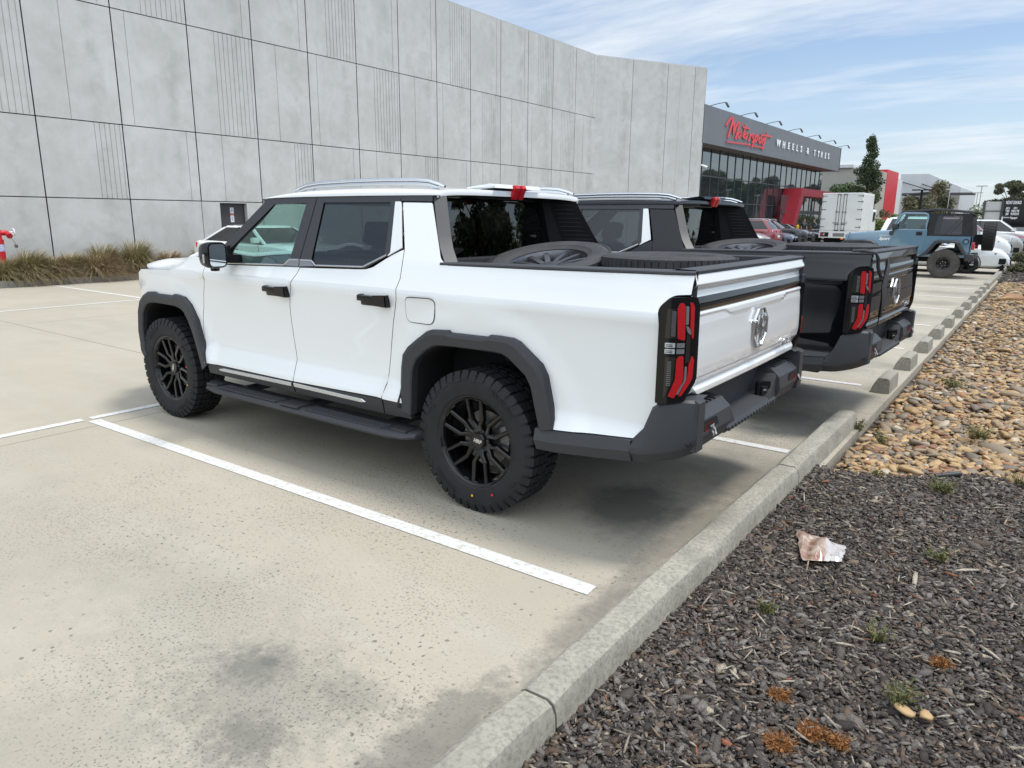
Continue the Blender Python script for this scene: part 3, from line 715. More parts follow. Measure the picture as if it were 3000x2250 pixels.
        # head lamp
        S = Sheet(); S.add(rnd([(3.70, 1.185), (3.80, 1.075), (3.93, 1.07), (4.02, 1.10), (4.02, 1.175), (3.86, 1.18)], .01), lambda x, z: (x, s*(.905-(max(0, x-3.55))**2*.62-(x > 3.86)*(x-3.86)*1.6), z), .04, .03, -s); S.done('head_lamp', 'smoke', T)
        # tail lamp
        LF = tail_lamp_F(s); g2 = s
        S = Sheet(); S.add(rnd([(.002, 1.288, .012), (.048, 1.334, .012), (.172, 1.336, .008), (.190, 1.289, .01), (.197, .958, .02), (.135, .858, .01), (.07, .843), (.004, .838, .008)], .01, 3), LF, (.025, .09), .03, g2, 0, 0, .004)
        tl = S.done('tail_lamp', 'gloss', T)
        def lens(nm, m, poly, lift=.010, r=.006, step=(.02, .05)):
            S2 = Sheet(); S2.add(rnd(poly, r, 3), LF, step, lift-.004, g2, 0, 0, lift); S2.done(nm, m, tl)
        lens('lens', 'red', [(.083, 1.285), (.091, 1.309, .012), (.108, 1.311, .012), (.115, 1.294), (.120, 1.139, .01), (.090, 1.150)], .013)
        lens('lens', 'red', [(.136, 1.312), (.147, 1.312), (.156, 1.293), (.159, 1.154, .01), (.155, 1.147), (.143, 1.186)], .013)
        lens('lens', 'red', [(.090, 1.052), (.099, 1.067), (.118, 1.069), (.123, .960, .02), (.090, .872), (.063, .880), (.090, .958, .02)], .013)
        lens('lens', 'red', [(.160, 1.069), (.168, 1.051), (.165, .960, .02), (.118, .884), (.106, .880), (.140, .962, .02), (.146, 1.028)], .013)
        lens('smoked_insert', 'smoke', [(.040, 1.282), (.077, 1.283), (.084, 1.150), (.035, 1.148)], .007); lens('smoked_insert', 'smoke', [(.041, 1.061), (.086, 1.063), (.082, .955), (.042, .862)], .007)
        lens('grey_insert', 'lensgrey', [(.118, 1.296), (.130, 1.296), (.132, 1.214), (.121, 1.212)], .011); lens('grey_insert', 'lensgrey', [(.122, 1.208), (.133, 1.205), (.146, 1.180), (.146, 1.165), (.130, 1.178)], .012)
        lens('smoked_insert', 'smoke', [(.128, 1.178), (.146, 1.160), (.148, 1.042), (.128, 1.036)], .009); lens('grey_insert', 'lensgrey', [(.128, 1.02), (.137, 1.02), (.137, .96), (.105, .888), (.096, .890), (.127, .955)], .010)
        for zc in (1.117, 1.089):
            lens('reversing_lamp', 'clear', [(.038, zc-.011), (.082, zc-.010), (.082, zc+.011), (.038, zc+.010)], .010, .002)
            lens('lamp_bar', 'smoke', [(.042, zc-.006), (.072, zc-.0055), (.072, zc-.0025), (.042, zc-.003)], .0115, .0005); lens('lamp_bar', 'smoke', [(.042, zc+.001), (.072, zc+.0015), (.072, zc+.0045), (.042, zc+.004)], .0115, .0005)
            lens('grey_insert', 'lensgrey', [(.089, zc-.010), (.121, zc-.009), (.121, zc+.012), (.089, zc+.011)], .009, .002)
        bm = B()
        for za, zb, u0, u1 in ((1.16, 1.275, .060, .080), (.93, 1.045, .050, .070)):
            z = za
            while z < zb:
                a, b, c_, d_ = LF(u0, z), LF(u1, z), LF(u1, z+.004), LF(u0, z+.004)
                off = V((-.006, s*.012, 0)); vv = [bm.verts.new(V(p)+off*.75) for p in (a, b, c_, d_)]; bm.faces.new(vv); z += .009
        fin(bm, 'lens_ribs', 'lensgrey', tl)
        # bumper corner
        bm = B()
        OUTC = [(-1.0, .985, .528, .632), (-1.06, .984, .532, .70), (-1.10, .980, .538, .81), (-1.15, .968, .550, .840), (-1.20, .952, .565, .850), (-1.245, .937, .583, .860), (-1.275, .918, .598, .858), (-1.292, .896, .606, .855), (-1.296, .888, .607, .854)]
        R_ = []
        for x, y, zl, zh in OUTC: R_.append([(x+.06 if x < -1.2 else x, s*(y-.16), zl-.002), (x+.012, s*(y-.05), zl-.008), (x, s*(y-.006), zl+.045), (x, s*y, zl+.075), (x, s*(y-.022), zh-.012), (x+.006, s*(y-.034), zh), (x+.02, s*(y-.16), zh+.002)])
        rings(bm, R_, False, False)
        prism(bm, [(-1.14, .60), (-1.296, .607), (-1.297, .845), (-1.28, .856), (-1.14, .858)], 1, s*.80, s*.887, 0, .004)
        R_ = []
        for x, y, zl, zh in ((-.44, .985, .478, .598), (-.56, .985, .482, .605), (-.8, .985, .505, .622), (-1.0, .985, .528, .636)): R_.append([(x, s*(y-.2), zl), (x, s*(y-.03), zl-.004), (x, s*y, zl+.055), (x, s*(y-.014), zh-.004), (x, s*(y-.05), zh)])
        rings(bm, R_, False, False)
        bc = fin(bm, 'bumper_corner', 'trim2', T, 28)
        bm = B(); lathe(bm, [(.0, .0), (.0095, .0), (.0105, .003), (.013, .003), (.013, -.004)], 20, Matrix.Translation((-1.268, s*.9155, .655)) @ Matrix.Rotation(s*rad(38), 4, 'Z') @ (Matrix.Identity(4) if s > 0 else Matrix.Rotation(math.pi, 4, 'Z'))); fin(bm, 'parking_sensor', 'gloss', bc)
        # step block with fog reflector
        bm = B()
        prism(bm, [(-1.11, .800), (-1.236, .786), (-1.284, .742), (-1.293, .668), (-1.266, .600), (-1.11, .588)], 1, s*.415, s*.876, 0, .007)
        # slanted wall down to the step
        prism(bm, [(s*.412, .765), (s*.412, .60), (s*.27, .60), (s*.30, .645)], 0, -1.268, -1.13, 0, .004)
        for k in range(7): box(bm, -1.235, -1.15, s*(.50+k*.05), s*(.515+k*.05), .79, .797, .001, 1)
        sb = fin(bm, 'bumper_step', 'trim2', T, 14)
        S = Sheet(); S.add(rnd([(.58, .672), (.80, .676), (.79, .735), (.62, .730)], .008), lambda y, z: (-1.292, s*y, z), 0, -.004, s, 0, 0, .0012); S.done('lamp_pocket', 'void', sb)
        S = Sheet(); S.add(rnd([(.66, .682), (.775, .684), (.77, .716), (.675, .714)], .006), lambda y, z: (-1.294, s*y, z), 0, .004, s, 0, 0, .004); S.done('fog_lamp', 'red', sb)
        bm = B()
        rr = random.Random(5 if s > 0 else 9)
        for k in range(3):
            a = V((-1.299, s*(.68+.018*k if s > 0 else .80-.008*k), .705 if s > 0 else .700)); pts = [a]
            for j in range(4): a = a + V((rr.uniform(-.012, .004), rr.uniform(-.014, .014), -.008 - rr.random()*.008)); pts.append(a)
            R_ = [[p+V((0, -.006, .003)), p+V((.003, .001, 0)), p+V((0, .006, -.003))] for p in pts]; rings(bm, R_, False, False)
        fin(bm, 'torn_film', 'plasticwrap', sb, 60)
    # rear edge of the roof: painted lip and dark underside
    bm = B(); ts = [-.985+1.97*k/28 for k in range(29)]; E1 = [V(ROOF(.40, t)) for t in ts]; E2 = [V((p.x+.004, p.y*.995, max(1.785, p.z-.034))) for p in E1]
    strip_bm(bm, E1, E2, lambda *p: p); fin(bm, 'roof_edge', 'white', T, 50)
    bm = B(); strip_bm(bm, E2, [V((p.x+.03, p.y*.97, max(1.790, p.z-.004))) for p in E2], lambda *p: p); strip_bm(bm, [V((p.x+.03, p.y*.97, max(1.790, p.z-.004))) for p in E2], [V((.64, p.y*.93, 1.787)) for p in E2], lambda *p: p); fin(bm, 'roof_underside', 'gloss', T, 50)
    # ---- tailgate
    S = Sheet()
    W0 = [(-.884, 1.436), (.884, 1.436), (.884, 1.338), (.868, 1.325, .01), (-.868, 1.325, .01), (-.884, 1.338)]
    S.add(rnd(W0, .006, 3), tail_map, (.09, .012), .05, -1, .002)
    W1 = [(.842, 1.262), (.852, .96, .04), (.79, .862, .03), (-.79, .862, .03), (-.852, .96, .04), (-.842, 1.262)]
    S.add(rnd(W1, .01, 3), tail_map, (.03, .011), .05, -1)
    tg = S.done('tailgate', 'white', T)
    S = Sheet(); S.add([(-.866, 1.330), (.866, 1.330), (.852, 1.252), (-.852, 1.252)], lambda y, z: (-1.243-.012*math.sin((z-1.252)/.076*math.pi)+.010*(y/.9)**2, y, z), (.1, .015), .03, -1); S.done('tailgate_strip', 'gloss', tg)
    bm = B(); R_ = []
    for k in range(13):
        y = -.868+1.736*k/12; x = XT(y, 1.43)
        R_.append([(x-.002, y, 1.434), (x-.003, y, 1.448), (x+.006, y, 1.4535), (x+.09, y, 1.455), (x+.1, y, 1.45), (x+.1, y, 1.2)])
    rings(bm, R_, False, False); fin(bm, 'tailgate_cap', 'trim2', tg, 30)
    # emblem: octagon ring and letters
    bm = B(); ex = -1.272; oc = [(.0, .108), (.075, .075), (.118, .0), (.118, -.0)]
    def octa(r, rz): return [(r*math.cos(rad(22.5+45*k))*1.0, rz*math.sin(rad(22.5+45*k))) for k in range(8)]
    A_, B_ = octa(.126, .118), octa(.113, .105); R_ = []
    for (ay, az), (by, bz) in zip(A_+A_[:1], B_+B_[:1]):
        R_.append([(ex+.008, ay, 1.098+az), (ex-.006, ay*.98, 1.098+az*.98), (ex-.006, by*1.03, 1.098+bz*1.03), (ex+.006, by, 1.098+bz)])
    rings(bm, R_, False, False)
    def stroke(P, w):
        for (a0, a1), (b0, b1) in zip(P, P[1:]):
            d = V((b0-a0, b1-a1)).normalized(); n = V((-d.y, d.x))*w/2; e = d*w*.35
            q = [(a0-e.x+n.x, a1-e.y+n.y), (b0+e.x+n.x, b1+e.y+n.y), (b0+e.x-n.x, b1+e.y-n.y), (a0-e.x-n.x, a1-e.y-n.y)]
            prism(bm, [(-u*.100, 1.098+v*.104) for u, v in q], 0, ex-.004+.0005*random.random(), ex+.006)
    stroke([(-.74, -.36), (-.74, .36), (-.44, -.04), (-.16, .66), (-.16, -.74)], .17); stroke([(.66, .34), (.42, .58), (.16, .44), (.16, -.50), (.42, -.66), (.66, -.40), (.66, -.06), (.42, -.06)], .15)
    fin(bm, 'badge', 'chrome', tg, 30)
    bm = B(); text_bm(bm, 'MGU9', .050, lambda x, y, z: (-1.266-z, -x*1.5-.545, .934+y), .004, shear=.15, bold=.0015); fin(bm, 'badge_lettering', 'silver', tg, 30)
    # ---- bumper centre
    bm = B(); prism(bm, [(-1.10, .58), (-1.10, .90), (-1.15, .90), (-1.142, .66), (-1.262, .634), (-1.276, .615), (-1.262, .588)], 1, -.42, .42)
    box(bm, -1.14, -1.05, -.86, .86, .70, .90, .004, 1)
    for k in range(16): box(bm, -1.28, -1.258, -.39+k*.05, -.365+k*.05, .592, .615, .004, 1)
    bb = fin(bm, 'rear_bumper', 'trim2', T, 28)
    bm = B(); mt = Matrix.Translation((-1.222, -.315, .672)) @ Matrix.Rotation(rad(-38), 4, 'Z')
    box(bm, -.012, .012, -.048, .048, -.058, .058, .008, 2, 0, mt); box(bm, -.022, -.01, -.02, .02, -.028, .028, .003, 1, 1, mt); box(bm, -.024, -.015, -.012, .012, .0, .012, .002, 1, 2, mt)
    fin(bm, 'towing_socket', ['gloss', 'void', 'lensgrey'], bb, 30)
    # ---- front fascia (mostly out of sight)
    S = Sheet(); S.add([(-.86, 1.16), (.86, 1.16), (.86, .52), (-.86, .52)], lambda y, z: (4.20-.55*abs(y/.92)**2.6-.25*max(0, .75-z), y, z), .08, .1, 1); fc = S.done('front_bumper', 'white', T)
    bm = B(); prism(bm, [(4.08, 1.08), (4.18, 1.06), (4.17, .78), (4.05, .78)], 1, -.62, .62); fin(bm, 'grille', 'gloss', fc)
    # ---- glazing
    S = Sheet(); S.add([(-1, 0), (1, 0), (1, 1), (-1, 1)], lambda u, v: (2.79-.715*v-.06*u*u*(1-v), u*(.80-.10*v), 1.35+.452*v+.012*math.sin(v*3.14)), (.2, .12), 0, 1); S.done('windscreen', 'screen', T)
    S = Sheet(); S.add([(-1, 0), (1, 0), (1, 1), (-1, 1)], lambda u, v: (.575+.026*v+.02*u*u, u*(.80-.115*v), 1.42+.362*v), (.25, .12), 0, -1); S.done('rear_window', 'privacy_back', T)
    bm = B(); prism(bm, [(.62, 1.866), (.43, 1.886), (.395, 1.884), (.385, 1.86), (.62, 1.85)], 1, -.26, .26, 0, .008); hp = fin(bm, 'roof_blister', 'white', T, 30)
    bm = B()
    for s in (1, -1): prism(bm, [(.46, 1.884), (.372, 1.882), (.362, 1.862), (.392, 1.792), (.41, 1.792), (.40, 1.85)], 1, s*.006, s*.062, 0, .006)
    fin(bm, 'brake_lamp', 'redfilm', hp, 30)
    # ---- bed and cab interior
    bm = B(); box(bm, .36, .44, -.80, .80, 1.0, 1.425); box(bm, -1.15, .36, -.80, .80, 1.18, 1.20)
    prism(bm, [(.30, 1.39), (.52, 1.42), (.66, 1.42), (.66, 1.3), (.30, 1.3)], 1, -.81, .81)
    fin(bm, 'bed_liner', 'trim', T)
    bm = B(); box(bm, .70, 2.70, -.84, .84, .46, .50); box(bm, .62, .68, -.80, .80, .5, 1.40)
    for s in (1, -1): box(bm, .70, 2.5, s*.845, s*.875, .5, 1.335)
    prism(bm, [(2.28, 1.18), (2.34, 1.30), (2.70, 1.345), (2.95, 1.30), (2.95, .6), (2.5, .6)], 1, -.82, .82, 0, .02)
    box(bm, 2.25, 2.45, -.16, .30, 1.27, 1.385, .02, 2); box(bm, 2.30, 2.34, -.28, .02, 1.30, 1.40, .01, 1)
    # far side pillar trims / roof lining
    box(bm, .66, 1.98, -.70, .70, 1.775, 1.787)
    fin(bm, 'cabin', 'interior', T, 40)
    for s in (1, -1):
        for x0, hs in ((1.42, 1.0), (.78, .92)):
            y = s*.40
            bm = B(); box(bm, x0, x0+.52, y-.25, y+.25, .74, .92, .06, 3)
            m_ = Matrix.Translation((x0+.02, y, .90)) @ Matrix.Rotation(rad(-14), 4, 'Y')
            box(bm, -.07, .07, -.245, .245, -.05, .56*hs, .06, 3, 0, m_); box(bm, -.05, .05, -.14, .14, .60*hs, .76*hs, .04, 3, 0, m_); fin(bm, 'seat', 'seat', T, 50)
    bm = B(); R0 = .185; mt = Matrix.Translation((2.13, -.40, 1.30)) @ Matrix.Rotation(rad(-24), 4, 'Y')
    ring = []
    for k in range(28):
        t = 2*math.pi*k/28; r = R0*(1-.05*abs(math.sin(2*t))); cy, cz = r*math.copysign(abs(math.cos(t))**.8, math.cos(t)), r*math.copysign(abs(math.sin(t))**.8, math.sin(t))
        ring.append([V((0, cy, cz)) + (V((0, cy, cz)).normalized()*math.cos(q) + V((1, 0, 0))*math.sin(q))*.017 for q in (2*math.pi*j/8 for j in range(8))])
    vs = rings(bm, ring+ring[:1], True, False); bmesh.ops.transform(bm, matrix=mt, verts=vs)
    box(bm, .0, .04, -.07, .07, -.05, .05, .02, 2, 0, mt); box(bm, .005, .03, -.18, .18, -.012, .012, .006, 1, 0, mt); box(bm, .005, .03, -.012, .012, -.18, 0, .006, 1, 0, mt)
    fin(bm, 'steering_wheel', 'seat', T, 50)
    # chassis
    bm = B(); box(bm, -.85, 3.7, -.45, .45, .40, .58, .03, 1); box(bm, -.95, 3.65, -.80, .80, .56, .62); tube(bm, [(0, -.75, .42), (0, .75, .42)], .06, 10); tube(bm, [(3.3, -.75, .42), (3.3, .75, .42)], .05, 10)
    box(bm, -1.08, .62, -.53, .53, .62, 1.17); box(bm, -1.08, -.62, -.86, .86, .66, 1.17); box(bm, .60, .62, -.86, .86, .62, 1.17); box(bm, 2.75, 3.75, -.53, .53, .6, 1.15); box(bm, 3.72, 3.78, -.78, .78, .6, 1.1); box(bm, .2, .9, -.6, .6, .34, .5, .05, 1)
    fin(bm, 'chassis', 'void', T, 40)
    return T
def bed_wheels(dx, dy, tint, names):
    Tm = Matrix.Translation((dx, dy, 0))
    a = Tm @ Matrix.Translation((-.02, .22, 1.325)) @ Matrix.Rotation(rad(77 if tint == 'white' else 82), 4, 'X') @ Matrix.Rotation(rad(20), 4, 'Y')
    b = Tm @ Matrix.Translation((-.735, .06, 1.345)) @ Matrix.Rotation(rad(90), 4, 'X')
    road_wheel('spare_wheel', names[0], 'take-off road wheels lying in the truck beds', a); road_wheel('spare_wheel', names[1], 'take-off road wheels lying in the truck beds', b)
M['mirror'] = mat('mirror_silver', (.75, .80, .80), .02, 1)[0]
M['privacy_back'] = glassmat('privacy_back_glass', (.045, .05, .05), (1, 1, 1), 1.62)
TRUCK = pickup('pickup_truck', 'white dual cab pickup truck with black all terrain wheels, nearest the camera', 'dual cab pickup trucks parked side by side')
TRUCK2 = copy_tree(TRUCK); TRUCK2.location = (BLACK_DX, BLACK_DY, 0); TRUCK2.rotation_euler = (0, 0, BLACK_ROT)
TRUCK2['label'] = 'black dual cab pickup truck parked on the far side of the white pickup'
recolour(TRUCK2, {'white_paint': M['black']})
bed_wheels(0, 0, 'white', ['take-off wheel with grey spokes tilted against the cab in the white pickup bed', 'take-off wheel lying flat behind the tailgate in the white pickup bed'])
bed_wheels(BLACK_DX, BLACK_DY, 'black', ['take-off wheel tilted against the cab in the black pickup bed', 'take-off wheel lying flat behind the tailgate in the black pickup bed'])
# cord and dark trim strip hanging over the black tailgate
def hanging_trim():
    t = thing('trim_strip', 'torn dark trim strip hanging by a cord over the black pickup tailgate', 'trim strip', (BLACK_DX, BLACK_DY, 0)); t.rotation_euler = (0, 0, BLACK_ROT)
    bm = B()
    tube(bm, [(-1.10, .89, 1.452), (-1.18, .892, 1.458), (-1.262, .885, 1.445), (-1.276, .86, 1.40), (-1.278, .842, 1.34), (-1.288, .825, 1.30), (-1.298, .79, 1.26)], .013, 8); tube(bm, [(-1.295, .66, .98), (-1.29, .667, .92), (-1.285, .66, .87)], .005, 6)
    fin(bm, 'cord', 'trim', t, 60)
    bm = B(); R_ = []
    for z, yc, w, x in ((1.392, .640, .004, -1.29), (1.342, .655, .040, -1.30), (1.28, .690, .085, -1.305), (1.20, .715, .105, -1.305), (1.12, .690, .085, -1.305), (1.05, .680, .045, -1.30), (.945, .665, .005, -1.29)):
        R_.append([(x, yc-w, z), (x-.02, yc-w*.2, z), (x-.012, yc+w, z), (x+.008, yc+w*.3, z)])
    rings(bm, R_, True, True); fin(bm, 'strip', 'trim2', t, 40)
hanging_trim()
# ---------------------------------------------------------------- ground, kerbs, beds
def mat_concrete():
    m, t = mat('car_park_concrete', (.4, .37, .32), .82, 0, 0, .3); c = t.coord('Object')
    n1 = t.noise(c, .35, 6, .6); n2 = t.noise(c, 2.3, 8, .65); n3 = t.noise(c, 60, 4, .7)
    col = t.mix(t.ramp(n1, [(.3, 0), (.7, 1)]), CONC_A, CONC_B)
    # broom marks / streaks across the lane
    st = t.noise(t.coord('Object', (.25, 2.2, 1)), 1.6, 6, .6)
    col = t.mix(t.math('MULTIPLY', t.ramp(st, [(.45, 0), (.75, 1)]), .30), col, (.46, .44, .39))
    col = t.mix(t.math('MULTIPLY', t.ramp(n2, [(.40, 0), (.75, 1)]), .22), col, (.26, .245, .21))
    col = t.mix(t.ramp(n3, [(.25, .22), (.75, 0)]), col, (.22, .21, .185))
    # grey dirt blotches with their own outlines
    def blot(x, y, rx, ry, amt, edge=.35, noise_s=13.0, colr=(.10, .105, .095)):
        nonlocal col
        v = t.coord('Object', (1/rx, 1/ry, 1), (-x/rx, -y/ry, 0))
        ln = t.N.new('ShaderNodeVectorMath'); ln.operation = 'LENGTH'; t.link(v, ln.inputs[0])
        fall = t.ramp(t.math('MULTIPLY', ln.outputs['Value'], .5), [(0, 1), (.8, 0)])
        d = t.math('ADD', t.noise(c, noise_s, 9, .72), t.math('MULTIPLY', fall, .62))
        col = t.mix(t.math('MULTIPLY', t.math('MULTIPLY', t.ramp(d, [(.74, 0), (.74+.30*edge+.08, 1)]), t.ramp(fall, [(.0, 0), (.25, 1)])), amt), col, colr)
    blot(-.28, 2.60, .20, .17, .58, .8, 24); blot(-.60, 2.86, .19, .17, .55, .8, 24); blot(-.45, 2.70, .55, .40, .34, .9, 16); blot(-.72, 2.50, .22, .16, .30, .9, 20); blot(-.30, 2.55, .05, .05, .6, .6, 40)
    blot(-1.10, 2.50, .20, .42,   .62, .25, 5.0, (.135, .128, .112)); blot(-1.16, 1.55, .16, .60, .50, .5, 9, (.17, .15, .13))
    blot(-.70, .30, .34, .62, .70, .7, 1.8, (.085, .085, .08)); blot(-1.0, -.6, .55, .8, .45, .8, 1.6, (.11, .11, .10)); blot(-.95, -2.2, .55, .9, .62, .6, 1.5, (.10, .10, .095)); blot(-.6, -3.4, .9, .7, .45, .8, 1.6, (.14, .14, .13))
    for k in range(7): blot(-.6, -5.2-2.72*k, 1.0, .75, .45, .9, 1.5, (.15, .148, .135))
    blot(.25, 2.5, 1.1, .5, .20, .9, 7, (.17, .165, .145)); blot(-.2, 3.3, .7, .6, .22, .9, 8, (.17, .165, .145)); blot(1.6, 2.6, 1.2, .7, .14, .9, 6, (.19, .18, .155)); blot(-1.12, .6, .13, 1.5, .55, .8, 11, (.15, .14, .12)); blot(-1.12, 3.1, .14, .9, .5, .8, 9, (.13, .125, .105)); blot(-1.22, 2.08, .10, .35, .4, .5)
    # damp spots from rain drops / tree drips
    x_ = t.sep(c)[0]; farm = t.ramp(t.math('MULTIPLY', x_, .2), [(.25, 1), (.80, .10)])
    for s, lo, hi, amt, rs, r0, r1 in ((84, .59, .65, .72, .75, .43, .57), (48, .63, .68, .80, .9, .44, .58), (130, .60, .68, .40, .6, .42, .60)):
        pn = t.noise(t.coord('Object', (1, 1, 0), (s*.37, s*.11, 0)), s, 2, .45); reg = t.ramp(t.noise(t.coord('Object', (1, 1, 0), (s*.7, 3, 0)), rs, 5, .65), [(r0, 0), (r1, 1)])
        col = t.mix(t.math('MULTIPLY', t.math('MULTIPLY', t.ramp(pn, [(lo, 0), (hi, 1)]), t.math('MULTIPLY', reg, farm)), amt), col, (.105, .098, .082))
    for s, th, amt, dens in ((17, .16, .75, (.46, .62)),):
        cc = t.coord('Object', (1, 1, 1), (s, s*.7, 0))
        w = t.N.new('ShaderNodeTexNoise'); t.put(w, 'Vector', c); w.inputs['Scale'].default_value = 40; w.inputs['Detail'].default_value = 2
        vv = t.N.new('ShaderNodeVectorMath'); vv.operation = 'MULTIPLY_ADD'; t.link(w.outputs[1], vv.inputs[0]); vv.inputs[1].default_value = (.012, .012, 0); t.link(cc, vv.inputs[2])
        d = t.voro(vv.outputs[0], s, 'F1', 'Distance', 1)
        pick = t.ramp(t.sep(t.voro(vv.outputs[0], s, 'F1', 'Color', 1))[0], [(.20, 0), (.26, 1)])
        reg = t.ramp(t.noise(cc, .9, 3, .6), [(dens[0], 0), (dens[1], 1)])
        # few spots far out in the lane
        far = t.ramp(t.math('MULTIPLY', t.sep(c)[0], .2), [(.30, 1), (.85, .12)])
        msk = t.math('MULTIPLY', t.math('MULTIPLY', t.ramp(d, [(th*.72, 1), (th, 0)]), pick), t.math('MULTIPLY', reg, far))
        col = t.mix(t.math('MULTIPLY', msk, amt), col, (.10, .093, .078))
    # saw cut joints
    x, y, z = t.sep(c)
    def line(co, p, w):
        return t.math('LESS_THAN', t.math('ABSOLUTE', t.math('SUBTRACT', co, p)), w)
    j = line(x, 3.525, .006)
    for p in (10.15, -99): j = t.math('MAXIMUM', j, line(x, p, .008))
    for p in (-.325, -6.3, -12.3, 5.7): j = t.math('MAXIMUM', j, t.math('MULTIPLY', line(y, p, .007), t.math('GREATER_THAN', x, 3.525)))
    col = t.mix(t.math('MULTIPLY', j, .8), col, (.13, .095, .07))
    t.link(col, t.b.inputs['Base Color'])
    t.bump(t.noise(c, 140, 6, .7), .22, .004)
    return m
def mat_kerb(name, a, b):
    m, t = mat(name, a, .88, 0, 0, .3); c = t.coord('Object')
    n = t.noise(c, 5, 8, .68); n2 = t.noise(c, 55, 5, .7); n3 = t.noise(c, 1.2, 4)
    col = t.mix(t.ramp(n, [(.35, 0), (.68, 1)]), a, b)
    col = t.mix(t.ramp(n2, [(.34, .75), (.55, 0)]), col, tuple(x*.42 for x in a))
    col = t.mix(t.ramp(n3, [(.45, 0), (.8, .45)]), col, tuple(x*.55 for x in a))
    t.link(col, t.b.inputs['Base Color']); t.bump(n2, .35, .006); return m
CONC_A, CONC_B = (.425, .380, .298), (.37, .335, .270)
M['concrete'] = mat_concrete()
M['kerb'] = mat_kerb('kerb_concrete', (.375, .355, .295), (.25, .24, .20)); M['kerb_far'] = mat_kerb('weathered_kerb', (.20, .195, .18), (.13, .128, .118))
M['marking'], _t = mat('road_marking_paint', (.60, .60, .585), .7)
_c = _t.coord('Object'); _n = _t.noise(_c, 26, 8, .75)
_t.link(_t.mix(_t.ramp(_n, [(.38, .85), (.50, 0)]), (.60, .60, .59), (.42, .385, .31)), _t.b.inputs['Base Color'])
M['asphalt'] = varied('asphalt', (.055, .055, .055), (.085, .083, .08), 4, .9, .3, 120)
M['soil'] = varied('bed_soil', (.050, .040, .034), (.090, .075, .064), 30, .95, .6, 90)
def plane(name, x0, x1, y0, y1, z, m):
    bm = B(); f = bm.faces.new([bm.verts.new(p) for p in ((x0, y0, z), (x1, y0, z), (x1, y1, z), (x0, y1, z))]); return structure(fin(bm, name, m))
plane('ground', -900, 900, -900, 900, -.16, 'asphalt')
bm = B(); prism(bm, [(-1.445, 0), (16.62, 0), (16.62, -.3), (-1.45, -.3)], 1, -120, 30); structure(fin(bm, 'car_park', 'concrete'))
def BND(x): return -1.06-.45*sm(-1.55, -2.5, x)       # front edge of the pebbles
bm = B(); prism(bm, [(-1.30, 14), (-9, 14), (-9, -1.55)]+[(x_, BND(x_)) for x_ in (-2.8, -2.5, -2.2, -2.0, -1.8, -1.6, -1.3)], 2, -.16, .004); structure(fin(bm, 'garden_bed', 'soil'))
bm = B(); prism(bm, [(-1.44, -.085), (-1.44, -.2), (-9, -.2), (-9, -.085)], 1, -21.2, -1.0); structure(fin(bm, 'pebble_bed', 'soil'))
bm = B(); prism(bm, [(-1.40, -.02), (-1.40, -.2), (-9, -.2), (-9, -.02)], 1, -60, -21.2); structure(fin(bm, 'garden_bed', 'soil'))
bm = B(); prism(bm, [(16.7, .11), (18.0, .11), (18.0, -.1), (16.7, -.1)], 1, -40, 14); structure(fin(bm, 'garden_bed', 'soil'))
def markings():
    bm = B()
    def seg(x0, y0, x1, y1, w):
        d = V((x1-x0, y1-y0)); n = V((-d.y, d.x)).normalized()*w/2
        bm.faces.new([bm.verts.new((x, y, .004)) for x, y in ((x0-n.x, y0-n.y), (x1-n.x, y1-n.y), (x1+n.x, y1+n.y), (x0+n.x, y0+n.y))])
    seg(3.70, 1.418, -1.02, 1.330, .095); seg(3.79, 12, 3.79, 1.47, .09); seg(3.785, 1.41, 3.74, -60, .085)
    for k in range(0, 12):
        y = -1.32-2.735*k; seg(3.66, y+.02, -1.12 if k else -1.155, y, .09 if k < 3 else .10)
    seg(12.06, 9, 12.06, -26, .10)
    for k in range(-3, 8): seg(12.13, -.63-2.72*k, 16.5, -.63-2.72*k, .10)
    return structure(fin(bm, 'road_marking', 'marking'))
markings()
def kerb_run(name, y0, y1, m, prof=None, joints=()):
    """kerb profile swept along y, with joint gaps"""
    prof = prof or [(-1.232, -.02), (-1.252, .10), (-1.262, .126), (-1.285, .142), (-1.372, .142), (-1.395, .130), (-1.408, .10), (-1.415, -.06)]
    bm = B(); ys = [y0, *joints, y1]
    rr = random.Random(3)
    for a, b in zip(ys, ys[1:]):
        a2, b2 = (a-.006, b+.006) if y1 < y0 else (a+.006, b-.006); R_ = []; n = max(2, int(abs(b2-a2)/.12))
        for k in range(n+1):
            y = a2+(b2-a2)*k/n; e = .012 if k in (0, n) else 0
            R_.append([(x+(rr.uniform(-.0022, .0022) if 0 < i < 7 else 0), y, z-(e if z > .09 else 0)+(rr.uniform(-.0015, .0015) if z > .05 else 0)) for i, (x, z) in enumerate(prof)])
        rings(bm, R_, True, True)
    return structure(fin(bm, name, m, None, 30))
kerb_run('kerb', 9.0, -2.36, 'kerb', None, (4.7, 2.235, -.62))
kerb_run('kerb', -18.9, -30.9, 'kerb', [(-1.232, -.02), (-1.25, .09), (-1.268, .12), (-1.37, .12), (-1.39, .10), (-1.40, -.06)], (-22, -25, -28))
kerb_run('kerb', 12, -31, 'kerb_far', [(16.58, -.02), (16.60, .10), (16.62, .15), (16.72, .16), (16.74, .15), (16.74, -.05)], (5, 2.6, .2, -.95, -2.63, -4.64, -6.6, -8.6, -10.6, -12.6, -15, -18, -21, -25))
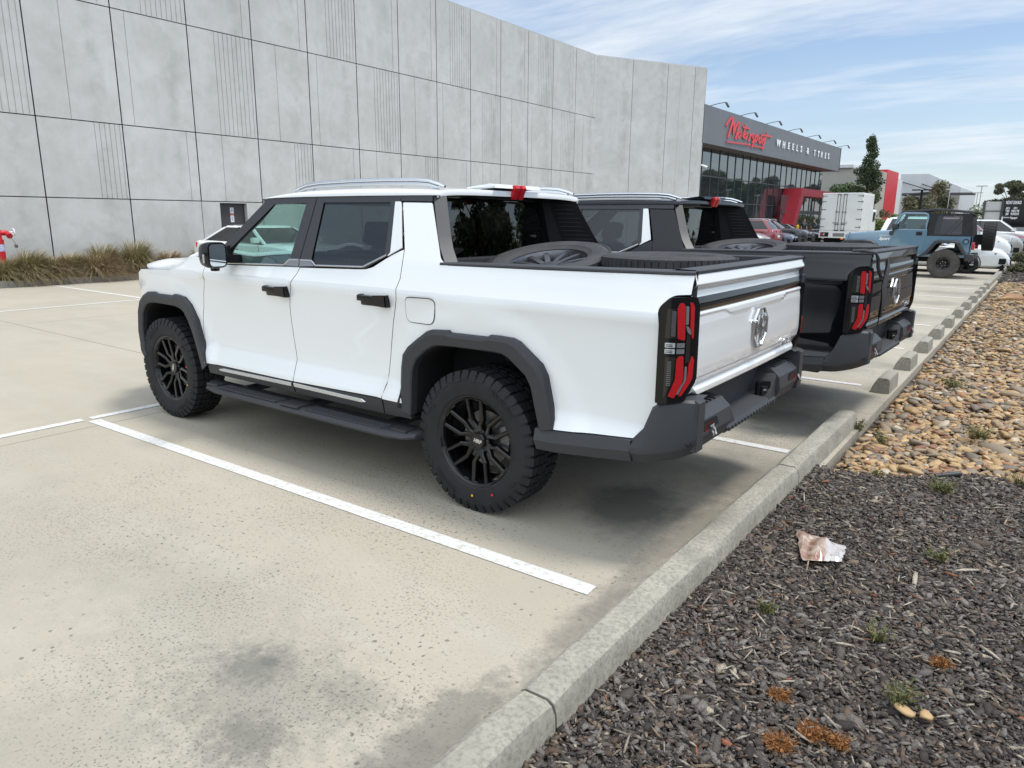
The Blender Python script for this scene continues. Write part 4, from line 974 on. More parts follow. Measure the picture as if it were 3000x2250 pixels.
def kerb_blocks():
    bm = B()
    P = [(-1.232, -.01), (-1.255, .06), (-1.288, .128), (-1.305, .152), (-1.325, .163), (-1.392, .163), (-1.41, .15), (-1.416, .12), (-1.42, -.01)]
    n = 10; L = .50; R_ = []
    for k in range(n+1):
        y = -L*k/n; e = .010 if k in (0, n) else 0
        R_.append([(x+.35*e*(1 if x < -1.32 else -1), y, z-(e if z > .1 else 0)) for x, z in P])
    rings(bm, R_, True, True); o = fin(bm, 'kerb_block', 'kerb', None, 38)
    words = ['first', 'second', 'third', 'fourth', 'fifth', 'sixth', 'seventh', 'eighth', 'ninth', 'tenth', 'eleventh']
    ys = [-3.80, -5.21, -6.58, -7.98, -9.40, -10.90, -12.42, -13.95, -15.32, -16.55, -17.85]
    for i, y in enumerate(ys):
        c = o if i == 0 else o.copy()
        if i: COL.objects.link(c)
        c.location = (random.uniform(-.006, .006), y, 0); c.rotation_euler = (0, 0, rad(random.uniform(-1, 1)))
        tag(c, f'grey concrete kerb block, {words[i]} in the row counting from the long near kerb', 'kerb block', 'spaced kerb blocks along the pebble bed')
kerb_blocks()

# ---- bark mulch (nobody could count it)
def chips(n, xr, yr, zf, size, name, mname, seed, cols, flat=1.0, lay=.010, stretch=1.0, thin=1.0):
    rg = np.random.default_rng(seed)
    c = np.stack([rg.uniform(*xr, n), rg.uniform(*yr, n)], 1); z = zf(c) + rg.uniform(0, lay, n)
    if seed in (5, 8):
        kb = np.array([BND(q) for q in c[:, 0]]); ok = c[:, 1] > kb+rg.normal(0, .035, n); c, z = c[ok], z[ok]; n = len(c)
    L = size*np.exp(rg.normal(0, .42, n)); W = L*rg.uniform(.28, .62, n)*thin; T = L*rg.uniform(.07, .17, n)*flat
    base = np.array([[-.5, -.34, 0], [-.08, -.52, .25], [.5, -.30, 0], [.42, .36, .1], [-.02, .50, .3], [-.46, .30, 0], [0, 0, .9]])
    L = L*stretch
    v = np.repeat(base[None], n, 0) + rg.normal(0, .09, (n, 7, 3)); v *= np.stack([L, W, T], 1)[:, None]
    low = v[:, :6].copy(); low[:, :, 2] -= T[:, None]*.9; low[:, :, :2] *= .92
    v = np.concatenate([v, low], 1)
    a = rg.uniform(0, 2*np.pi, n); tx = rg.normal(0, .30, n); ty = rg.normal(0, .26, n)
    ca, sa = np.cos(a), np.sin(a); cx, sx = np.cos(tx), np.sin(tx); cy, sy = np.cos(ty), np.sin(ty)
    x, y, zz = v[..., 0], v[..., 1], v[..., 2]
    y, zz = y*cx[:, None]-zz*sx[:, None], y*sx[:, None]+zz*cx[:, None]
    x, zz = x*cy[:, None]+zz*sy[:, None], -x*sy[:, None]+zz*cy[:, None]
    x, y = x*ca[:, None]-y*sa[:, None], x*sa[:, None]+y*ca[:, None]
    P = np.stack([x+c[:, :1], y+c[:, 1:], zz+z[:, None]], -1).reshape(-1, 3)
    f = np.array([[0, 1, 6], [1, 2, 6], [2, 3, 6], [3, 4, 6], [4, 5, 6], [5, 0, 6], [0, 7, 8], [0, 8, 1], [1, 8, 9], [1, 9, 2], [2, 9, 10], [2, 10, 3], [3, 10, 11], [3, 11, 4], [4, 11, 12], [4, 12, 5], [5, 12, 7], [5, 7, 0]])
    F = (f[None]+13*np.arange(n)[:, None, None]).reshape(-1, 3)
    k = rg.choice(len(cols), n, p=[q for q, _ in cols]); C = np.array([q for _, q in cols])[k]*rg.uniform(.65, 1.4, (n, 1))
    C = np.concatenate([C, np.ones((n, 1))], 1)
    return npmesh(name, P, F, mname, None, None, False, np.repeat(C, 18, 0))
def chipmat(name, rough, bump):
    m, t = mat(name, (.1, .1, .1), rough, 0, 0, .35); a = t.attr('chip'); c = t.coord('Object')
    n = t.noise(c, 150, 5, .75)
    t.link(t.mix(t.ramp(n, [(.32, .75), (.62, 0)]), a, (.026, .021, .018)), t.b.inputs['Base Color']); t.bump(n, bump, .004); return m
M['bark'] = chipmat('bark_chips', .8, .9)
CH = [(.32, (.100, .085, .074)), (.27, (.185, .165, .148)), (.20, (.046, .038, .034)), (.145, (.130, .088, .064)), (.035, (.22, .165, .115)), (.028, (.34, .29, .22)), (.002, (.28, .10, .05))]
zf = lambda c: np.full(len(c), .012) + .012*np.sin(c[:, 0]*5+1)*np.sin(c[:, 1]*3.1)
def mulch():
    a = chips(72000, (-2.85, -1.30), (-1.55, 3.1), zf, .0225, 'bark_mulch', 'bark', 5, CH, 1, .020); a['kind'] = 'stuff'
    tag(a, 'dark bark mulch covering the garden bed beside the kerb', 'mulch', None, 'stuff')
    b = chips(6000, (-4.5, -1.42), (-31, -21.3), lambda c: np.full(len(c), -.01), .07, 'bark_mulch', 'bark', 6, CH, 1, .03)
    tag(b, 'dark bark mulch at the far end of the pebble bed', 'mulch', None, 'stuff')
    c = chips(900, (-2.8, -1.36), (-1.5, 3.0), lambda c: zf(c)+.022, .022, 'wood_splinters', 'bark', 8, [(.66, (.42, .37, .29)), (.27, (.33, .24, .16)), (.07, (.30, .12, .06))], .8, .012, 1.7, .42)
    tag(c, 'pale wood splinters and dry leaf bits strewn over the dark mulch', 'splinters', None, 'stuff')
mulch()
# ---- river pebbles
def stone_mesh(seed, sub):
    bm = B(); bmesh.ops.create_icosphere(bm, subdivisions=sub, radius=1); rr = np.random.default_rng(seed)
    k = rr.normal(0, 1.4, (4, 3)); ph = rr.uniform(0, 6, 4); e = rr.uniform(2.0, 3.2); cutn = rr.normal(0, 1, (5, 3)); cutn /= np.linalg.norm(cutn, axis=1)[:, None]; cutd = rr.uniform(.52, .86, 5)
    for v in bm.verts:
        p = np.array(v.co); d = 1 + .085*sum(math.sin(float(k[i] @ p)*1.3+ph[i]) for i in range(4)); q = p*d
        for cn, cd in zip(cutn, cutd):      # flat worn facets
            o_ = float(q @ cn)-cd
            if o_ > 0: q = q-cn*o_*.88
        v.co = (q[0]*1.08, q[1]*.70, q[2]*.36)
    f = np.array([[v.index for v in f_.verts] for f_ in bm.faces]); P = np.array([v.co for v in bm.verts]); bm.free(); return P, f
PEB = [(.24, (.38, .245, .115)), (.20, (.28, .205, .130)), (.14, (.205, .172, .130)), (.14, (.125, .112, .095)), (.10, (.45, .31, .155)), (.10, (.27, .125, .058)), (.05, (.50, .44, .34)), (.03, (.22, .10, .06))]
def stonemat():
    m, t = mat('river_stone', (.3, .25, .2), .62, 0, 0, .35); a = t.attr('chip'); c = t.coord('Object'); g = t.N.new('ShaderNodeObjectInfo')
    n = t.noise(c, 22, 6, .65); n2 = t.noise(c, 90, 4, .7)
    col = t.mix(t.ramp(n, [(.35, 0), (.75, .5)]), a, (.30, .21, .12)); col = t.mix(t.ramp(n2, [(.3, .4), (.5, 0)]), col, (.14, .11, .085))
    t.link(col, t.b.inputs['Base Color']); t.bump(n2, .15, .004); return m
M['stone'] = stonemat()
def pebbles():
    rg = np.random.default_rng(21); var = [stone_mesh(s, 2) for s in range(8)]; var1 = [stone_mesh(s+30, 1) for s in range(6)]
    Ps, Fs, Cs = [], [], []; off = 0
    # positions: near part dense and small, far part coarser
    pos = []
    for y0, y1, dens, sz in ((-1.0, -3.5, 1250, .029), (-3.5, -7, 900, .031), (-7, -13, 560, .036), (-13, -21.4, 330, .043)):
        n = int(dens*(y0-y1)*1.75); pos += [(x, y, sz) for x, y in zip(rg.uniform(-3.2, -1.49, n), rg.uniform(y1, y0, n))]
    near = []
    for i, (x, y, sz) in enumerate(pos):
        if y > BND(x)-.02+.05*math.sin(9*x)+rg.normal(0, .03): continue      # edge of the mulch
        s = sz*math.exp(rg.normal(0, .34)); a = rg.uniform(0, 6.28); tx, ty = rg.normal(0, .22, 2)
        z = -.085 + rg.uniform(.05, .5)*s + rg.uniform(0, .035) + (.055 if y > -1.6 else .030 if y > -2.2 else .010); z -= .035*sm(-1.62, -1.50, x)
        if rg.random() < .10: s *= 1.3
        col = PEB[rg.choice(len(PEB), p=[p for p, _ in PEB])][1]; col = np.array(col)*rg.uniform(.8, 1.25)
        near.append((x, y, z, s, a, tx, ty, col, i))
    # the largest ones in view stand alone
    order = sorted(range(len(near)), key=lambda k: -(near[k][3]**2/((near[k][0]+2.49)**2+(near[k][1]-3.97)**2+2.2))*(1 if near[k][0] > -2.62 and near[k][2] > -.035 else 0))
    solo = set(order[:260]); meshes = {}
    for k, (x, y, z, s, a, tx, ty, col, i) in enumerate(near):
        R_ = Matrix.Translation((x, y, z)) @ Matrix.Rotation(a, 4, 'Z') @ Matrix.Rotation(tx, 4, 'X') @ Matrix.Rotation(ty, 4, 'Y') @ Matrix.Scale(s, 4)
        if k in solo:
            key = (i % 8, min(range(len(PEB)), key=lambda j: abs(PEB[j][1][0]-col[0])+abs(PEB[j][1][1]-col[1])))
            if key not in meshes:
                P, f = var[key[0]]; o = npmesh('river_stone', P, f, 'stone', None, None, True, np.repeat([[*PEB[key[1]][1], 1]], len(f), 0)); meshes[key] = o.data
            else: o = link('river_stone', meshes[key])
            o.matrix_world = R_; tag(o, 'rounded river stone showing on top of the pebble bed', 'stone', 'river stones in the pebble bed'); continue
        P, f = var[i % 8] if y > -6 else var1[i % 6]
        m3 = np.array(R_.to_3x3()); Ps.append(P @ m3.T + np.array((x, y, z))); Fs.append(f+off); Cs.append(np.repeat([[*col, 1]], len(f), 0)); off += len(P)
    o = npmesh('river_pebbles', np.concatenate(Ps), np.concatenate(Fs), 'stone', None, None, True, np.concatenate(Cs))
    tag(o, 'smaller tan and grey river pebbles filling the bed along the kerb', 'pebbles', None, 'stuff')
    # two ochre stones on the mulch
    for nm, x, y, s, sd, lb in (('loose_stone', -2.32, 1.44, .038, 3, 'ochre stone half sunk in the mulch, the left one of a pair'), ('loose_stone', -2.378, 1.43, .034, 5, 'ochre stone on the mulch, the right one of a pair')):
        P, f = stone_mesh(sd+60, 2); o = npmesh(nm, P, f, 'stone', None, None, True, np.repeat([[.46, .31, .15, 1]], len(f), 0))
        o.location = (x, y, .042); o.scale = (s, s, s*.9); o.rotation_euler = (0, .1, sd); tag(o, lb, 'stone')
pebbles()
# ---- plastic bag, weeds, drip pipe
def litter():
    bm = B(); rr = random.Random(4); n, k = 16, 11; G = []
    c0 = [(-1.605, .165), (-1.735, .520), (-1.89, .42), (-1.875, .225)]
    for i in range(n):
        row = []
        for j in range(k):
            u, v = i/(n-1), j/(k-1)
            x = (c0[0][0]*(1-u)+c0[3][0]*u)*(1-v)+(c0[1][0]*(1-u)+c0[2][0]*u)*v; y = (c0[0][1]*(1-u)+c0[3][1]*u)*(1-v)+(c0[1][1]*(1-u)+c0[2][1]*u)*v
            b = math.sin(u*3.14)**.5*math.sin(v*3.14)**.5
            row.append(bm.verts.new((x+rr.uniform(-.006, .006), y+rr.uniform(-.006, .006), .050+b*(.022+.014*math.sin(u*11+v*4)+.016*math.sin(v*13-u*5)+rr.uniform(-.006, .006)))))
        G.append(row)
    for i in range(n-1):
        for j in range(k-1): bm.faces.new((G[i][j], G[i+1][j], G[i+1][j+1], G[i][j+1])).material_index = 1 if i > 8 else 0
    m1, t = mat('dirty_bag', (.5, .4, .35), .25, 0, .3); c = t.coord('Object'); t.link(t.mix(t.ramp(t.noise(c, 14, 6, .7), [(.38, 0), (.62, 1)]), (.50, .40, .34), (.22, .115, .075)), t.b.inputs['Base Color'])
    m2, t = mat('clear_bag', (.66, .65, .64), .18, 0, .4); c = t.coord('Object'); t.link(t.mix(t.ramp(t.noise(c, 20, 5, .7), [(.45, 0), (.75, .7)]), (.46, .44, .43), (.32, .24, .20)), t.b.inputs['Base Color'])
    o = fin(bm, 'plastic_bag', [m1, m2], None, 25, False); tag(o, 'crumpled muddy clear plastic bag lying on the bark mulch', 'plastic bag')
    M['weed'] = leafmat('weed_leaf', [(.055, .075, .02), (.10, .12, .035), (.20, .15, .07)]); M['weedred'] = leafmat('orange_moss', [(.15, .060, .018), (.27, .115, .035)])
    def tuft(nm, x, y, r, h, n, m, lb, grp, zz=.03, seed=0, w0=.0016):
        rg = np.random.default_rng(seed+40); V_, F_, T_ = [], [], []
        for i in range(n):
            a = rg.uniform(0, 6.28); q = rg.uniform(0, r*.5); b = np.array([q*math.cos(a), q*math.sin(a), 0]); a2 = a+rg.normal(0, .7); out = rg.uniform(.3, 1)*r; hh = h*rg.uniform(.4, 1.1)
            for k in range(3):
                p0 = b+np.array([math.cos(a2)*out*(k/3)**1.3, math.sin(a2)*out*(k/3)**1.3, hh*k/3]); p1 = b+np.array([math.cos(a2)*out*((k+1)/3)**1.3, math.sin(a2)*out*((k+1)/3)**1.3, hh*(k+1)/3])
                w = np.array([-math.sin(a2), math.cos(a2), 0])*w0*(1 if k < 2 else .6); w += rg.normal(0, w0*.4, 3)
                o0 = len(V_); V_ += [p0-w, p0+w, p1+w*.8, p1-w*.8]; F_.append([o0, o0+1, o0+2, o0+3]); T_.append(rg.random())
                if rg.random() < .55:
                    l = p1+rg.normal(0, .006, 3); d = rg.normal(0, 1, 3)*w0*3.2; e = rg.normal(0, 1, 3)*w0*2; o0 = len(V_); V_ += [l-d, l-e, l+d, l+e]; F_.append([o0, o0+1, o0+2, o0+3]); T_.append(rg.random())
        o = npmesh(nm, np.array(V_), np.array(F_), m, None, T_); o.location = (x, y, zz); tag(o, lb, 'weed', grp)
    g = 'small weeds growing in the beds'
    tuft('weed', -1.43, -2.30, .06, .10, 90, 'weed', 'dark green weed growing against the end of the long near kerb', g, -.02, 1)
    tuft('weed', -2.16, -1.02, .09, .085, 110, 'weed', 'wide grey green weed at the front edge of the pebble bed', g, .02, 2)
    tuft('weed', -2.57, -1.45, .08, .09, 90, 'weed', 'weed at the pebble edge by the right border of the photo', g, .02, 3)
    tuft('weed', -2.267, .06, .06, .05, 90, 'weed', 'low weed on the mulch to the right of the plastic bag', g, .03, 4)
    tuft('weed', -2.16, 1.02, .05, .07, 50, 'weed', 'thin reddish weed in the middle of the mulch', g, .03, 5)
    tuft('weed', -2.295, 1.40, .06, .07, 70, 'weed', 'thin weed behind the pair of ochre stones', g, .03, 6)
    tuft('weed', -1.79, -1.10, .035, .035, 60, 'weed', 'tiny bright green weed at the corner of mulch and pebbles', g, .02, 7)
    tuft('weed', -1.66, -2.0, .05, .07, 60, 'weed', 'small weed among the pebbles near the kerb end', g, -.0, 8)
    tuft('weed', -2.25, -2.6, .11, .10, 120, 'weed', 'brown green weed clump in the middle of the pebble bed', g, 0, 9); tuft('weed', -1.9, -4.6, .12, .09, 110, 'weed', 'weed clump in the pebble bed beside the second kerb block', g, 0, 10)
    tuft('weed', -1.73, 1.07, .035, .045, 60, 'weed', 'greenish brown weed on the mulch close to the kerb', g, .03, 11)
    gm = 'orange moss patches on the mulch'
    for k, (x, y, lb) in enumerate(((-2.02, 1.86, 'orange moss patch on the mulch, largest and nearest the kerb'), (-2.09, 1.74, 'orange moss patch beside the largest one'), (-2.17, 1.74, 'orange moss patch on the mulch with a dead leaf'), (-2.39, 1.05, 'orange moss patch at the right of the mulch'), (-1.95, 1.62, 'small orange moss patch nearest the plastic bag'))):
        tuft('moss', x, y, .046 if k < 2 else .034, .016, 300, 'weedred', lb, gm, .030, 20+k, .0011)
    bm = B(); tube(bm, [(-2.10, -1.30, .035), (-2.20, -1.365, .05), (-2.236, -1.392, .055)], .016, 10); tag(fin(bm, 'drip_pipe', 'trim', None, 40), 'short black irrigation pipe end poking out at the pebble edge', 'pipe')
litter()
# ---------------------------------------------------------------- the concrete warehouse
def mat_wall():
    m, t = mat('precast_concrete', (.5, .5, .5), .85, 0, 0, .3); c = t.coord('Object')
    n1 = t.noise(c, .55, 7, .62, .6); n2 = t.noise(c, 2.6, 7, .66, .4); n3 = t.noise(t.coord('Object', (1, 1, .16)), 3.2, 6, .6)
    col = t.mix(t.ramp(n1, [(.32, 0), (.66, 1)]), (.44, .442, .428), (.535, .537, .525))
    col = t.mix(t.math('MULTIPLY', t.ramp(n2, [(.42, 0), (.68, 1)]), .42), col, (.365, .368, .345))
    col = t.mix(t.math('MULTIPLY', t.ramp(n3, [(.50, 0), (.78, 1)]), .40), col, (.56, .565, .575))
    # dust and damp grows from the joints: panel edges, fixed pattern
    x, y, z = t.sep(c)
    fy = t.math('ABSOLUTE', t.math('SUBTRACT', t.math('FRACT', t.math('DIVIDE', t.math('ADD', y, 3.98), 2.0792)), .5))
    edge = t.math('MULTIPLY', t.ramp(fy, [(.36, 0), (.5, 1)]), t.ramp(t.noise(c, 1.3, 6, .7), [(.42, 0), (.7, 1)]))
    col = t.mix(t.math('MULTIPLY', edge, .55), col, (.30, .305, .285))
    low = t.math('MULTIPLY', t.ramp(t.math('MULTIPLY', z, .25), [(.0, 1), (.55, 0)]), t.ramp(t.noise(c, 1.0, 5, .65), [(.38, 0), (.66, 1)]))
    col = t.mix(t.math('MULTIPLY', low, .42), col, (.33, .335, .315))
    sp = t.voro(c, 3.1); col = t.mix(t.math('MULTIPLY', t.ramp(sp, [(.015, 1), (.035, 0)]), .5), col, (.2, .2, .19))
    t.link(col, t.b.inputs['Base Color']); t.bump(t.noise(c, 45, 5, .7), .12, .004); return m
M['wall'] = mat_wall(); M['joint'] = varied('joint_sealant', (.25, .235, .20), (.32, .30, .26), 6, .9)
M['cap'] = varied('wall_capping', (.42, .43, .42), (.5, .5, .5), 4, .5)
M['doorgrey'] = plastic('door_paint', (.050, .048, .054), .5)
def wall_panels(bm, P0, P1, z0, z1, cuts, gw=.030, thick=.14):
    """boxes between grooves: cuts = positions (m from P0) of grooves"""
    d = V((P1[0]-P0[0], P1[1]-P0[1])); L = d.length; d.normalize(); n = V((d.y, -d.x))
    cs = [(-gw, gw)] + sorted(cuts)+[(L, gw)]
    for (a, wa), (b, wb) in zip(cs, cs[1:]):
        s0 = a+wa/2 if a >= 0 else 0; s1 = b-wb/2
        if s1-s0 < .005: continue
        q = [(P0[0]+d.x*s0, P0[1]+d.y*s0), (P0[0]+d.x*s1, P0[1]+d.y*s1)]
        pts = [q[0], q[1], (q[1][0]-n.x*thick*-1, q[1][1]-n.y*thick*-1), (q[0][0]+n.x*thick, q[0][1]+n.y*thick)]
        prism(bm, pts, 2, z0, z1)
def warehouse():
    T = thing('warehouse', 'grey precast concrete warehouse with grooved panels running along the car park', 'warehouse', (18, -14, 0)); o = V((18, -14, 0))
    Y = [-3.98-2.0792*k for k in range(-7, 14)]           # panel joints; index 7 = -3.98
    X = 18.0; bm = B(); zz = [(.0, 2.058), (2.082, 3.985), (4.009, 6.848), (6.872, 9.93)]
    def single(k, row): pass
    for i in range(len(Y)-1):
        k = i-7; ya, yb = Y[i], Y[i+1]; w = ya-yb
        for row, (z0, z1) in enumerate(zz):
            cuts = []
            cl = lambda a, b, n: [(a+(b-a)*j/(n-1), .024) for j in range(n)]
            if row == 3: cuts = cl(.80, 1.93, 9) if k % 3 == 1 else [(1.76, .022)]
            elif row == 2: cuts = cl(.80, 1.95, 9) if k % 3 == 2 else ([(.81, .022)] if k % 3 == 0 else [(.325, .022)])
            elif row == 1: cuts = cl(1.34, 1.98, 6) if k % 3 == 0 else ([(1.77, .022)] if k % 3 == 1 else [(.80, .022)])
            if row == 0 and k == 2:   # doorway
                for a, b, c0, c1 in ((0, .58, z0, z1), (1.50, w-.014, z0, z1), (.58, 1.50, 2.03, z1)):
                    wall_panels(bm, (X, ya-a), (X, ya-b), c0, c1, [], 0)
                continue
            wall_panels(bm, (X, ya-.012), (X, yb+.012), z0, z1, cuts, .024); wall_panels(bm, (X+.015, ya-.012), (X+.015, yb+.012), z0, z1, [], .0)
    bmesh.ops.translate(bm, vec=-o, verts=bm.verts[:])
    A, E_ = (X, -31.02), (14.5, -37.24); d = V((E_[0]-A[0], E_[1]-A[1])); L = d.length; d.normalize()
    b2 = B(); wall_panels(b2, A, E_, 0, 9.93, [(2.28, .028), (4.55, .028), (5.40, .010), (6.38, .028)], .02)
    # return face round the corner
    wall_panels(b2, (14.5+.02, -37.25), (17.2, -40.4), 0, 9.93, [(2.1, .02)], .02)
    bmesh.ops.translate(b2, vec=-o, verts=b2.verts[:]); me = bpy.data.meshes.new('x'); b2.to_mesh(me); b2.free(); bm.from_mesh(me); bpy.data.meshes.remove(me)
    for f in bm.faces: f.material_index = 0
    w_ = fin(bm, 'wall', 'wall', T, 30)
    bm = B(); box(bm, X+.024, X+.30, -31.0, Y[0]+.2, 0, 9.9); n = V((-d.y, d.x)) if False else V((d.y, -d.x))
    q = [(A[0]+n.x*.02, A[1]+n.y*.02), (E_[0]+n.x*.02, E_[1]+n.y*.02), (17.3, -40.2), (X+.6, -40), (X+.6, -31)]
    prism(bm, q, 2, 0, 9.9); bmesh.ops.translate(bm, vec=-o, verts=bm.verts[:]); fin(bm, 'joint_backing', 'joint', T)
    bm = B(); box(bm, X-.035, X+.32, -31.03, Y[0]+.2, 9.935, 10.0)
    prism(bm, [(A[0]-.035, A[1]), (E_[0]-.05, E_[1]-.03), (E_[0]+.25, E_[1]-.16), (A[0]+.3, A[1]-.05)], 2, 9.935, 10.0); bmesh.ops.translate(bm, vec=-o, verts=bm.verts[:]); fin(bm, 'capping', 'cap', T)
    bm = B()
    for y, z, r in ((-14.434, 8.46, .085), (-29.80, 8.51, .10), (-14.47, 8.11, .02), (-29.82, 8.18, .025)): lathe(bm, [(r, .004), (r, -.006), (r*.75, -.004), (0, -.003)], 20, Matrix.Translation((X-.003, y, z)) @ Matrix.Rotation(rad(90), 4, 'Z'))
    bmesh.ops.translate(bm, vec=-o, verts=bm.verts[:]); fin(bm, 'overflow_outlet', 'void', T)
    # door
    ya = Y[9]-.58; bm = B(); box(bm, X+.008, X+.022, ya-.92, ya, .12, 2.03, .002, 1); bmesh.ops.translate(bm, vec=-o, verts=bm.verts[:]); dr = fin(bm, 'door', 'doorgrey', T)
    bm = B(); box(bm, X-.02, X+.05, ya-.99, ya+.11, 2.035, 2.075, .003, 1); bmesh.ops.translate(bm, vec=-o, verts=bm.verts[:]); fin(bm, 'lintel', 'cap', dr)
    bm = B(); box(bm, X-.01, X+.03, ya-.08, ya-.05, 1.05, 1.19, .004, 1); lathe(bm, [(.02, -.02), (.02, .02), (0, .02)], 12, Matrix.Translation((X+.02, ya-.065, 1.24)) @ Matrix.Rotation(rad(90), 4, 'Z')); bmesh.ops.translate(bm, vec=-o, verts=bm.verts[:]); fin(bm, 'handle', 'silver', dr)
    M['notice'] = varied('printed_notice', (.62, .64, .70), (.20, .24, .48), 40, .6); M['orange'] = mat('orange_print', (.7, .18, .05), .6)[0]
    for z0, z1 in ((1.72, 1.90), (1.46, 1.66)):
        bm = B(); box(bm, X+.004, X+.0075, ya-.54, ya-.42, z0, z1); box(bm, X+.002, X+.0035, ya-.51, ya-.45, z0+.04, z1-.03, 0, 2, 1); bmesh.ops.translate(bm, vec=-o, verts=bm.verts[:]); fin(bm, 'notice', ['whitefilm', 'notice'], dr)
    bm = B(); box(bm, X+.004, X+.0075, ya-.535, ya-.425, 1.665, 1.70); bmesh.ops.translate(bm, vec=-o, verts=bm.verts[:]); fin(bm, 'notice', 'orange', dr)
warehouse()
def security_cameras():
    for x, y, z, lb, a in ((15.05, -36.60, 4.80, 'small white dome camera high on the warehouse end wall', 0), (14.45, -37.75, 4.72, 'small white bullet camera at the warehouse corner by the tyre shop glass', 1)):
        t = thing('security_camera', lb, 'camera', (x, y, z)); bm = B()
        lathe(bm, [(0, -.03), (.07, -.03), (.075, .02), (.05, .07), (0, .085)], 14, Matrix.Rotation(rad(90), 4, 'Z')) if not a else tube(bm, [(.15, .1, .06), (0, 0, 0), (-.25, -.05, -.1)], [.03, .06, .06], 10)
        fin(bm, 'housing', 'white', t); bm = B(); bmesh.ops.create_icosphere(bm, subdivisions=2, radius=.045, matrix=Matrix.Translation((-.08, 0, -.01) if not a else (-.26, -.052, -.104))); fin(bm, 'lens', 'gloss', t)
security_cameras()
# ---------------------------------------------------------------- the tyre shop
M['fascia'], _t = mat('grey_fascia', (.16, .165, .178), .45, .1); _c = _t.coord('Object')
_t.link(_t.mix(_t.ramp(_t.noise(_t.coord('Object', (1, 1, .08)), 1.6, 6, .6), [(.5, 0), (.8, .35)]), (.150, .155, .168), (.24, .245, .26)), _t.b.inputs['Base Color'])
_w = _t.N.new('ShaderNodeTexWave'); _w.bands_direction = 'Y'; _w.inputs['Scale'].default_value = 3.2; _t.link(_c, _w.inputs[0]); _t.bump(_w.outputs[1], .25, .02)
M['signred'] = mat('sign_red', (.66, .062, .070), .5)[0]; M['signwhite'] = mat('sign_white', (.85, .86, .88), .5)[0]
M['portal'] = varied('red_cladding', (.22, .010, .022), (.26, .016, .028), 2, .42, 0, None, 3)
M['soffit'] = varied('soffit_sheet', (.13, .12, .115), (.17, .155, .15), 3, .6)
M['facade'], _t = mat('facade_glass', (.030, .036, .042), .03, 0, 0, 1.0, 1.6); _t.b.inputs['Specular IOR Level'].default_value = .9; _t.b.inputs['IOR'].default_value = 2.0
_w = _t.N.new('ShaderNodeBump'); _w.inputs['Strength'].default_value = .05; _w.inputs['Distance'].default_value = .05; _t.link(_t.noise(_t.coord(), .5, 2), _w.inputs['Height']); _t.link(_w.outputs[0], _t.b.inputs['Normal'])
M['mullion'] = plastic('mullion', (.05, .052, .055), .4)
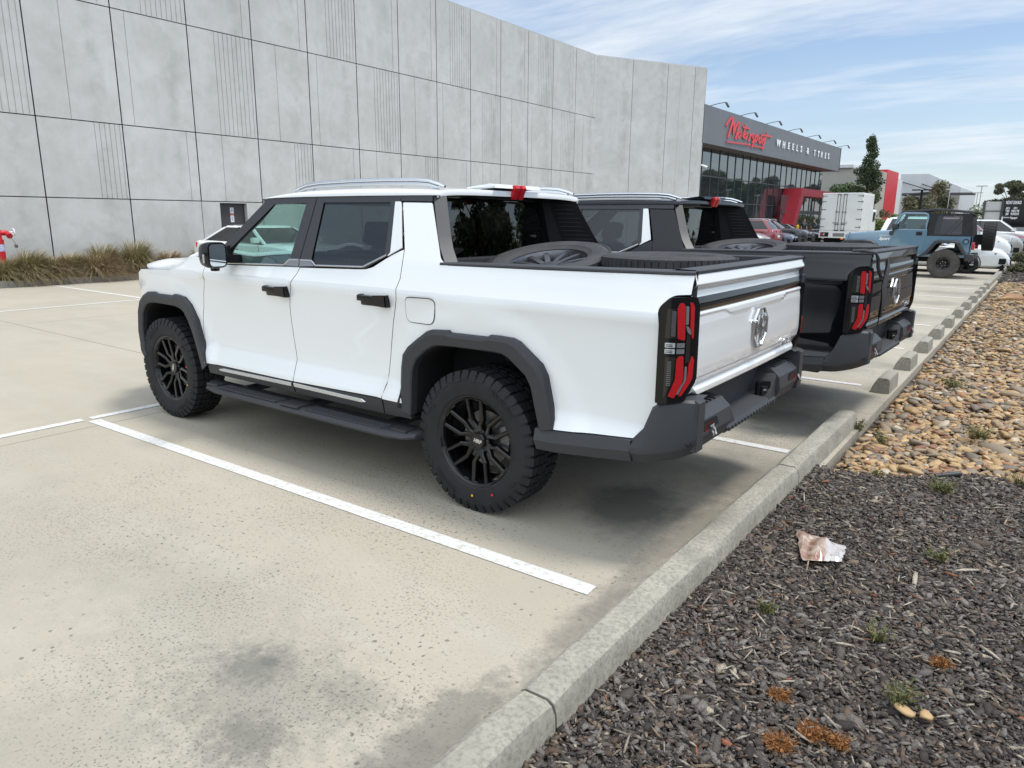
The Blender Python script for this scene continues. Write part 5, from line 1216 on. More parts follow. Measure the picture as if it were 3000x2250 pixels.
def tyre_shop():
    T = thing('tyre_shop', 'tyre shop with grey sign fascia over a glass front and red entry portal', 'shop', (16, -54, 0)); o = V((16, -54, 0))
    def F(bm, nm, m, par=T, ang=30): bmesh.ops.translate(bm, vec=-o, verts=bm.verts[:]); return fin(bm, nm, m, par, ang)
    bm = B(); y0, y1 = -37.32, -70.5
    vs = [bm.verts.new(p) for p in ((14.4, y0, 5.97), (14.4, y1, 6.14), (14.4, y1, 8.21), (14.4, y0, 8.06), (22, y0, 5.97), (22, y1, 6.14), (22, y1, 8.21), (22, y0, 8.06))]
    for q in ((0, 1, 2, 3), (4, 5, 6, 7), (0, 3, 7, 4), (1, 5, 6, 2), (3, 2, 6, 7)): bm.faces.new([vs[i] for i in q])
    fa = F(bm, 'fascia', 'fascia')
    bm = B(); box(bm, 14.36, 14.44, y1-.03, y1+.03, 6.1, 8.25, .01, 1); box(bm, 14.355, 14.45, y1, y0, 8.04, 8.10) if False else None; F(bm, 'edge_trim', 'mullion', fa)
    bm = B(); vs = [bm.verts.new(p) for p in ((14.41, y0, 5.965), (14.41, y1, 6.135), (21, y1, 6.135), (21, y0, 5.965))]; bm.faces.new(vs); F(bm, 'soffit', 'soffit')
    bm = B(); box(bm, 15.5, 15.56, -69.2, -37.9, 0, 6.1); box(bm, 15.56, 21, -69.2, -69.14, 0, 6.1); gl = F(bm, 'curtain_wall', 'facade')
    bm = B(); y = -38.6
    while y > -69.2:
        box(bm, 15.46, 15.5, y-.03, y+.03, 0, 6.05); y -= 1.48
    for z in (1.1, 2.75, 4.32): box(bm, 15.472, 15.5, -69.2, -37.9, z-.035, z+.035)
    F(bm, 'mullions', 'mullion', gl)
    # lit goods and doors seen through the lower glass
    # entry portal: red leaning frame
    bm = B(); xf, xb = 14.0, 15.46
    out = [(-54.95, 0), (-57.4, 4.15), (-72.0, 4.15), (-72.0, 0)]; inn = [(-55.85, 0), (-58.15, 3.58), (-71.4, 3.58), (-71.4, 0)]
    for i in range(3):
        a, b = out[i], out[i+1]; c_, d_ = inn[i+1], inn[i]
        pr = [a, b, c_, d_]; A_ = [bm.verts.new((xf, *p)) for p in pr]; C_ = [bm.verts.new((xb, *p)) for p in pr]
        bm.faces.new(A_)
        for u, v in ((0, 1), (2, 3)): bm.faces.new((A_[u], A_[v], C_[v], C_[u]))
    F(bm, 'entry_portal', 'portal')
    bm = B(); box(bm, 14.9, 14.96, -71.4, -55.2, 0, 3.58); en = F(bm, 'entry_glass', 'facade')
    bm = B()
    for y in (-58.4, -60, -61.6, -63.2, -65, -67): box(bm, 14.86, 14.9, y-.05, y+.05, 0, 3.58)
    box(bm, 14.85, 14.9, -71.4, -55.4, 2.15, 2.45); F(bm, 'entry_frame', 'mullion', en)
    # lettering
    ST = [[(-40.72, 7.21), (-40.86, 7.38), (-41.23, 7.6), (-41.6, 7.8), (-41.79, 7.79), (-41.62, 7.46), (-41.36, 6.99), (-41.11, 6.58)], [(-41.36, 6.99), (-41.86, 7.48), (-42.09, 7.55), (-42.02, 7.3), (-41.99, 6.88)], [(-41.99, 6.88), (-42.49, 7.43), (-42.94, 7.66), (-43.05, 7.61), (-42.74, 7.16), (-42.52, 6.72), (-42.37, 6.59), (-42.66, 6.69)], [(-43.19, 7.12), (-42.91, 6.97), (-42.83, 6.75), (-43.03, 6.71), (-43.31, 6.88), (-43.4, 7.08), (-43.19, 7.12)], [(-44.19, 7.6), (-43.96, 7.19), (-43.78, 6.84), (-43.95, 6.79)], [(-43.64, 7.44), (-44.97, 7.44)], [(-44.37, 7.14), (-44.02, 6.94), (-44.06, 6.77), (-44.32, 6.78), (-44.55, 6.95), (-44.57, 7.12), (-44.37, 7.14)], [(-45.11, 7.15), (-45.04, 6.86), (-44.89, 6.67)], [(-45.03, 6.9), (-45.45, 7.16), (-45.66, 7.16)], [(-45.87, 7.15), (-45.56, 6.99), (-45.8, 6.88), (-45.77, 6.7), (-45.5, 6.68)], [(-46.28, 7.19), (-46.04, 6.77), (-45.59, 6.32)], [(-46.19, 7.0), (-46.56, 7.22), (-46.73, 7.14), (-46.57, 6.91), (-46.12, 6.73)], [(-47.31, 7.15), (-46.99, 6.99), (-46.9, 6.78), (-47.13, 6.73), (-47.38, 6.88), (-47.45, 7.07), (-47.31, 7.15)], [(-47.83, 7.15), (-47.68, 6.86), (-47.58, 6.7)], [(-47.74, 6.91), (-48.06, 7.12), (-48.29, 7.12)], [(-48.55, 7.53), (-48.23, 7.05), (-47.96, 6.66), (-47.74, 6.37)], [(-47.27, 7.28), (-49.53, 7.37)], [(-40.97, 6.31), (-45.34, 6.48)], [(-45.91, 6.45), (-48.15, 6.51)]]
    bm = B()
    for k, s in enumerate(ST):
        pts = s
        if len(s) > 4:   # soften the corners of the brush strokes
            for _ in range(2):
                q = [pts[0]]
                for a, b in zip(pts, pts[1:]): q += [(a[0]*.75+b[0]*.25, a[1]*.75+b[1]*.25), (a[0]*.25+b[0]*.75, a[1]*.25+b[1]*.75)]
                pts = q+[pts[-1]]
        n = len(pts); w = .062 if k < 17 else .045
        for i, (a, b) in enumerate(zip(pts, pts[1:])):
            d = V((b[0]-a[0], b[1]-a[1]));
            if d.length < 1e-5: continue
            nn = V((-d.y, d.x)).normalized(); nn = V((nn.x*w*1.6, nn.y*w*.9)); e = d.normalized()*.02; x = 14.37-.0006*i-.0009*k
            A_ = [(a[0]-e.x+nn.x, a[1]-e.y+nn.y), (b[0]+e.x+nn.x, b[1]+e.y+nn.y), (b[0]+e.x-nn.x, b[1]+e.y-nn.y), (a[0]-e.x-nn.x, a[1]-e.y-nn.y)]
            prism(bm, A_, 0, x-.03, x)
    F(bm, 'script_lettering', 'signred', fa)
    for ch, y, z in (('W', -51.28, 6.86), ('H', -52.60, 6.84), ('E', -53.85, 6.88), ('E', -54.95, 6.89), ('L', -56.1, 6.89), ('S', -57.25, 6.90), ('&', -59.15, 6.91), ('T', -61.3, 6.90), ('Y', -62.5, 6.92), ('R', -63.6, 6.93), ('E', -64.85, 6.94), ('S', -65.95, 6.955)):
        bm = B(); text_bm(bm, ch, .66, lambda x, y_, z_: (14.37-z_, y-x*1.3, z+y_), .05, bold=.014); F(bm, 'letter', 'signwhite', fa)
    return T
tyre_shop()
def sign_lamps():
    src = None; Ys = [-38.24, -43.35, -48.46, -53.66, -58.94, -64.05, -69.2]; w = ['first', 'second', 'third', 'fourth', 'fifth', 'sixth', 'seventh']
    for i, y in enumerate(Ys):
        if src is None:
            t = src = thing('sign_lamp', '', 'lamp'); bm = B(); tube(bm, [(.05, 0, 0), (-.42, -.10, .10), (-.78, -.2, .15), (-.86, -.22, .13)], .022, 6); fin(bm, 'arm', 'mullion', t)
            bm = B(); box(bm, -.05, .05, -.09, .09, -.20, .12, .02, 1, 0, Matrix.Translation((-.88, -.23, .04)) @ Matrix.Rotation(rad(32), 4, 'Y')); fin(bm, 'lamp_head', 'mullion', t)
        else: t = copy_tree(src)
        t.location = (14.42, y, 8.07+.0043*(-y-38)); tag(t, f'arm floodlight above the grey sign fascia, {w[i]} counting from the concrete wall', 'lamp', 'floodlights along the sign fascia')
sign_lamps()
# ---------------------------------------------------------------- buildings behind
def far_buildings():
    M['bred'] = varied('bright_red_panel', (.52, .022, .030), (.58, .03, .035), 1, .5); M['bgrey'] = varied('stone_render', (.36, .34, .30), (.40, .38, .34), 1, .8); M['bwhite'] = varied('white_cladding', (.55, .57, .57), (.62, .63, .63), .6, .6); M['dgrey'] = varied('dark_recess', (.05, .055, .06), (.08, .08, .085), 1, .7); M['green'] = mat('servo_green', (.05, .38, .12), .5)[0]
    t = thing('showroom', 'low pale building with bright red end panel behind the box truck', 'building', (18, -104, 0))
    def L(x, y, z): return V((x-18, y+104, z))
    bm = B(); box(bm, 15.2-18, 40-18, -3, 12+4, 0, 7.55); fin(bm, 'wall', 'bgrey', t)
    bm = B(); box(bm, 16-18, 40-18, 3.2, 3.9, 7.5, 7.95) if False else box(bm, 2.9, 22, 3.75, 4.1, 7.45, 7.75); box(bm, -1.2, 22, -3.2, 16.3, 7.56, 7.9); fin(bm, 'parapet', 'bwhite', t)
    bm = B(); box(bm, -2.85, -1.9, -3.5, 4.6, 0, 7.95); box(bm, -1.9, 3.1, 4.02, 4.35, 0, 7.72); fin(bm, 'red_panel', 'bred', t)
    bm = B(); box(bm, -2.85, -2.3, -7, -3.55, 0, 7.2); fin(bm, 'white_pier', 'bwhite', t)
    s = thing('gabled_shed', 'pale grey gabled shed with canopy beside the red panel building', 'shed', (12, -118, 0))
    bm = B(); prism(bm, [(4.5, 0), (4.5, 8.35), (.9, 8.30), (-3.3, 6.4), (-3.3, 0)], 1, -25, 0); fin(bm, 'wall', 'bwhite', s)
    bm = B(); box(bm, -5.2, 3.6, .3, 3, 5.25, 5.55); prism(bm, [(3.6, 5.2), (-.2, 5.6), (-.2, 5.75), (3.6, 5.4)], 1, .3, 3.2); fin(bm, 'canopy', 'dgrey', s)
    bm = B(); box(bm, 2.2, 3.6, .02, .25, 0, 4.9); box(bm, 1.2, 2.0, .02, .2, 0, 4.6); fin(bm, 'doorway', 'dgrey', s)
    bm = B(); tube(bm, [(4.1, .15, 7.2), (-.6, 3, 5.65)], .07, 6); tube(bm, [(1.6, .15, 6.9), (-1.6, 3, 5.65)], .07, 6); fin(bm, 'tie_rod', 'dgrey', s)
    g = thing('service_station', 'distant service station canopy with a green band', 'service station', (10, -175, 0))
    bm = B(); box(bm, -10, 4, -8, 0, 3.55, 4.1); fin(bm, 'canopy', 'bwhite', g); bm = B(); box(bm, -10.05, 4.05, -8.05, .05, 3.2, 3.55); fin(bm, 'fascia_band', 'green', g)
    bm = B()
    for x in (-9, -3, 3): box(bm, x-.2, x+.2, -4.2, -3.8, 0, 3.2)
    fin(bm, 'column', 'bwhite', g)
    # billboard
    b = thing('billboard', 'black tyre offer billboard with white lettering behind the parked cars', 'billboard', (0, -60, 0))
    bm = B(); box(bm, -2.4, .50, -.08, .0, 1.3, 3.27, .01, 1); fin(bm, 'board', 'gloss', b)
    bm = B()
    def tx(s_, xc, z0, width, height):
        n0 = len(bm.verts); text_bm(bm, s_, 1, lambda x, yy, zz: (-x, .012+zz*.02, yy), 1, bold=.025); bm.verts.ensure_lookup_table(); vs = bm.verts[n0:]
        xa, xb = min(v.co.x for v in vs), max(v.co.x for v in vs); za, zb = min(v.co.z for v in vs), max(v.co.z for v in vs)
        for v in vs: v.co.x = xc + ((v.co.x-xa)/(xb-xa)-.5)*width; v.co.z = z0 + (v.co.z-za)/(zb-za)*height
    tx('INSTANT CASH BACK', -.02, 2.91, .93, .23); tx('ANY 4', .285, 2.55, .23, .16); tx('TYRES', .285, 2.35, .22, .16); tx('$50', .285, 2.12, .16, .19); tx('ANY 4', -.16, 2.55, .22, .16); tx('WHEEL & TYRE', -.18, 2.35, .47, .16); tx('PACKAGE $100', -.18, 2.12, .48, .19); tx('MORE BRANDS', .31, 1.93, .40, .08); tx('Motorsport', -.16, 1.82, .42, .22)
    fin(bm, 'lettering', 'signwhite', b)
    bm = B()
    for x in (.3, -2.2): box(bm, x-.05, x+.05, -.2, -.09, -.1, 3.2)
    fin(bm, 'post', 'mullion', b)
    f = thing('screen_fence', 'grey sheet metal screen fence to the left of the black billboard', 'fence', (1.2, -60.3, 0))
    bm = B(); box(bm, -.62, .62, -.05, 0, 1.2, 3.1); fin(bm, 'panel', 'cap', f)
    bm = B()
    for x in (-.55, .55): box(bm, x-.07, x+.07, .004, .1, -.1, 3.18)
    box(bm, -.6, .6, .004, .05, 2.4, 2.46); fin(bm, 'frame', 'mullion', f)
    # lamp posts
    bl = thing('lamp_post', 'black car park lamp post with twin heads behind the blue four wheel drive', 'lamp post', (9.3, -86, 0))
    bm = B(); box(bm, -.11, .11, -.11, .11, 0, 4.95, .02, 1); fin(bm, 'post', 'void', bl)
    for s_ in (-1, 1):
        bm = B(); box(bm, s_*.15, s_*.95, -.25, .25, 4.86, 4.98, .03, 1); fin(bm, 'lamp_head', 'void', bl)
    src = None
    for i, (x, y, h, lb) in enumerate(((8.05, -99, 5.4, 'thin grey street light pole just right of the shed tree'), (3.35, -78, 4.9, 'thin grey street light pole left of the billboard, taller of the near pair'), (4.2, -86, 4.55, 'thin grey street light pole left of the billboard, shorter of the near pair'), (12.2, -140, 5.9, 'faint street light pole rising beside the dark tree by the shed'))):
        if src is None:
            t_ = src = thing('street_light', '', 'street light'); bm = B(); tube(bm, [(0, 0, 0), (0, 0, 5)], .05, 6); fin(bm, 'pole', 'cap', t_)
            bm = B(); box(bm, -.45, .45, -.08, .08, 4.96, 5.06); fin(bm, 'lamp_head', 'cap', t_)
        else: t_ = copy_tree(src)
        t_.location = (x, y, 0); t_.scale = (1, 1, h/5); tag(t_, lb, 'street light', 'distant street lights')
    for x, y, lb in ((11.37, -47.3, 'yellow bollard standing behind the dark crossover SUV'),):
        b_ = thing('bollard', lb, 'bollard', (x, y, 0)); bm = B(); tube(bm, [(0, 0, 0), (0, 0, 1.28)], .095, 14); fin(bm, 'post', 'yellow', b_); bm = B(); lathe(bm, [(.087, .0), (.06, .05), (0, .07)], 14, Matrix.Translation((0, 0, 1.28)) @ Matrix.Rotation(rad(90), 4, 'X')); fin(bm, 'cap', 'yellow', b_)
    # hydrant by the wall
    h = thing('hydrant', 'red fire hydrant pillar with white valve wheel at the left edge by the wall', 'hydrant', (17.3, -2.62, .1)); bm = B()
    M['hred'] = varied('hydrant_red', (.45, .012, .02), (.50, .02, .03), 6, .4)
    tube(bm, [(0, 0, 0), (0, 0, .94)], .105, 20); tube(bm, [(0, 0, .94), (0, 0, 1.2)], [.085, .07], 16); lathe(bm, [(.11, -.01), (.11, .02), (0, .02)], 18, Matrix.Translation((0, 0, .95)) @ Matrix.Rotation(rad(90), 4, 'X')); fin(bm, 'pillar', 'hred', h)
    bm = B(); tube(bm, [(0, .12, 1.12), (0, -.20, 1.12)], .06, 12); tube(bm, [(-.0, -.19, 1.12), (-.16, -.19, 1.05)], [.055, .065], 14); fin(bm, 'valve_body', 'hred', h)
    bm = B(); ring = [[V((0, -.33, 1.14))+V((0, math.cos(a)*0, 0))+V((math.cos(a), 0, math.sin(a)))*(.075+.012*math.cos(q))+V((0, 1, 0))*.012*math.sin(q) for q in (2*math.pi*j/6 for j in range(6))] for a in (2*math.pi*k/18 for k in range(19))]
    rings(bm, ring, True, False); tube(bm, [(0, -.2, 1.13), (0, -.33, 1.14)], .014, 8); tube(bm, [(-.07, -.33, 1.14), (.07, -.33, 1.14)], .008, 6); fin(bm, 'valve_wheel', 'signwhite', h)
    bm = B(); tube(bm, [(-.16, -.2, 1.02), (-.17, -.26, .92), (-.17, -.29, .86)], .006, 6); box(bm, -.2, -.14, -.32, -.26, .78, .86, .01, 1); fin(bm, 'chain_cap', 'rimgrey', h)
    bm = B(); lathe(bm, [(.1065, .70), (.1065, .86)], 30, Matrix.Rotation(rad(90), 4, 'X') ); bmesh.ops.delete(bm, geom=[v for v in bm.verts if v.co.x > -.02], context='VERTS'); lb_ = fin(bm, 'label', 'notice', h)
    bmz = lb_.data
    if max(v.co.z for v in bmz.vertices) < 0:
        for v in bmz.vertices: v.co.z = -v.co.z
far_buildings()
# ---------------------------------------------------------------- other vehicles
# local frame: nose towards +x, x=0 at the rear axle, y left, z up
def car_wheel(par, x, y, r, w, rz, rim='rimgrey', tyre='rubber'):
    bm = B(); h = w/2; rr = r*.66
    lathe(bm, [(rr-.01, h*.8), (rr+.02, h*.95), (rr+(r-rr)*.5, h*1.03), (r-.025, h*.93), (r, h*.72), (r, -h*.72), (r-.025, -h*.93), (rr, -h*.9)], 36)
    t = fin(bm, 'wheel', tyre, par, 40); t.location = (x, y, r); t.rotation_euler = (0, 0, rz)
    bm = B(); lathe(bm, [(rr, h*.88), (rr-.02, h*.9), (rr-.03, h*.5), (rr-.03, 0)], 30)
    for k in range(10):
        m = Matrix.Rotation(2*math.pi*k/10+(.12 if k % 2 else -.12), 4, 'Y'); box(bm, .03, rr-.02, h*.55, h*.78, -.02, .02, 0, 1, 0, m)
    lathe(bm, [(.07, h*.6), (.06, h*.82), (0, h*.82)], 16); fin(bm, 'rim', rim, t, 40)
    bm = B(); lathe(bm, [(rr-.03, h*.2), (0, h*.2)], 24); fin(bm, 'brake_disc', 'void', t)
    return t
def car(name, label, cat, loc, rz, col, L=4.4, Wd=1.82, wb=2.65, ro=.85, r=.34, hood=.98, belt=.98, roof=1.46, xs=None, rear='hatch', group='cars parked in front of the tyre shop', clad=None, rim='rimgrey', glass='darkglass', rails=False, z0=.22):
    """xs: windscreen base, roof front, roof rear, rear window base (from the rear axle)"""
    T = thing(name, label, cat, loc, rz, group); h = Wd/2; xr, xf = -ro, L-ro
    xs = xs or (wb-.55, wb-1.35, .05, -ro+.12)
    tail = {'hatch': belt+.02, 'sedan': belt+.03, 'suv': belt+.04}[rear]
    top = spl([xr, xr+.06, xr+.25, xs[3]+.02, xs[0], (xs[0]+xf)/2, xf-.35, xf-.08, xf], [belt-.22, belt-.03, tail, tail, hood+.02, hood-.01, hood-.10, hood-.26, hood-.42])
    low = spl([xr, xr+.3, xf-.4, xf], [z0+.14, z0, z0, z0+.06])
    wid = spl([xr, xr+.12, xr+.5, xf-.8, xf-.25, xf], [h*.80, h*.91, h, h, h*.86, h*.62])
    R_ = []; n = 34
    for k in range(n+1):
        x = xr+(xf-xr)*(.5-.5*math.cos(math.pi*k/n)); t, b, w = top(x), low(x), wid(x); s = min(belt-.02, t-.03)
        half = [(w*.86, b), (w*.965, b+.06), (w*.99, b+.22), (w*.985, (b+s)/2), (w, s-.16), (w*.965, s-.03), (w*.86, t-.005), (w*.5, t+.012), (0, t+.02)]
        R_.append([(x, y, z) for y, z in half] + [(x, -y, z) for y, z in half[-2::-1]])
    bm = B(); rings(bm, R_, True, True); body = fin(bm, 'body', col, T, 32)
    # cabin: roof + pillars in body colour, glass set a few mm proud as its own part
    def cab(f, z):  # section outline at height fraction
        pass
    hb, ht = h*.88, h*.66
    def ring(z, fa, fb, hw, crown=0):
        out = []
        for k in range(11): u = -1+2*k/10; out.append((fa-.10*u*u, u*hw, z))
        for k in range(11): u = 1-2*k/10; out.append((fb+.06*u*u, u*hw, z))
        return out
    zt = roof-.06; z1 = belt-.02
    bm = B(); rings(bm, [ring(z1, xs[0], xs[3], hb), ring(z1+(zt-z1)*.5, (xs[0]+xs[1])/2+.03, (xs[3]+xs[2])/2-.05, (hb+ht)/2+.015), ring(zt, xs[1], xs[2], ht)], True, False); gl = fin(bm, 'windows', glass, T, 40)
    bm = B(); R_ = [ring(zt-.012, xs[1]+.03, xs[2]-.03, ht+.012), ring(zt+.03, xs[1]-.04, xs[2]+.02, ht-.02), ring(roof-.012, xs[1]-.25, xs[2]+.14, ht*.8), ring(roof, xs[1]-.5, xs[2]+.3, ht*.45)]
    rings(bm, R_, True, True); fin(bm, 'roof', col, T, 40)
    bm = B()
    for s in (1, -1):
        P = lambda f, z: None
        def side(x, z): q = (z-z1)/(zt-z1); return V((x, s*(hb+(ht-hb)*q+.012+.012*math.sin(q*3.14)), z))
        for a, b in (((xs[0]-.06, z1), (xs[1]-.04, zt)), ((xs[3]+.10, z1), (xs[2]+.06, zt))):
            w_ = .05 if a[0] > 0 else (.10 if rear != 'sedan' else .07)
            A_ = [side(a[0]+(b[0]-a[0])*k/4, z1+(zt-z1)*k/4) for k in range(5)]; bm = B(); rings(bm, [[p+V((w_, 0, 0)), p+V((w_, -s*.05, 0)), p+V((-w_, -s*.05, 0)), p+V((-w_, 0, 0))] for p in A_], True, True); fin(bm, 'roof_pillar', col, T, 40)
    bm = B()
    for s in (1, -1):
        xm = (xs[0]+xs[3])/2+.1; A_ = [V((xm, s*(hb+(ht-hb)*q+.012), z1+(zt-z1)*q)) for q in (0, .5, 1)]; rings(bm, [[p+V((.04, 0, 0)), p+V((.04, -s*.03, 0)), p+V((-.04, -s*.03, 0)), p+V((-.04, 0, 0))] for p in A_], True, True)
        tube(bm, [(xs[0]-.1, s*(hb+.012), z1+.004), (xs[3]+.15, s*(hb+.012), z1+.004)], .012, 6)
    fin(bm, 'window_trim', 'gloss', T, 40)
    if rails:
        bm = B()
        for s in (1, -1): tube(bm, [(xs[1]-.05, s*ht*.93, zt+.02), (xs[1]-.2, s*ht*.92, roof+.03), (xs[2]+.2, s*ht*.92, roof+.03), (xs[2]+.08, s*ht*.93, zt+.02)], .018, 8)
        fin(bm, 'roof_rail', 'silver', T, 40)
    # arches, wheels
    cl = clad or 'void'
    for x in (0, wb):
        for s in (1, -1):
            bm = B(); R_ = []
            for k in range(19):
                a = math.pi*k/18*1.16-.25; c_, n_ = math.cos(a), math.sin(a); ro_, ri = (r+.10 if clad else r+.055), r+.03
                R_.append([(x+c_*ro_, s*(wid(x)*.985), r+n_*ro_), (x+c_*(ro_-.01), s*(wid(x)+.014), r+n_*(ro_-.01)), (x+c_*ri, s*(wid(x)+.012), r+n_*ri), (x+c_*ri, s*(h-.26), r+n_*ri), (x, s*(h-.26), r)])
            rings(bm, R_, False, False); fin(bm, 'wheel_arch', cl, T, 40)
        for s in (1, -1): car_wheel(T, x, s*(h-.095), r, .22, 0 if s > 0 else math.pi, rim)
    bm = B(); box(bm, xr+.1, xf-.15, -h*.8, h*.8, z0-.04, z0+.1); fin(bm, 'underbody', 'void', T)
    if clad:
        bm = B()
        for s in (1, -1): box(bm, .4, wb-.4, s*(h-.03), s*(h+.008), z0, z0+.16, .01, 1)
        fin(bm, 'sill', clad, T)
    # lights, grille, mirrors, plates, door joints
    for s in (1, -1):
        bm = B(); xa = xf-.30; box(bm, xa, xf-.10, s*(wid(xa)*.90), s*(wid(xa)+.004), z0+.12, z0+.30, .02, 1); fin(bm, 'air_intake', 'void', T, 40)
        y0 = wid(xf-.2)*.98; zl = top(xf-.3)-.16
        bm = B(); R_ = []
        for k in range(6):
            q = k/5; x = xf-.02-.40*q; y = (wid(x)+.008)*(.72+.28*q); z = zl+.07*q
            R_.append([(x+.008, s*y, z-.055*(1-.4*q)), (x+.012, s*(y-.01), z+.055*(1-.5*q)), (x-.12, s*(y-.06), z+.05), (x-.12, s*(y-.06), z-.05)])
        rings(bm, R_, True, True); fin(bm, 'head_lamp', 'clear', T, 40)
        bm = B(); R_ = []
        zt_ = belt-.10
        for k in range(6):
            q = k/5; x = xr+.005+.34*q; y = (wid(x)+.006)*(.62+.38*q if q < 1 else 1)
            R_.append([(x-.012, s*y, zt_-.07), (x-.008, s*(y-.008), zt_+.07), (x+.10, s*(y-.06), zt_+.06), (x+.10, s*(y-.06), zt_-.06)])
        rings(bm, R_, True, True); fin(bm, 'tail_lamp', 'red', T, 40)
        bm = B(); box(bm, xs[0]-.30, xs[0]-.16, s*(h*.94), s*(h+.12), belt+.02, belt+.15, .03, 2); fin(bm, 'side_mirror', col, T, 40)
        bm = B()
        for x in ((xs[0]+xs[3])/2+.12, xs[0]-.16):
            pts = [(x, z) for z in (belt-.04, belt-.2, (belt+z0)/2, z0+.12)]
            tube(bm, [(px, s*(wid(px)*(1.0 if pz > .6 else .99)+.001), pz) for px, pz in pts], .005, 4)
        for x in ((xs[0]+xs[3])/2+.28, xs[3]+.50): box(bm, x, x+.16, s*(wid(x)*.99), s*(wid(x)+.018), belt-.17, belt-.14, .006, 1)
        fin(bm, 'door_joint', 'trim', T)
    bm = B(); zg = hood-.46; prism(bm, [(-h*.42, zg+.16), (h*.42, zg+.16), (h*.36, zg-.02), (-h*.36, zg-.02)], 0, xf-.06, xf+.012, 0, .01); prism(bm, [(-h*.55, zg-.08), (h*.55, zg-.08), (h*.5, zg-.2), (-h*.5, zg-.2)], 0, xf-.08, xf+.006, 0, .01); gr = fin(bm, 'grille', 'gloss', T, 40)
    bm = B(); box(bm, xf+.012, xf+.02, -h*.36, h*.36, zg+.13, zg+.15); lathe(bm, [(.06, 0), (.05, .01), (0, .012)], 16, Matrix.Translation((xf+.014, 0, zg+.09)) @ Matrix.Rotation(rad(-90), 4, 'Z')); fin(bm, 'grille_trim', 'chrome', gr)
    bm = B(); box(bm, xr-.012, xr+.02, -.19, .19, belt-.42, belt-.31); fin(bm, 'number_plate', 'whitefilm', T)
    bm = B(); R_ = []
    for k in range(9):
        y = (-1+2*k/8)*h*.84; x = xr-.012+.16*abs(y/h)**3; R_.append([(x, y, z0+.08), (x, y, z0+.26), (x+.1, y, z0+.28), (x+.1, y, z0+.06)])
    rings(bm, R_, True, True); fin(bm, 'bumper', clad or col, T, 40)
    return T
M['maroon'] = paint('maroon_paint', (.22, .022, .032), .3, .2); M['navy'] = paint('navy_paint', (.020, .032, .075), .3, .2); M['char'] = paint('charcoal_paint', (.018, .021, .024), .26, .2); M['dgreen'] = paint('dark_green_grey_paint', (.024, .030, .034), .3, .2)
M['silverp'] = paint('silver_paint', (.48, .49, .51), .3, .5); M['beige'] = paint('champagne_paint', (.46, .44, .41), .35, .4); M['jeepblue'] = paint('dusty_blue_paint', (.105, .195, .270), .42, .15, 0, .12); M['darkgrey'] = paint('dark_grey_paint', (.05, .052, .058), .3, .3)
M['canvas'] = varied('black_canvas', (.016, .017, .019), (.026, .027, .030), 12, .85, .3, 300)
M['vinyl'] = glassmat('smoky_vinyl', (.40, .36, .37), (.8, .8, .8), 1.5)
FACE_E = 0          # nose towards +x
FACE_W = math.pi    # nose towards -x
def park_nose(x, y, L, ro, face):  # location of the rear axle so that the nose sits at x
    return (x-(L-ro), y, 0) if face == FACE_E else (x+(L-ro), y, 0)
car('parked_car', 'grey hatchback partly hidden by the black pickup louvre', 'car', park_nose(10.3, -37.7, 4.1, .8, FACE_W), FACE_W, 'silverp', 4.1, 1.75, 2.55, .8, .31, .92, .93, 1.42, None, 'hatch')
car('parked_suv', 'maroon SUV with silver roof rails seen from behind', 'SUV', (10.3+.90, -39.6, 0), FACE_E, 'maroon', 4.5, 1.86, 2.67, .90, .36, 1.08, 1.10, 1.68, (2.1, 1.35, -.25, -.75), 'suv', clad='trim', rails=True)
car('parked_car', 'small navy car with its nose out between the maroon SUV and the dark crossover', 'car', park_nose(10.0, -42.1, 4.1, .8, FACE_W), FACE_W, 'navy', 4.1, 1.72, 2.55, .8, .31, .90, .92, 1.45, None, 'hatch')
car('parked_suv', 'dark grey crossover SUV with bright head lamps facing the lane', 'SUV', park_nose(10.0, -45.3, 4.5, .9, FACE_W), FACE_W, 'char', 4.5, 1.88, 2.67, .9, .37, 1.12, 1.10, 1.67, (2.05, 1.3, -.3, -.75), 'suv', clad='trim', rails=True)
car('parked_car', 'dark sedan with round head lamps beyond the dark crossover', 'car', park_nose(10.0, -48.6, 4.5, .95, FACE_W), FACE_W, 'dgreen', 4.5, 1.76, 2.6, .95, .32, .90, .92, 1.42, None, 'sedan')
car('parked_car', 'charcoal sedan parked side on before the red entry portal', 'car', (12.2, -57.2, 0), FACE_E+rad(180), 'darkgrey', 4.6, 1.82, 2.7, .95, .33, .95, .98, 1.50, None, 'sedan')
car('parked_car', 'white sedan parked against the concrete wall behind the white pickup windows', 'car', (15.05, -7.45, 0), FACE_W, 'white', 4.7, 1.85, 2.88, .92, .34, .98, 1.0, 1.44, (2.35, 1.55, .35, -.55), 'sedan', 'cars by the concrete wall', rim='rim')
car('parked_car', 'silver sedan with sports rack seen in the gap right of the box truck', 'car', (12.0, -88, 0), FACE_W+.5, 'silverp', 4.5, 1.8, 2.6, .9, .33, .95, .97, 1.45, None, 'sedan', 'cars beyond the box truck')
car('sports_coupe', 'low white sports coupe parked nose out behind the blue four wheel drive', 'coupe', park_nose(-1.55, -24.9, 4.4, .80, FACE_W), FACE_W, 'white', 4.4, 1.78, 2.45, .80, .33, .88, .90, 1.30, (1.9, 1.1, .1, -.6), 'sedan', 'cars by the pebble bed', rim='rim')
car('parked_suv', 'champagne off road wagon with black flares and bar behind the spare wheel', 'SUV', park_nose(-1.68, -31.3, 4.8, 1.0, FACE_W), FACE_W, 'beige', 4.8, 1.92, 2.8, 1.0, .40, 1.24, 1.22, 1.86, (2.05, 1.35, -.75, -.95), 'suv', 'cars by the pebble bed', clad='trim', z0=.40)
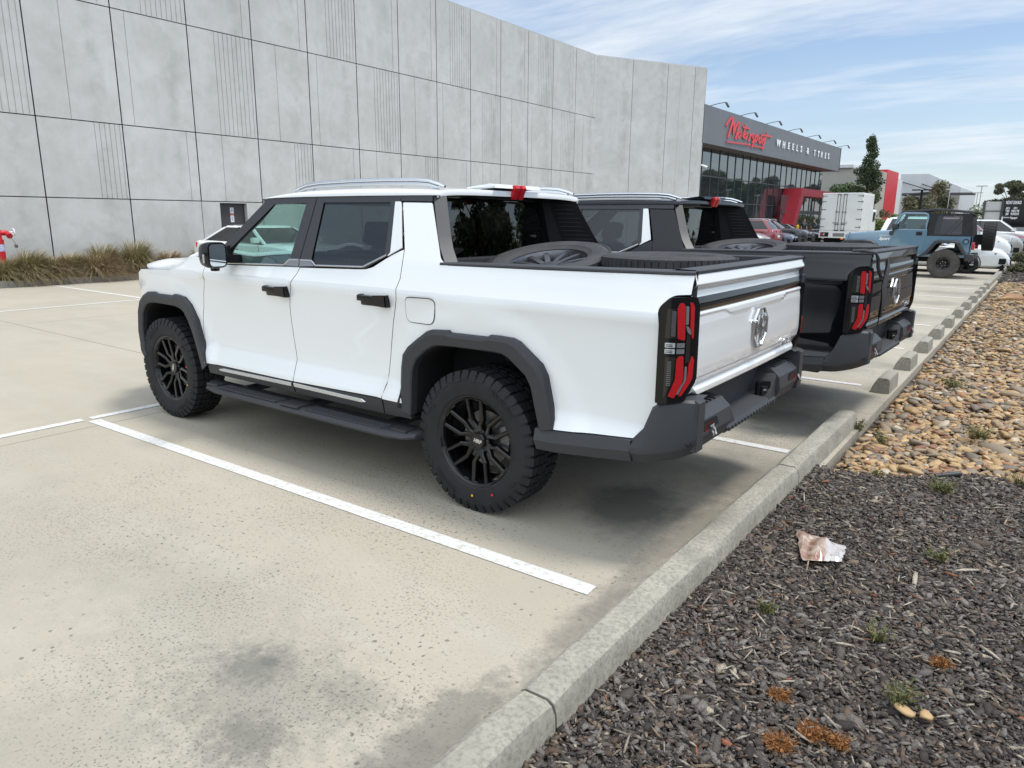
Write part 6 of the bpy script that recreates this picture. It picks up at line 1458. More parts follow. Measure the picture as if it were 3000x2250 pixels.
car('parked_suv', 'maroon wagon between the champagne wagon and the white van', 'SUV', park_nose(-1.9, -35.4, 4.7, .95, FACE_W), FACE_W, 'maroon', 4.7, 1.88, 2.7, .95, .38, 1.16, 1.18, 1.80, (2.0, 1.3, -.6, -.9), 'suv', 'cars by the pebble bed', rails=True)
car('parked_van', 'white van with the tallest roof in the row by the pebble bed', 'van', park_nose(-2.6, -43, 5.2, 1.0, FACE_W), FACE_W, 'white', 5.2, 1.95, 3.1, 1.0, .36, 1.16, 1.18, 1.78, (2.7, 1.9, -.9, -.98), 'suv', 'cars by the pebble bed')
car('parked_suv', 'white tall SUV mostly hidden behind the soft top, windscreen beside the spare wheel', 'SUV', (2.3, -29.6, 0), FACE_W, 'white', 4.6, 1.85, 2.7, .95, .36, 1.16, 1.18, 1.83, (2.62, 2.1, -.6, -.85), 'suv', 'cars by the pebble bed')
def off_roader():
    T = thing('four_wheel_drive', 'dusty blue soft top four wheel drive with spare wheel on its tailgate', 'four wheel drive', (0, -22.0, 0)); h = .74
    bm = B()
    tub = [(-.62, .72), (-.66, 1.24), (.48, 1.24), (.52, 1.40) if False else (.50, 1.24), (1.50, 1.25), (1.50, .66), (.62, .66), (.52, .74), (.30, 1.10), (-.32, 1.10), (-.56, .74)]
    for s in (1, -1): prism(bm, tub, 1, s*(h-.03), s*h, 0, 0)
    box(bm, -.66, -.60, -h, h, .72, 1.24, .01, 1); box(bm, -.6, 1.5, -h+.03, h-.03, .62, .70)
    # bonnet, cowl, grille, guards
    R_ = []
    for x, z, w in ((1.46, 1.40, .66), (1.56, 1.395, .65), (1.87, 1.375, .63), (2.5, 1.325, .57), (2.74, 1.29, .54), (2.80, 1.24, .53)): R_.append([(x, -w, .72), (x, -w, z-.12), (x, -w*.93, z-.03), (x, -w*.55, z), (x, w*.55, z), (x, w*.93, z-.03), (x, w, z-.12), (x, w, .72)])
    rings(bm, R_, True, True); box(bm, 2.78, 2.86, -.55, .55, .74, 1.25, .02, 2); fin(bm, 'body', 'jeepblue', T, 30)
    for s in (1, -1):
        bm = B(); R_ = []
        for x, z, y in ((1.72, .70, .74), (1.86, .92, .74), (2.04, 1.055, .76), (2.3, 1.075, .76), (2.82, 1.045, .76), (2.95, .98, .70)): R_.append([(x, s*.50, z+.02), (x, s*(y-.03), z+.02), (x, s*y, z-.01), (x, s*(y-.01), z-.06), (x, s*.5, z-.03)])
        rings(bm, R_, True, True); fin(bm, 'guard_flare', 'trim', T, 35); bm = B()
        P = [(.66, .66), (.50, .80), (.32, 1.075), (.22, 1.125), (-.26, 1.125), (-.36, 1.08), (-.52, .80), (-.585, .73)]; Q = [(.52, .66), (.40, .78), (.25, 1.0), (.18, 1.04), (-.22, 1.04), (-.29, 1.0), (-.44, .78), (-.50, .70)]
        R_ = [[(a[0], s*(h-.01), a[1]), (a[0], s*(h+.10), a[1]-.015), (a[0]*.96+b[0]*.04, s*(h+.125), a[1]-.035), (b[0], s*(h+.12), b[1]), (b[0], s*(h-.2), b[1])] for a, b in zip(P, Q)]
        rings(bm, R_, False, False); fin(bm, 'guard_flare', 'trim', T, 35)
    bm = B()
    for s in (1, -1): box(bm, 2.86, 2.89, s*.30, s*.31)if False else lathe(bm, [(.095, 0), (.09, .03), (0, .035)], 20, Matrix.Translation((2.86, s*.36, 1.08)) @ Matrix.Rotation(rad(-90), 4, 'Z'))
    fin(bm, 'head_lamp', 'clear', T, 40)
    bm = B()
    for s in (1, -1): box(bm, 2.90, 2.97, s*.60, s*.70, 1.07, 1.12, .01, 1)
    fin(bm, 'indicator', 'amber', T, 40)
    for s in (1, -1):
        bm = B(); prism(bm, [(1.49, 1.40), (1.49, .78), (1.40, .72), (.72, .70), (.60, .80), (.545, 1.18), (.53, 1.24), (.53, 1.41)], 1, s*(h-.02), s*(h+.012), 0, .006); d = fin(bm, 'door', 'jeepblue', T, 30)
        bm = B(); tube(bm, [(1.50, s*(h-.02), 1.41), (1.31, s*(h-.06), 1.82), (1.27, s*(h-.065), 1.885), (1.20, s*(h-.067), 1.905), (.66, s*(h-.067), 1.90), (.58, s*(h-.066), 1.87), (.555, s*(h-.06), 1.80), (.58, s*(h-.03), 1.50), (.57, s*(h-.02), 1.41)], .030, 8)
        tube(bm, [(1.50, s*(h-.012), 1.41), (.55, s*(h-.012), 1.41)], .02, 6); fin(bm, 'door_frame', 'jeepblue', d, 40)
        bm = B(); bm.faces.new([bm.verts.new(p) for p in ((1.48, s*(h-.02), 1.41), (1.29, s*(h-.065), 1.88), (.60, s*(h-.067), 1.89), (.58, s*(h-.02), 1.41))]); fin(bm, 'door_window', 'glass', d)
        bm = B(); box(bm, .66, .82, s*(h+.005), s*(h+.022), 1.25, 1.36, .015, 2); fin(bm, 'door_handle', 'gloss', d, 40)
        bm = B(); box(bm, 1.34, 1.48, s*(h+.02), s*(h+.20), 1.44, 1.60, .04, 3); tube(bm, [(1.46, s*h, 1.36), (1.42, s*(h+.08), 1.46)], .03, 8); box(bm, 1.44, 1.56, s*h, s*(h+.03), 1.25, 1.37, .01, 1); fin(bm, 'side_mirror', 'trim', T, 40)
        if s > 0:
            bm = B(); lathe(bm, [(.085, .0), (.08, .014), (.065, .012), (.06, -.012), (0, -.012)], 24, Matrix.Translation((-.50, h, 1.09))); lathe(bm, [(.02, -.01), (.015, .01), (0, .01)], 10, Matrix.Translation((-.50, h, 1.09)), 1); fin(bm, 'fuel_filler', ['gloss', 'silver'], T, 40)
            bm = B(); text_bm(bm, 'Sport', .13, lambda x, y, z: (1.70-x, h*.865+.012+z, 1.09+y), .004, shear=.3, bold=.004); text_bm(bm, 'FOUR WHEEL', .045, lambda x, y, z: (1.70-x, h*.87+.012+z, 1.215+y), .004); fin(bm, 'decal', 'signwhite', T)
    # canvas top with clear quarter windows
    bm = B()
    R_ = []
    for x, z, w in ((1.33, 1.955, .66), (1.30, 1.985, .66), (1.0, 2.005, .67), (.62, 2.035, .675), (.40, 2.06, .675), (.0, 2.03, .675), (-.45, 1.985, .67), (-.56, 1.965, .66), (-.60, 1.93, .64)): R_.append([(x, -w, z-.075), (x, -w*.96, z-.02), (x, -w*.6, z+.0), (x, w*.6, z), (x, w*.96, z-.02), (x, w, z-.075)])
    rings(bm, R_, True, True)
    for s in (1, -1):
        O_ = [(.52, 1.245), (.50, 1.90), (-.56, 1.90), (-.66, 1.245)]; I_ = [(.36, 1.285), (.30, 1.84), (-.32, 1.84), (-.37, 1.29)]; yy = lambda z: h-.002-.075*(z-1.24)/.66
        for k in range(4):
            a, b, c_, d_ = O_[k], O_[(k+1) % 4], I_[(k+1) % 4], I_[k]; bm.faces.new([bm.verts.new((x, s*yy(z), z)) for x, z in (a, b, c_, d_)])
        tube(bm, [(-.30, s*(yy(1.8)-.03), 1.80), (.08, s*(yy(1.3)-.03), 1.29)], .022, 6)
        tube(bm, [(.52, s*(h-.06), 1.24), (.52, s*(h-.1), 1.92)], .03, 6)
    bm.faces.new([bm.verts.new(p) for p in ((-.665, -h, 1.245), (-.565, -h+.08, 1.92), (-.565, h-.08, 1.92), (-.665, h, 1.245))]); tube(bm, [(-.58, -.5, 1.93), (-.74, -.5, 1.90), (-.74, .5, 1.90), (-.58, .5, 1.93)], .03, 6)
    fin(bm, 'soft_top', 'canvas', T, 30)
    for s in (1, -1):
        bm = B(); bm.faces.new([bm.verts.new((x, s*(h-.008-.075*(z-1.24)/.66), z)) for x, z in ((.40, 1.27), (.34, 1.87), (-.35, 1.87), (-.40, 1.27))]); fin(bm, 'quarter_window', 'vinyl', T)
    bm = B(); bm.faces.new([bm.verts.new(p) for p in ((1.52, -.66, 1.42), (1.30, -.62, 1.90), (1.30, .62, 1.90), (1.52, .66, 1.42))]); fin(bm, 'windscreen', 'screen', T)
    bm = B(); tube(bm, [(1.52, -.68, 1.40), (1.31, -.64, 1.93), (1.31, .64, 1.93), (1.52, .68, 1.40)], .03, 6); fin(bm, 'windscreen_frame', 'jeepblue', T, 40)
    bm = B()
    for y in (.34, -.34): box(bm, .72, 1.15, y-.22, y+.22, .78, .95, .05, 2); box(bm, .60, .76, y-.22, y+.22, .9, 1.55, .06, 2)
    box(bm, 1.38, 1.52, -.62, .62, 1.05, 1.34, .03, 1); box(bm, -.55, -.2, -.5, .5, .8, 1.3, .06, 2); box(bm, -.6, 1.5, -.65, .65, .70, .74); fin(bm, 'cabin', 'interior', T, 40)
    bm = B(); box(bm, -.74, -.56, -.72, .72, .55, .70, .015, 1)
    for s in (1, -1): box(bm, -.75, -.52, s*.55, s*.80, .52, .74, .02, 1)
    box(bm, -.8, -.7, -.06, .06, .5, .58, .01, 1); box(bm, 2.95, 3.05, -.72, .72, .55, .70, .02, 1); fin(bm, 'bumper', 'trim', T, 40)
    bm = B()
    for s in (1, -1): box(bm, -.735, -.66, s*.60, s*.72, .86, 1.08, .012, 2)
    fin(bm, 'tail_lamp', 'red', T, 40)
    bm = B(); box(bm, -.9, -.66, .02, .2, 1.0, 1.3, .02, 1); fin(bm, 'spare_carrier', 'void', T, 40)
    def mw(nm, m, label=None):
        o = fin(tyre_bm(.43, .30, .20, 'mud', 26), nm, 'rubber_old' if nm == 'wheel' else 'rubber', T, 28); o.matrix_local = m
        b2 = B(); lathe(b2, [(.208, .10), (.19, .10), (.18, .04), (.12, .02), (.10, .055), (.0, .055)], 36)
        for k in range(8): box(b2, .125, .165, .018, .034, -.022, .022, .006, 1, 1, Matrix.Rotation(2*math.pi*k/8, 4, 'Y'))
        for k in range(5): box(b2, .062, .082, .05, .07, -.01, .01, .003, 1, 2, Matrix.Rotation(2*math.pi*k/5, 4, 'Y'))
        fin(b2, 'rim', ['rim', 'void', 'silver'], o, 30); return o
    for x in (0, 2.37):
        for s in (1, -1): mw('wheel', Matrix.Translation((x, s*.70, .43)) @ Matrix.Rotation(0 if s > 0 else math.pi, 4, 'Z'))
    sp = mw('spare_wheel', Matrix.Translation((-1.01, -.05, 1.25)) @ Matrix.Rotation(rad(90), 4, 'Z')); sp.data.materials[0] = M['rubber']
    bm = B(); tube(bm, [(0, -.7, .43), (0, .7, .43)], .05, 8); tube(bm, [(2.37, -.7, .43), (2.37, .7, .43)], .05, 8); box(bm, -.55, 2.9, -.35, .35, .46, .64, .03, 1); tube(bm, [(.3, .3, .5), (-.5, .35, .42), (-.62, .35, .40)], .04, 8)
    for s in (1, -1): box(bm, .7, 1.6, s*.6, s*.72, .52, .64, .02, 1)
    fin(bm, 'chassis', 'void', T, 40)
off_roader()
def box_truck():
    M['boxwhite'] = varied('box_white', (.62, .635, .62), (.68, .69, .68), 1.2, .45)
    T = thing('box_truck', 'white box truck seen from behind with its rear doors shut', 'truck', (8.65, -47, 0)); w = 1.23
    bm = B(); box(bm, -w, w, -3.5, 0, .98, 3.40, .03, 2); bx = fin(bm, 'cargo_box', 'boxwhite', T, 30)
    bm = B()
    for s in (1, -1): box(bm, s*.012, s*(w-.07), 0.004, .028, 1.06, 3.28, .006, 1)
    box(bm, -w+.02, w-.02, .003, .02, 3.30, 3.36, .004, 1); box(bm, -w, w, .0, .08, .58, .98, .01, 1) if False else None
    dr = fin(bm, 'rear_door', 'boxwhite', T, 30)
    bm = B()
    for s in (1, -1):
        for x in (.10, .27): tube(bm, [(s*x, .055, 1.0), (s*x, .055, 3.33)], .016, 8)
        for z in (1.0, 1.02, 3.28): box(bm, s*.06, s*.31, .03, .07, z, z+.05, .004, 1)
        for z in (1.42, 2.2): box(bm, s*.05, s*.34, .03, .065, z-.02, z+.02, .004, 1)
        for z in (1.25, 1.75, 2.35, 2.85, 3.2): box(bm, s*(w-.30), s*(w-.01), .026, .042, z-.022, z+.022, .004, 1); box(bm, s*(w-.04), s*(w+.02), .0, .05, z-.05, z+.05, .006, 1)
        box(bm, s*.05, s*.45, .045, .075, 1.50, 1.525, .004, 1)
    fin(bm, 'door_hardware', 'rimgrey', dr, 40)
    bm = B()
    for k in range(8): box(bm, -w-.012, -w, -3.42+k*.43, -3.10+k*.43, 1.05, 3.3, .005, 1)
    fin(bm, 'side_rib', 'boxwhite', bx, 30)
    bm = B(); box(bm, -w, w, -.12, .06, .55, .98, .01, 1); tail = fin(bm, 'tail_frame', 'boxwhite', T, 30)
    for s in (1, -1):
        bm = B(); box(bm, s*.62, s*1.14, .055, .075, .62, .90, .004, 1); fin(bm, 'lamp_recess', 'void', tail); bm = B(); box(bm, s*.96, s*1.12, .07, .10, .70, .82, .01, 1); fin(bm, 'tail_lamp', 'red', tail); bm = B(); box(bm, s*.86, s*.95, .07, .10, .70, .82, .01, 1); fin(bm, 'reversing_lamp', 'clear', tail)
    bm = B(); box(bm, -.35, .35, .06, .075, .64, .86, .004, 1); fin(bm, 'number_plate', 'lensgrey', tail)
    bm = B(); box(bm, -w+.08, w-.08, -5.4, -3.6, .75, 2.4, .12, 3); fin(bm, 'cab', 'boxwhite', T, 40)
    bm = B(); box(bm, -w+.05, w-.05, -5.1, -4.1, 1.6, 2.25, .05, 2); fin(bm, 'cab_window', 'darkglass', T, 40)
    bm = B(); box(bm, -.45, .45, -5.2, 0, .5, .95); box(bm, -w, -w+.1, -3.0, -1.9, .55, .9); box(bm, -1.0, 1.0, -.72, -.68, .25, .9); fin(bm, 'chassis', 'void', T)
    for y in (-1.3, -4.3):
        for s in (1, -1):
            car_wheel(T, s*.98, y, .41, .28, rad(-90) if s > 0 else rad(90))
    for o in T.children:
        if o.name.startswith('wheel'): o.rotation_euler = (0, 0, rad(-90) if o.location.x > 0 else rad(90))
box_truck()
# ---------------------------------------------------------------- plants
def leaves(n, fpos, size, seed, tones=(0, 1), flat=.0, asp=.55):
    """n leaf-sized quads; fpos(rng, n) -> centres (n,3), tone (n)"""
    rg = np.random.default_rng(seed); c, t = fpos(rg, n); n = len(c)
    d = rg.normal(0, 1, (n, 3)); d[:, 2] *= (1-flat); d /= np.linalg.norm(d, axis=1)[:, None]
    e = np.cross(d, rg.normal(0, 1, (n, 3))); e /= np.linalg.norm(e, axis=1)[:, None]
    s = size*np.exp(rg.normal(0, .35, n))[:, None]
    P = np.stack([c-d*s, c-e*s*asp, c+d*s, c+e*s*asp], 1).reshape(-1, 3); F = np.arange(4*n).reshape(-1, 4)
    return P, F, np.clip(t+rg.normal(0, .16, n), 0, 1)
def crown_clumps(cl, dens=1.0):
    """cl: list of (x, y, z, rx, ry, rz, tone); hollowish clumps so sky shows through between them"""
    def f(rg, n):
        vol = np.array([c[3]*c[4]*c[5] for c in cl])**.75; k = rg.choice(len(cl), n, p=vol/vol.sum()); C = np.array(cl)[k]
        u = rg.normal(0, 1, (n, 3)); u /= np.linalg.norm(u, axis=1)[:, None]; r = rg.uniform(.25, 1.05, n)**.55
        p = C[:, :3]+u*r[:, None]*C[:, 3:6]; return p, C[:, 6]
    return f
def clump_set(seed, n, zf, rf, tone=(.2, .8), sq=.8):
    rg = np.random.default_rng(seed); out = []
    for i in range(n):
        z = zf(rg); R = rf(z); a = rg.uniform(0, 6.28); q = R*rg.uniform(.15, .95); s = rg.uniform(.55, 1.15)
        out.append((q*math.cos(a), q*math.sin(a), z, s, s, s*sq, rg.uniform(*tone)))
    return out
M['bark_t'] = varied('tree_bark', (.10, .08, .06), (.19, .16, .13), 8, .9, .4, 40)
M['conifer'] = leafmat('conifer_leaf', [(.030, .050, .022), (.060, .085, .035), (.105, .120, .060)])
M['gum'] = leafmat('gum_leaf', [(.040, .055, .026), (.085, .095, .048), (.16, .145, .085)])
M['shrub'] = leafmat('shrub_leaf', [(.030, .065, .020), (.070, .125, .032), (.12, .18, .055)])
M['hedge'] = leafmat('hedge_leaf', [(.050, .085, .022), (.115, .16, .045), (.20, .22, .075)])
M['olive'] = leafmat('olive_leaf', [(.050, .060, .032), (.10, .105, .055), (.18, .17, .10)])
def tree(name, label, loc, h, cl, n, size, m, seed, trunk=.16, limbs=6, group=None, asp=.55, zt=.75):
    T = thing(name, label, 'tree', loc, 0, group)
    P, F, t = leaves(n, crown_clumps(cl), size, seed, asp=asp); npmesh('crown', P, F, m, T, t)
    bm = B(); rr = random.Random(seed); top = h*zt
    tube(bm, [(0, 0, -.1), (.03*h*rr.uniform(-1, 1), .02*h, top*.45), (.03*h*rr.uniform(-1, 1), 0, top)], [trunk, trunk*.7, trunk*.25], 8)
    big = sorted(cl, key=lambda c: -c[3])[:limbs]
    for c in big:
        z0 = min(top*.9, max(h*.12, c[2]-abs(c[0])-abs(c[1])*.6)); tube(bm, [(0, 0, z0*.85), (c[0]*.5, c[1]*.5, (z0+c[2])/2+.1), (c[0], c[1], c[2])], [trunk*.4, trunk*.25, trunk*.08], 6)
    fin(bm, 'trunk', 'bark_t', T, 60); return T
def plants():
    # tall conifer at y=-80 behind the box truck
    k = .80
    cl = clump_set(3, 54, lambda r: r.uniform(1.6, 10.0), lambda z: 1.85*max(.12, (10.6-z)/9.0)**.75, (.1, .75), .75)
    cl = [(x*1.22, y*1.22, z, s*(.68 if z < 8 else .48), s*(.62 if z < 8 else .45), s*.5, t) for x, y, z, s, _, _, t in cl] + [(.1, 0, 9.9, .34, .34, .55, .8), (0, 0, 9.2, .5, .5, .6, .6), (-.1, .1, 8.4, .6, .6, .6, .5)]
    tree('conifer_tree', 'tall narrow dark conifer standing in front of the red panel building', (13.75, -81, 0), 10.4, cl, 12500, .080, 'conifer', 3, .18, 8, None, .6, .9)
    cl = clump_set(5, 14, lambda r: r.uniform(2.6, 5.2), lambda z: 1.6, (.2, .9)); tree('leafy_tree', 'round bright green tree left of the tall conifer behind the red portal', (17.2, -86, 0), 5.8, cl, 5200, .10, 'shrub', 5, .12)
    cl = clump_set(15, 12, lambda r: r.uniform(3.0, 5.0), lambda z: 1.1, (.0, .6)); tree('leafy_tree', 'darker green tree tucked between the bright tree and the tall conifer', (15.7, -86, 0), 5.6, cl, 3600, .10, 'shrub', 15, .10)
    cl = clump_set(7, 24, lambda r: r.uniform(1.0, 4.4), lambda z: 1.75, (.2, .9)); tree('olive_tree', 'broad olive green tree by the black lamp post in front of the pale shed', (10.55, -98, 0), 5.0, cl, 7500, .11, 'olive', 7, .14)
    cl = clump_set(9, 6, lambda r: r.uniform(5.0, 6.0), lambda z: .5, (.5, 1)); tree('olive_tree', 'thin brownish tree top rising above the shed eave', (9.7, -104, 0), 6.4, cl, 1500, .11, 'olive', 9, .08)
    cl = clump_set(11, 13, lambda r: r.uniform(1.5, 4.3), lambda z: .8, (.0, .55)); tree('gum_tree', 'small dark tree right of the pale shed beside a street light', (8.5, -100, 0), 4.7, cl, 3600, .10, 'gum', 11, .10)
    # hedge below the red panel
    def hedge_f(rg, n):
        x = rg.uniform(-2.6, 2.7, n); z = rg.uniform(.1, 1, n)**.5*(1.85+.25*np.sin(x*2.1)+.15*np.sin(x*5)); y = rg.normal(0, .8, n); return np.stack([x, y, z], 1), .3+.5*(z/2.1)*rg.uniform(.5, 1.2, n)
    T = thing('hedge', 'yellow green clipped bushes between the box truck and the blue four wheel drive', 'hedge', (11.6, -72, 0)); P, F, t = leaves(9000, hedge_f, .085, 2); npmesh('foliage', P, F, 'hedge', T, t)
    bm = B()
    for i in range(9): tube(bm, [(-2.3+.58*i, 0, -.1), (-2.3+.55*i+.1, .1, 1.2)], [.04, .015], 5)
    fin(bm, 'stem', 'bark_t', T)
    # gums behind the billboard
    for i, (x, y, sc, lb) in enumerate(((2.7, -118, 1.0, 'wispy gum tree above the screen fence, left of the pair'), (-.1, -112, .92, 'wispy gum tree above the black billboard, right of the pair'))):
        cl = clump_set(31+i, 15, lambda r: r.uniform(4.2, 6.6), lambda z: 2.2, (.1, .8), .55); cl = [(a, b, c, s*.8, s*.8, s*.5, t) for a, b, c, s, _, _, t in cl]
        o = tree('gum_tree', lb, (x, y, 0), 6.8, cl, 4200, .12, 'gum', 31+i, .15, 9, 'gum trees behind the billboard'); o.scale = (sc,)*3
    cl = clump_set(41, 9, lambda r: r.uniform(2.4, 3.9), lambda z: 1.9, (.2, .8)); tree('olive_tree', 'low spreading tree far off beside the screen fence', (4.1, -122, 0), 4.2, cl, 2600, .14, 'olive', 41, .1)
    cl = clump_set(43, 8, lambda r: r.uniform(.8, 2.5), lambda z: .6, (.3, .9)); tree('olive_tree', 'bushy green shrub tree against the left edge of the screen fence', (2.45, -66, 0), 3, cl, 2200, .07, 'hedge', 43, .06)
    # low shrubs at the far end of the kerb
    g = 'low shrubs at the far end of the pebble bed'
    for i, (x, y, r, h, m, lb) in enumerate(((-1.95, -29.0, .62, .62, 'olive', 'low grey green shrub spilling over the far kerb end'), (-2.25, -33.5, .7, 1.15, 'gum', 'darker upright shrub behind the low one at the right edge'), (-1.72, -26.2, .34, .30, 'olive', 'small low shrub in the far mulch nearest the pebbles'))):
        T = thing('shrub', lb, 'shrub', (x, y, 0), 0, g); cl = clump_set(50+i, 12, lambda q: q.uniform(.1, 1)*h*.85, lambda z: r, (.2, .9)); cl = [(a, b, c, s*r*.4, s*r*.4, s*h*.3, t) for a, b, c, s, _, _, t in cl]
        P, F, t = leaves(2600, crown_clumps(cl), .035, 60+i); npmesh('foliage', P, F, m, T, t); bm = B(); [tube(bm, [(0, 0, -.05), (c[0], c[1], c[2])], .012, 5) for c in cl[:6]]; fin(bm, 'stem', 'bark_t', T)
    # tussock grasses along the wall
    M['tuss'] = leafmat('tussock_blade', [(.085, .100, .030), (.18, .17, .060), (.27, .21, .11), (.40, .31, .18)]); M['tussdry'] = leafmat('dry_tussock_blade', [(.11, .090, .042), (.22, .16, .080), (.32, .23, .13), (.44, .36, .24)])
    def tussock(seed, R, H, n):
        rg = np.random.default_rng(seed); V_, F_, T_ = [], [], []
        for i in range(n):
            a = rg.uniform(0, 6.28); q = R*.25*rg.random()**.5; b = np.array([q*math.cos(a), q*math.sin(a), 0]); a2 = a+rg.normal(0, .5)
            o = R*rg.uniform(.25, 1.1); hh = H*rg.uniform(.55, 1.1)*(1-.35*(o/R)**2); dr = H*rg.uniform(0, .75)*(o/R)**1.5; w = rg.uniform(.0045, .0075); pr = None
            wv = np.array([-math.sin(a2), math.cos(a2), 0])*w; tone = rg.random()
            for k in range(6):
                t = k/5; p = b+np.array([math.cos(a2)*o*t**1.4+.10*H*t*t, math.sin(a2)*o*t**1.4-.16*H*t*t, hh*(1-(1-t)**1.8)-dr*t**2.2]); ww = wv*(1-.8*t)
                if pr is not None: o0 = len(V_); V_ += [pr[0]-pr[1], pr[0]+pr[1], p+ww, p-ww]; F_.append([o0, o0+1, o0+2, o0+3]); T_.append(min(1, tone*.75+.25*t))
                pr = (p, ww)
        return np.array(V_), np.array(F_), T_
    A = [npmesh('tussock', *(lambda r: (r[0], r[1]))(q), m, None, q[2]) for q, m in ((tussock(1, .60, .66, 1700), 'tuss'), (tussock(2, .66, .54, 1900), 'tussdry'))]
    spots = [(17.10, -3.12, 1.06, 0, 'green tussock grass at the foot of the red hydrant'), (16.98, -2.55, .75, 0, 'tussock grass at the left edge in front of the hydrant'), (17.02, -3.62, .95, 1, 'brown tussock grass just right of the hydrant'), (17.45, -3.72, .66, 0, 'tussock grass close to the second wall joint'), (17.1, -4.33, .62, 0, 'low tussock grass in the gap between the brown and the tall one'), (17.0, -4.55, 1.02, 1, 'brown tussock grass in front of the tall green one'), (17.42, -4.95, 1.08, 0, 'tall green tussock grass in the middle of the wall bed'), (17.0, -5.12, .72, 1, 'low dry tussock grass left of the white pickup bonnet'), (17.15, -5.68, 1.10, 0, 'tussock grass nearest the white pickup bonnet'), (17.2, -6.6, 1.0, 1, 'tussock grass hidden behind the white pickup bonnet'), (17.1, -7.6, 1.0, 0, 'tussock grass behind the parked white sedan'), (16.95, -3.02, .8, 1, 'brownish tussock grass directly in front of the hydrant foot'), (17.3, -4.1, .85, 1, 'brown tussock grass filling the wall side of the gap'), (17.05, -4.0, .8, 0, 'greenish tussock grass between the hydrant group and the tall one'), (17.35, -5.35, .95, 1, 'dry tussock grass against the wall right of the tall green one'), (16.95, -4.85, .8, 1, 'pale tussock grass hanging over the kerb below the tall green one')]
    for i, (x, y, s, k, lb) in enumerate(spots):
        o = A[k] if not A[k].get('label') else A[k].copy()
        if o.name not in COL.objects: COL.objects.link(o)
        o.location = (x, y, .10); o.rotation_euler = (0, 0, i*1.9 if False else random.uniform(-.5, .5)); s *= 1.2; o.scale = (s, s, s*random.uniform(.9, 1.1)); tag(o, lb, 'grass tussock', 'tussock grasses along the concrete wall')
    # trees across the road behind the camera: they show in the truck windows, black paint and shop glass
    srcs = []
    for i, (x, y, h, lb) in enumerate(((-22, -27, 9.5, 'big gum tree across the road, mirrored in the white pickup rear window'), (-25, -34, 7.0, 'gum tree across the road, second of the row'), (-25, -20, 6.5, 'gum tree across the road near the bend'), (-26, -45, 8.0, 'gum tree across the road, opposite the black pickup'), (-5, -92, 8, 'gum tree beyond the right edge, mirrored in the near shop glass'), (-9.5, -106, 9, 'gum tree beyond the right edge, mirrored in the middle of the shop glass'), (-5, -124, 8, 'gum tree beyond the right edge, mirrored at the far end of the shop glass'), (-3, -101, 7.5, 'gum tree beyond the right edge between the first two mirrored ones'), (-3.5, -113, 8.5, 'gum tree beyond the right edge between the last two mirrored ones'))):
        if i < 2:
            cl = clump_set(70+i, 26, lambda r: r.uniform(2.2, h*.93), lambda z: 2.9, (.0, .8), .7); cl = [(a, b, c, s*1.0, s*1.0, s*.75, t) for a, b, c, s, _, _, t in cl]
            o = tree('gum_tree', lb, (x, y, -.1), h, cl, 6500, .17, 'shrub' if i else 'gum', 70+i, .22, 8, 'trees across the road'); srcs.append((o, h))
        else:
            s_, h0 = srcs[i % 2]; o = copy_tree(s_); o.location = (x, y, -.1); o.scale = (h/h0,)*3; o.rotation_euler.z = i*1.3; tag(o, lb, 'tree', 'trees across the road')
    def far_wood(rg, n):
        y = rg.uniform(-110, 60, n); z = rg.uniform(.0, 1, n)*(4.6+1.7*np.sin(y*.21)+1.2*np.sin(y*.57+1)); return np.stack([-32+rg.normal(0, 1.2, n), y, z], 1), rg.uniform(0, .8, n)
    P, F, t = leaves(22000, far_wood, .34, 8); o = npmesh('tree_belt', P, F, 'gum', None, t); tag(o, 'belt of scrub along the far side of the road', 'woodland', None, 'stuff')
    b = thing('factory', 'long pale factory beyond the right edge, mirrored in the shop glass', 'factory', (-17, -125, 0)); bm = B(); box(bm, -8, 0, -40, 30, 0, 6.2); fin(bm, 'wall', 'bgrey', b); bm = B(); box(bm, -8, .15, -40.2, 30.2, 6.2, 7.4); fin(bm, 'parapet', 'bwhite', b)
    bm = B()
    for k in range(12): box(bm, .02, .08, -38+k*5.6, -34.6+k*5.6, 1.0, 3.6)
    fin(bm, 'window', 'darkglass', b)
plants()
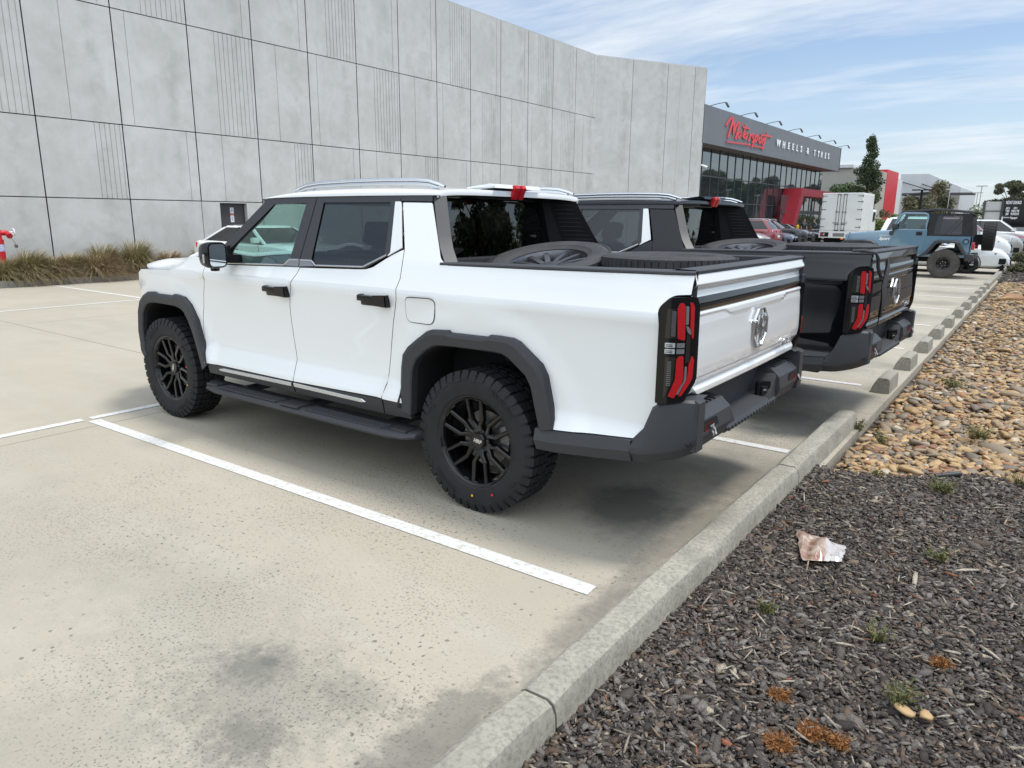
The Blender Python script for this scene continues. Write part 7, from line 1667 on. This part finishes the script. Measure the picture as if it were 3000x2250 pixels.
# ---------------------------------------------------------------- people by the entry
def person(label, x, y, top, bot, rz):
    M['skin'] = M.get('skin') or mat('skin', (.46, .25, .18), .5)[0]; M['hair'] = M.get('hair') or mat('short_hair', (.10, .07, .05), .7)[0]
    T = thing('person', label, 'person', (x, y, 0), rz, 'people by the entry portal')
    me = bpy.data.meshes.new('body'); vs = [(0, 0, .93), (0, 0, 1.12), (0, 0, 1.38), (0, .01, 1.50), (0, .02, 1.60), (0, .02, 1.72), (-.19, 0, 1.40), (-.24, .0, 1.14), (-.22, .10, .92), (-.21, .13, .84), (.19, 0, 1.40), (.24, 0, 1.14), (.22, .10, .92), (.21, .13, .84), (-.10, 0, .88), (-.11, .02, .48), (-.11, 0, .08), (-.12, .14, .03), (.10, 0, .88), (.11, .02, .48), (.11, 0, .08), (.12, .14, .03)]
    ed = [(0, 1), (1, 2), (2, 3), (3, 4), (4, 5), (2, 6), (6, 7), (7, 8), (8, 9), (2, 10), (10, 11), (11, 12), (12, 13), (0, 14), (14, 15), (15, 16), (16, 17), (0, 18), (18, 19), (19, 20), (20, 21)]
    rd = [.16, .15, .17, .06, .095, .085, .075, .05, .04, .045, .075, .05, .04, .045, .10, .065, .045, .04, .10, .065, .045, .04]
    me.from_pydata(vs, ed, []); o = link('body', me, T); md = o.modifiers.new('s', 'SKIN')
    for i, r in enumerate(rd): me.skin_vertices[0].data[i].radius = (r, r*.8)
    me.skin_vertices[0].data[0].use_root = True; o.modifiers.new('d', 'SUBSURF').levels = 1; o.modifiers['d'].render_levels = 1
    dg = bpy.context.evaluated_depsgraph_get(); m2 = bpy.data.meshes.new_from_object(o.evaluated_get(dg)); o.modifiers.clear(); o.data = m2; m2.materials.clear()
    for q in ('skin', top, bot): m2.materials.append(M[q])
    for p in m2.polygons:
        c = p.center; p.material_index = 0 if c.z > 1.49 or (abs(c.x) > .17 and c.z < 1.2) else (1 if c.z > .95 else 2); p.use_smooth = True
    bm = B(); bmesh.ops.create_icosphere(bm, subdivisions=2, radius=.098, matrix=Matrix.Translation((0, -.005, 1.70))); bmesh.ops.delete(bm, geom=[v for v in bm.verts if v.co.z < 1.68 or (v.co.y > .05 and v.co.z < 1.75)], context='VERTS'); fin(bm, 'hair', 'hair', T, 80)
    bm = B(); box(bm, -.012, .012, .09, .118, 1.655, 1.69, .006, 1)
    for s in (-1, 1): box(bm, s*.025, s*.045, .092, .1, 1.69, 1.702, .003, 1); box(bm, s*.092, s*.102, .0, .03, 1.65, 1.70, .004, 1)
    fin(bm, 'face', 'skin', T, 60)
person('person in a dark shirt standing behind the charcoal sedan, left of two', 14.18-.0, -59.6, 'char', 'darkgrey', rad(40))
person('person in a grey shirt standing behind the charcoal sedan, right of two', 13.50, -60, 'darkgrey', 'char', rad(-20))
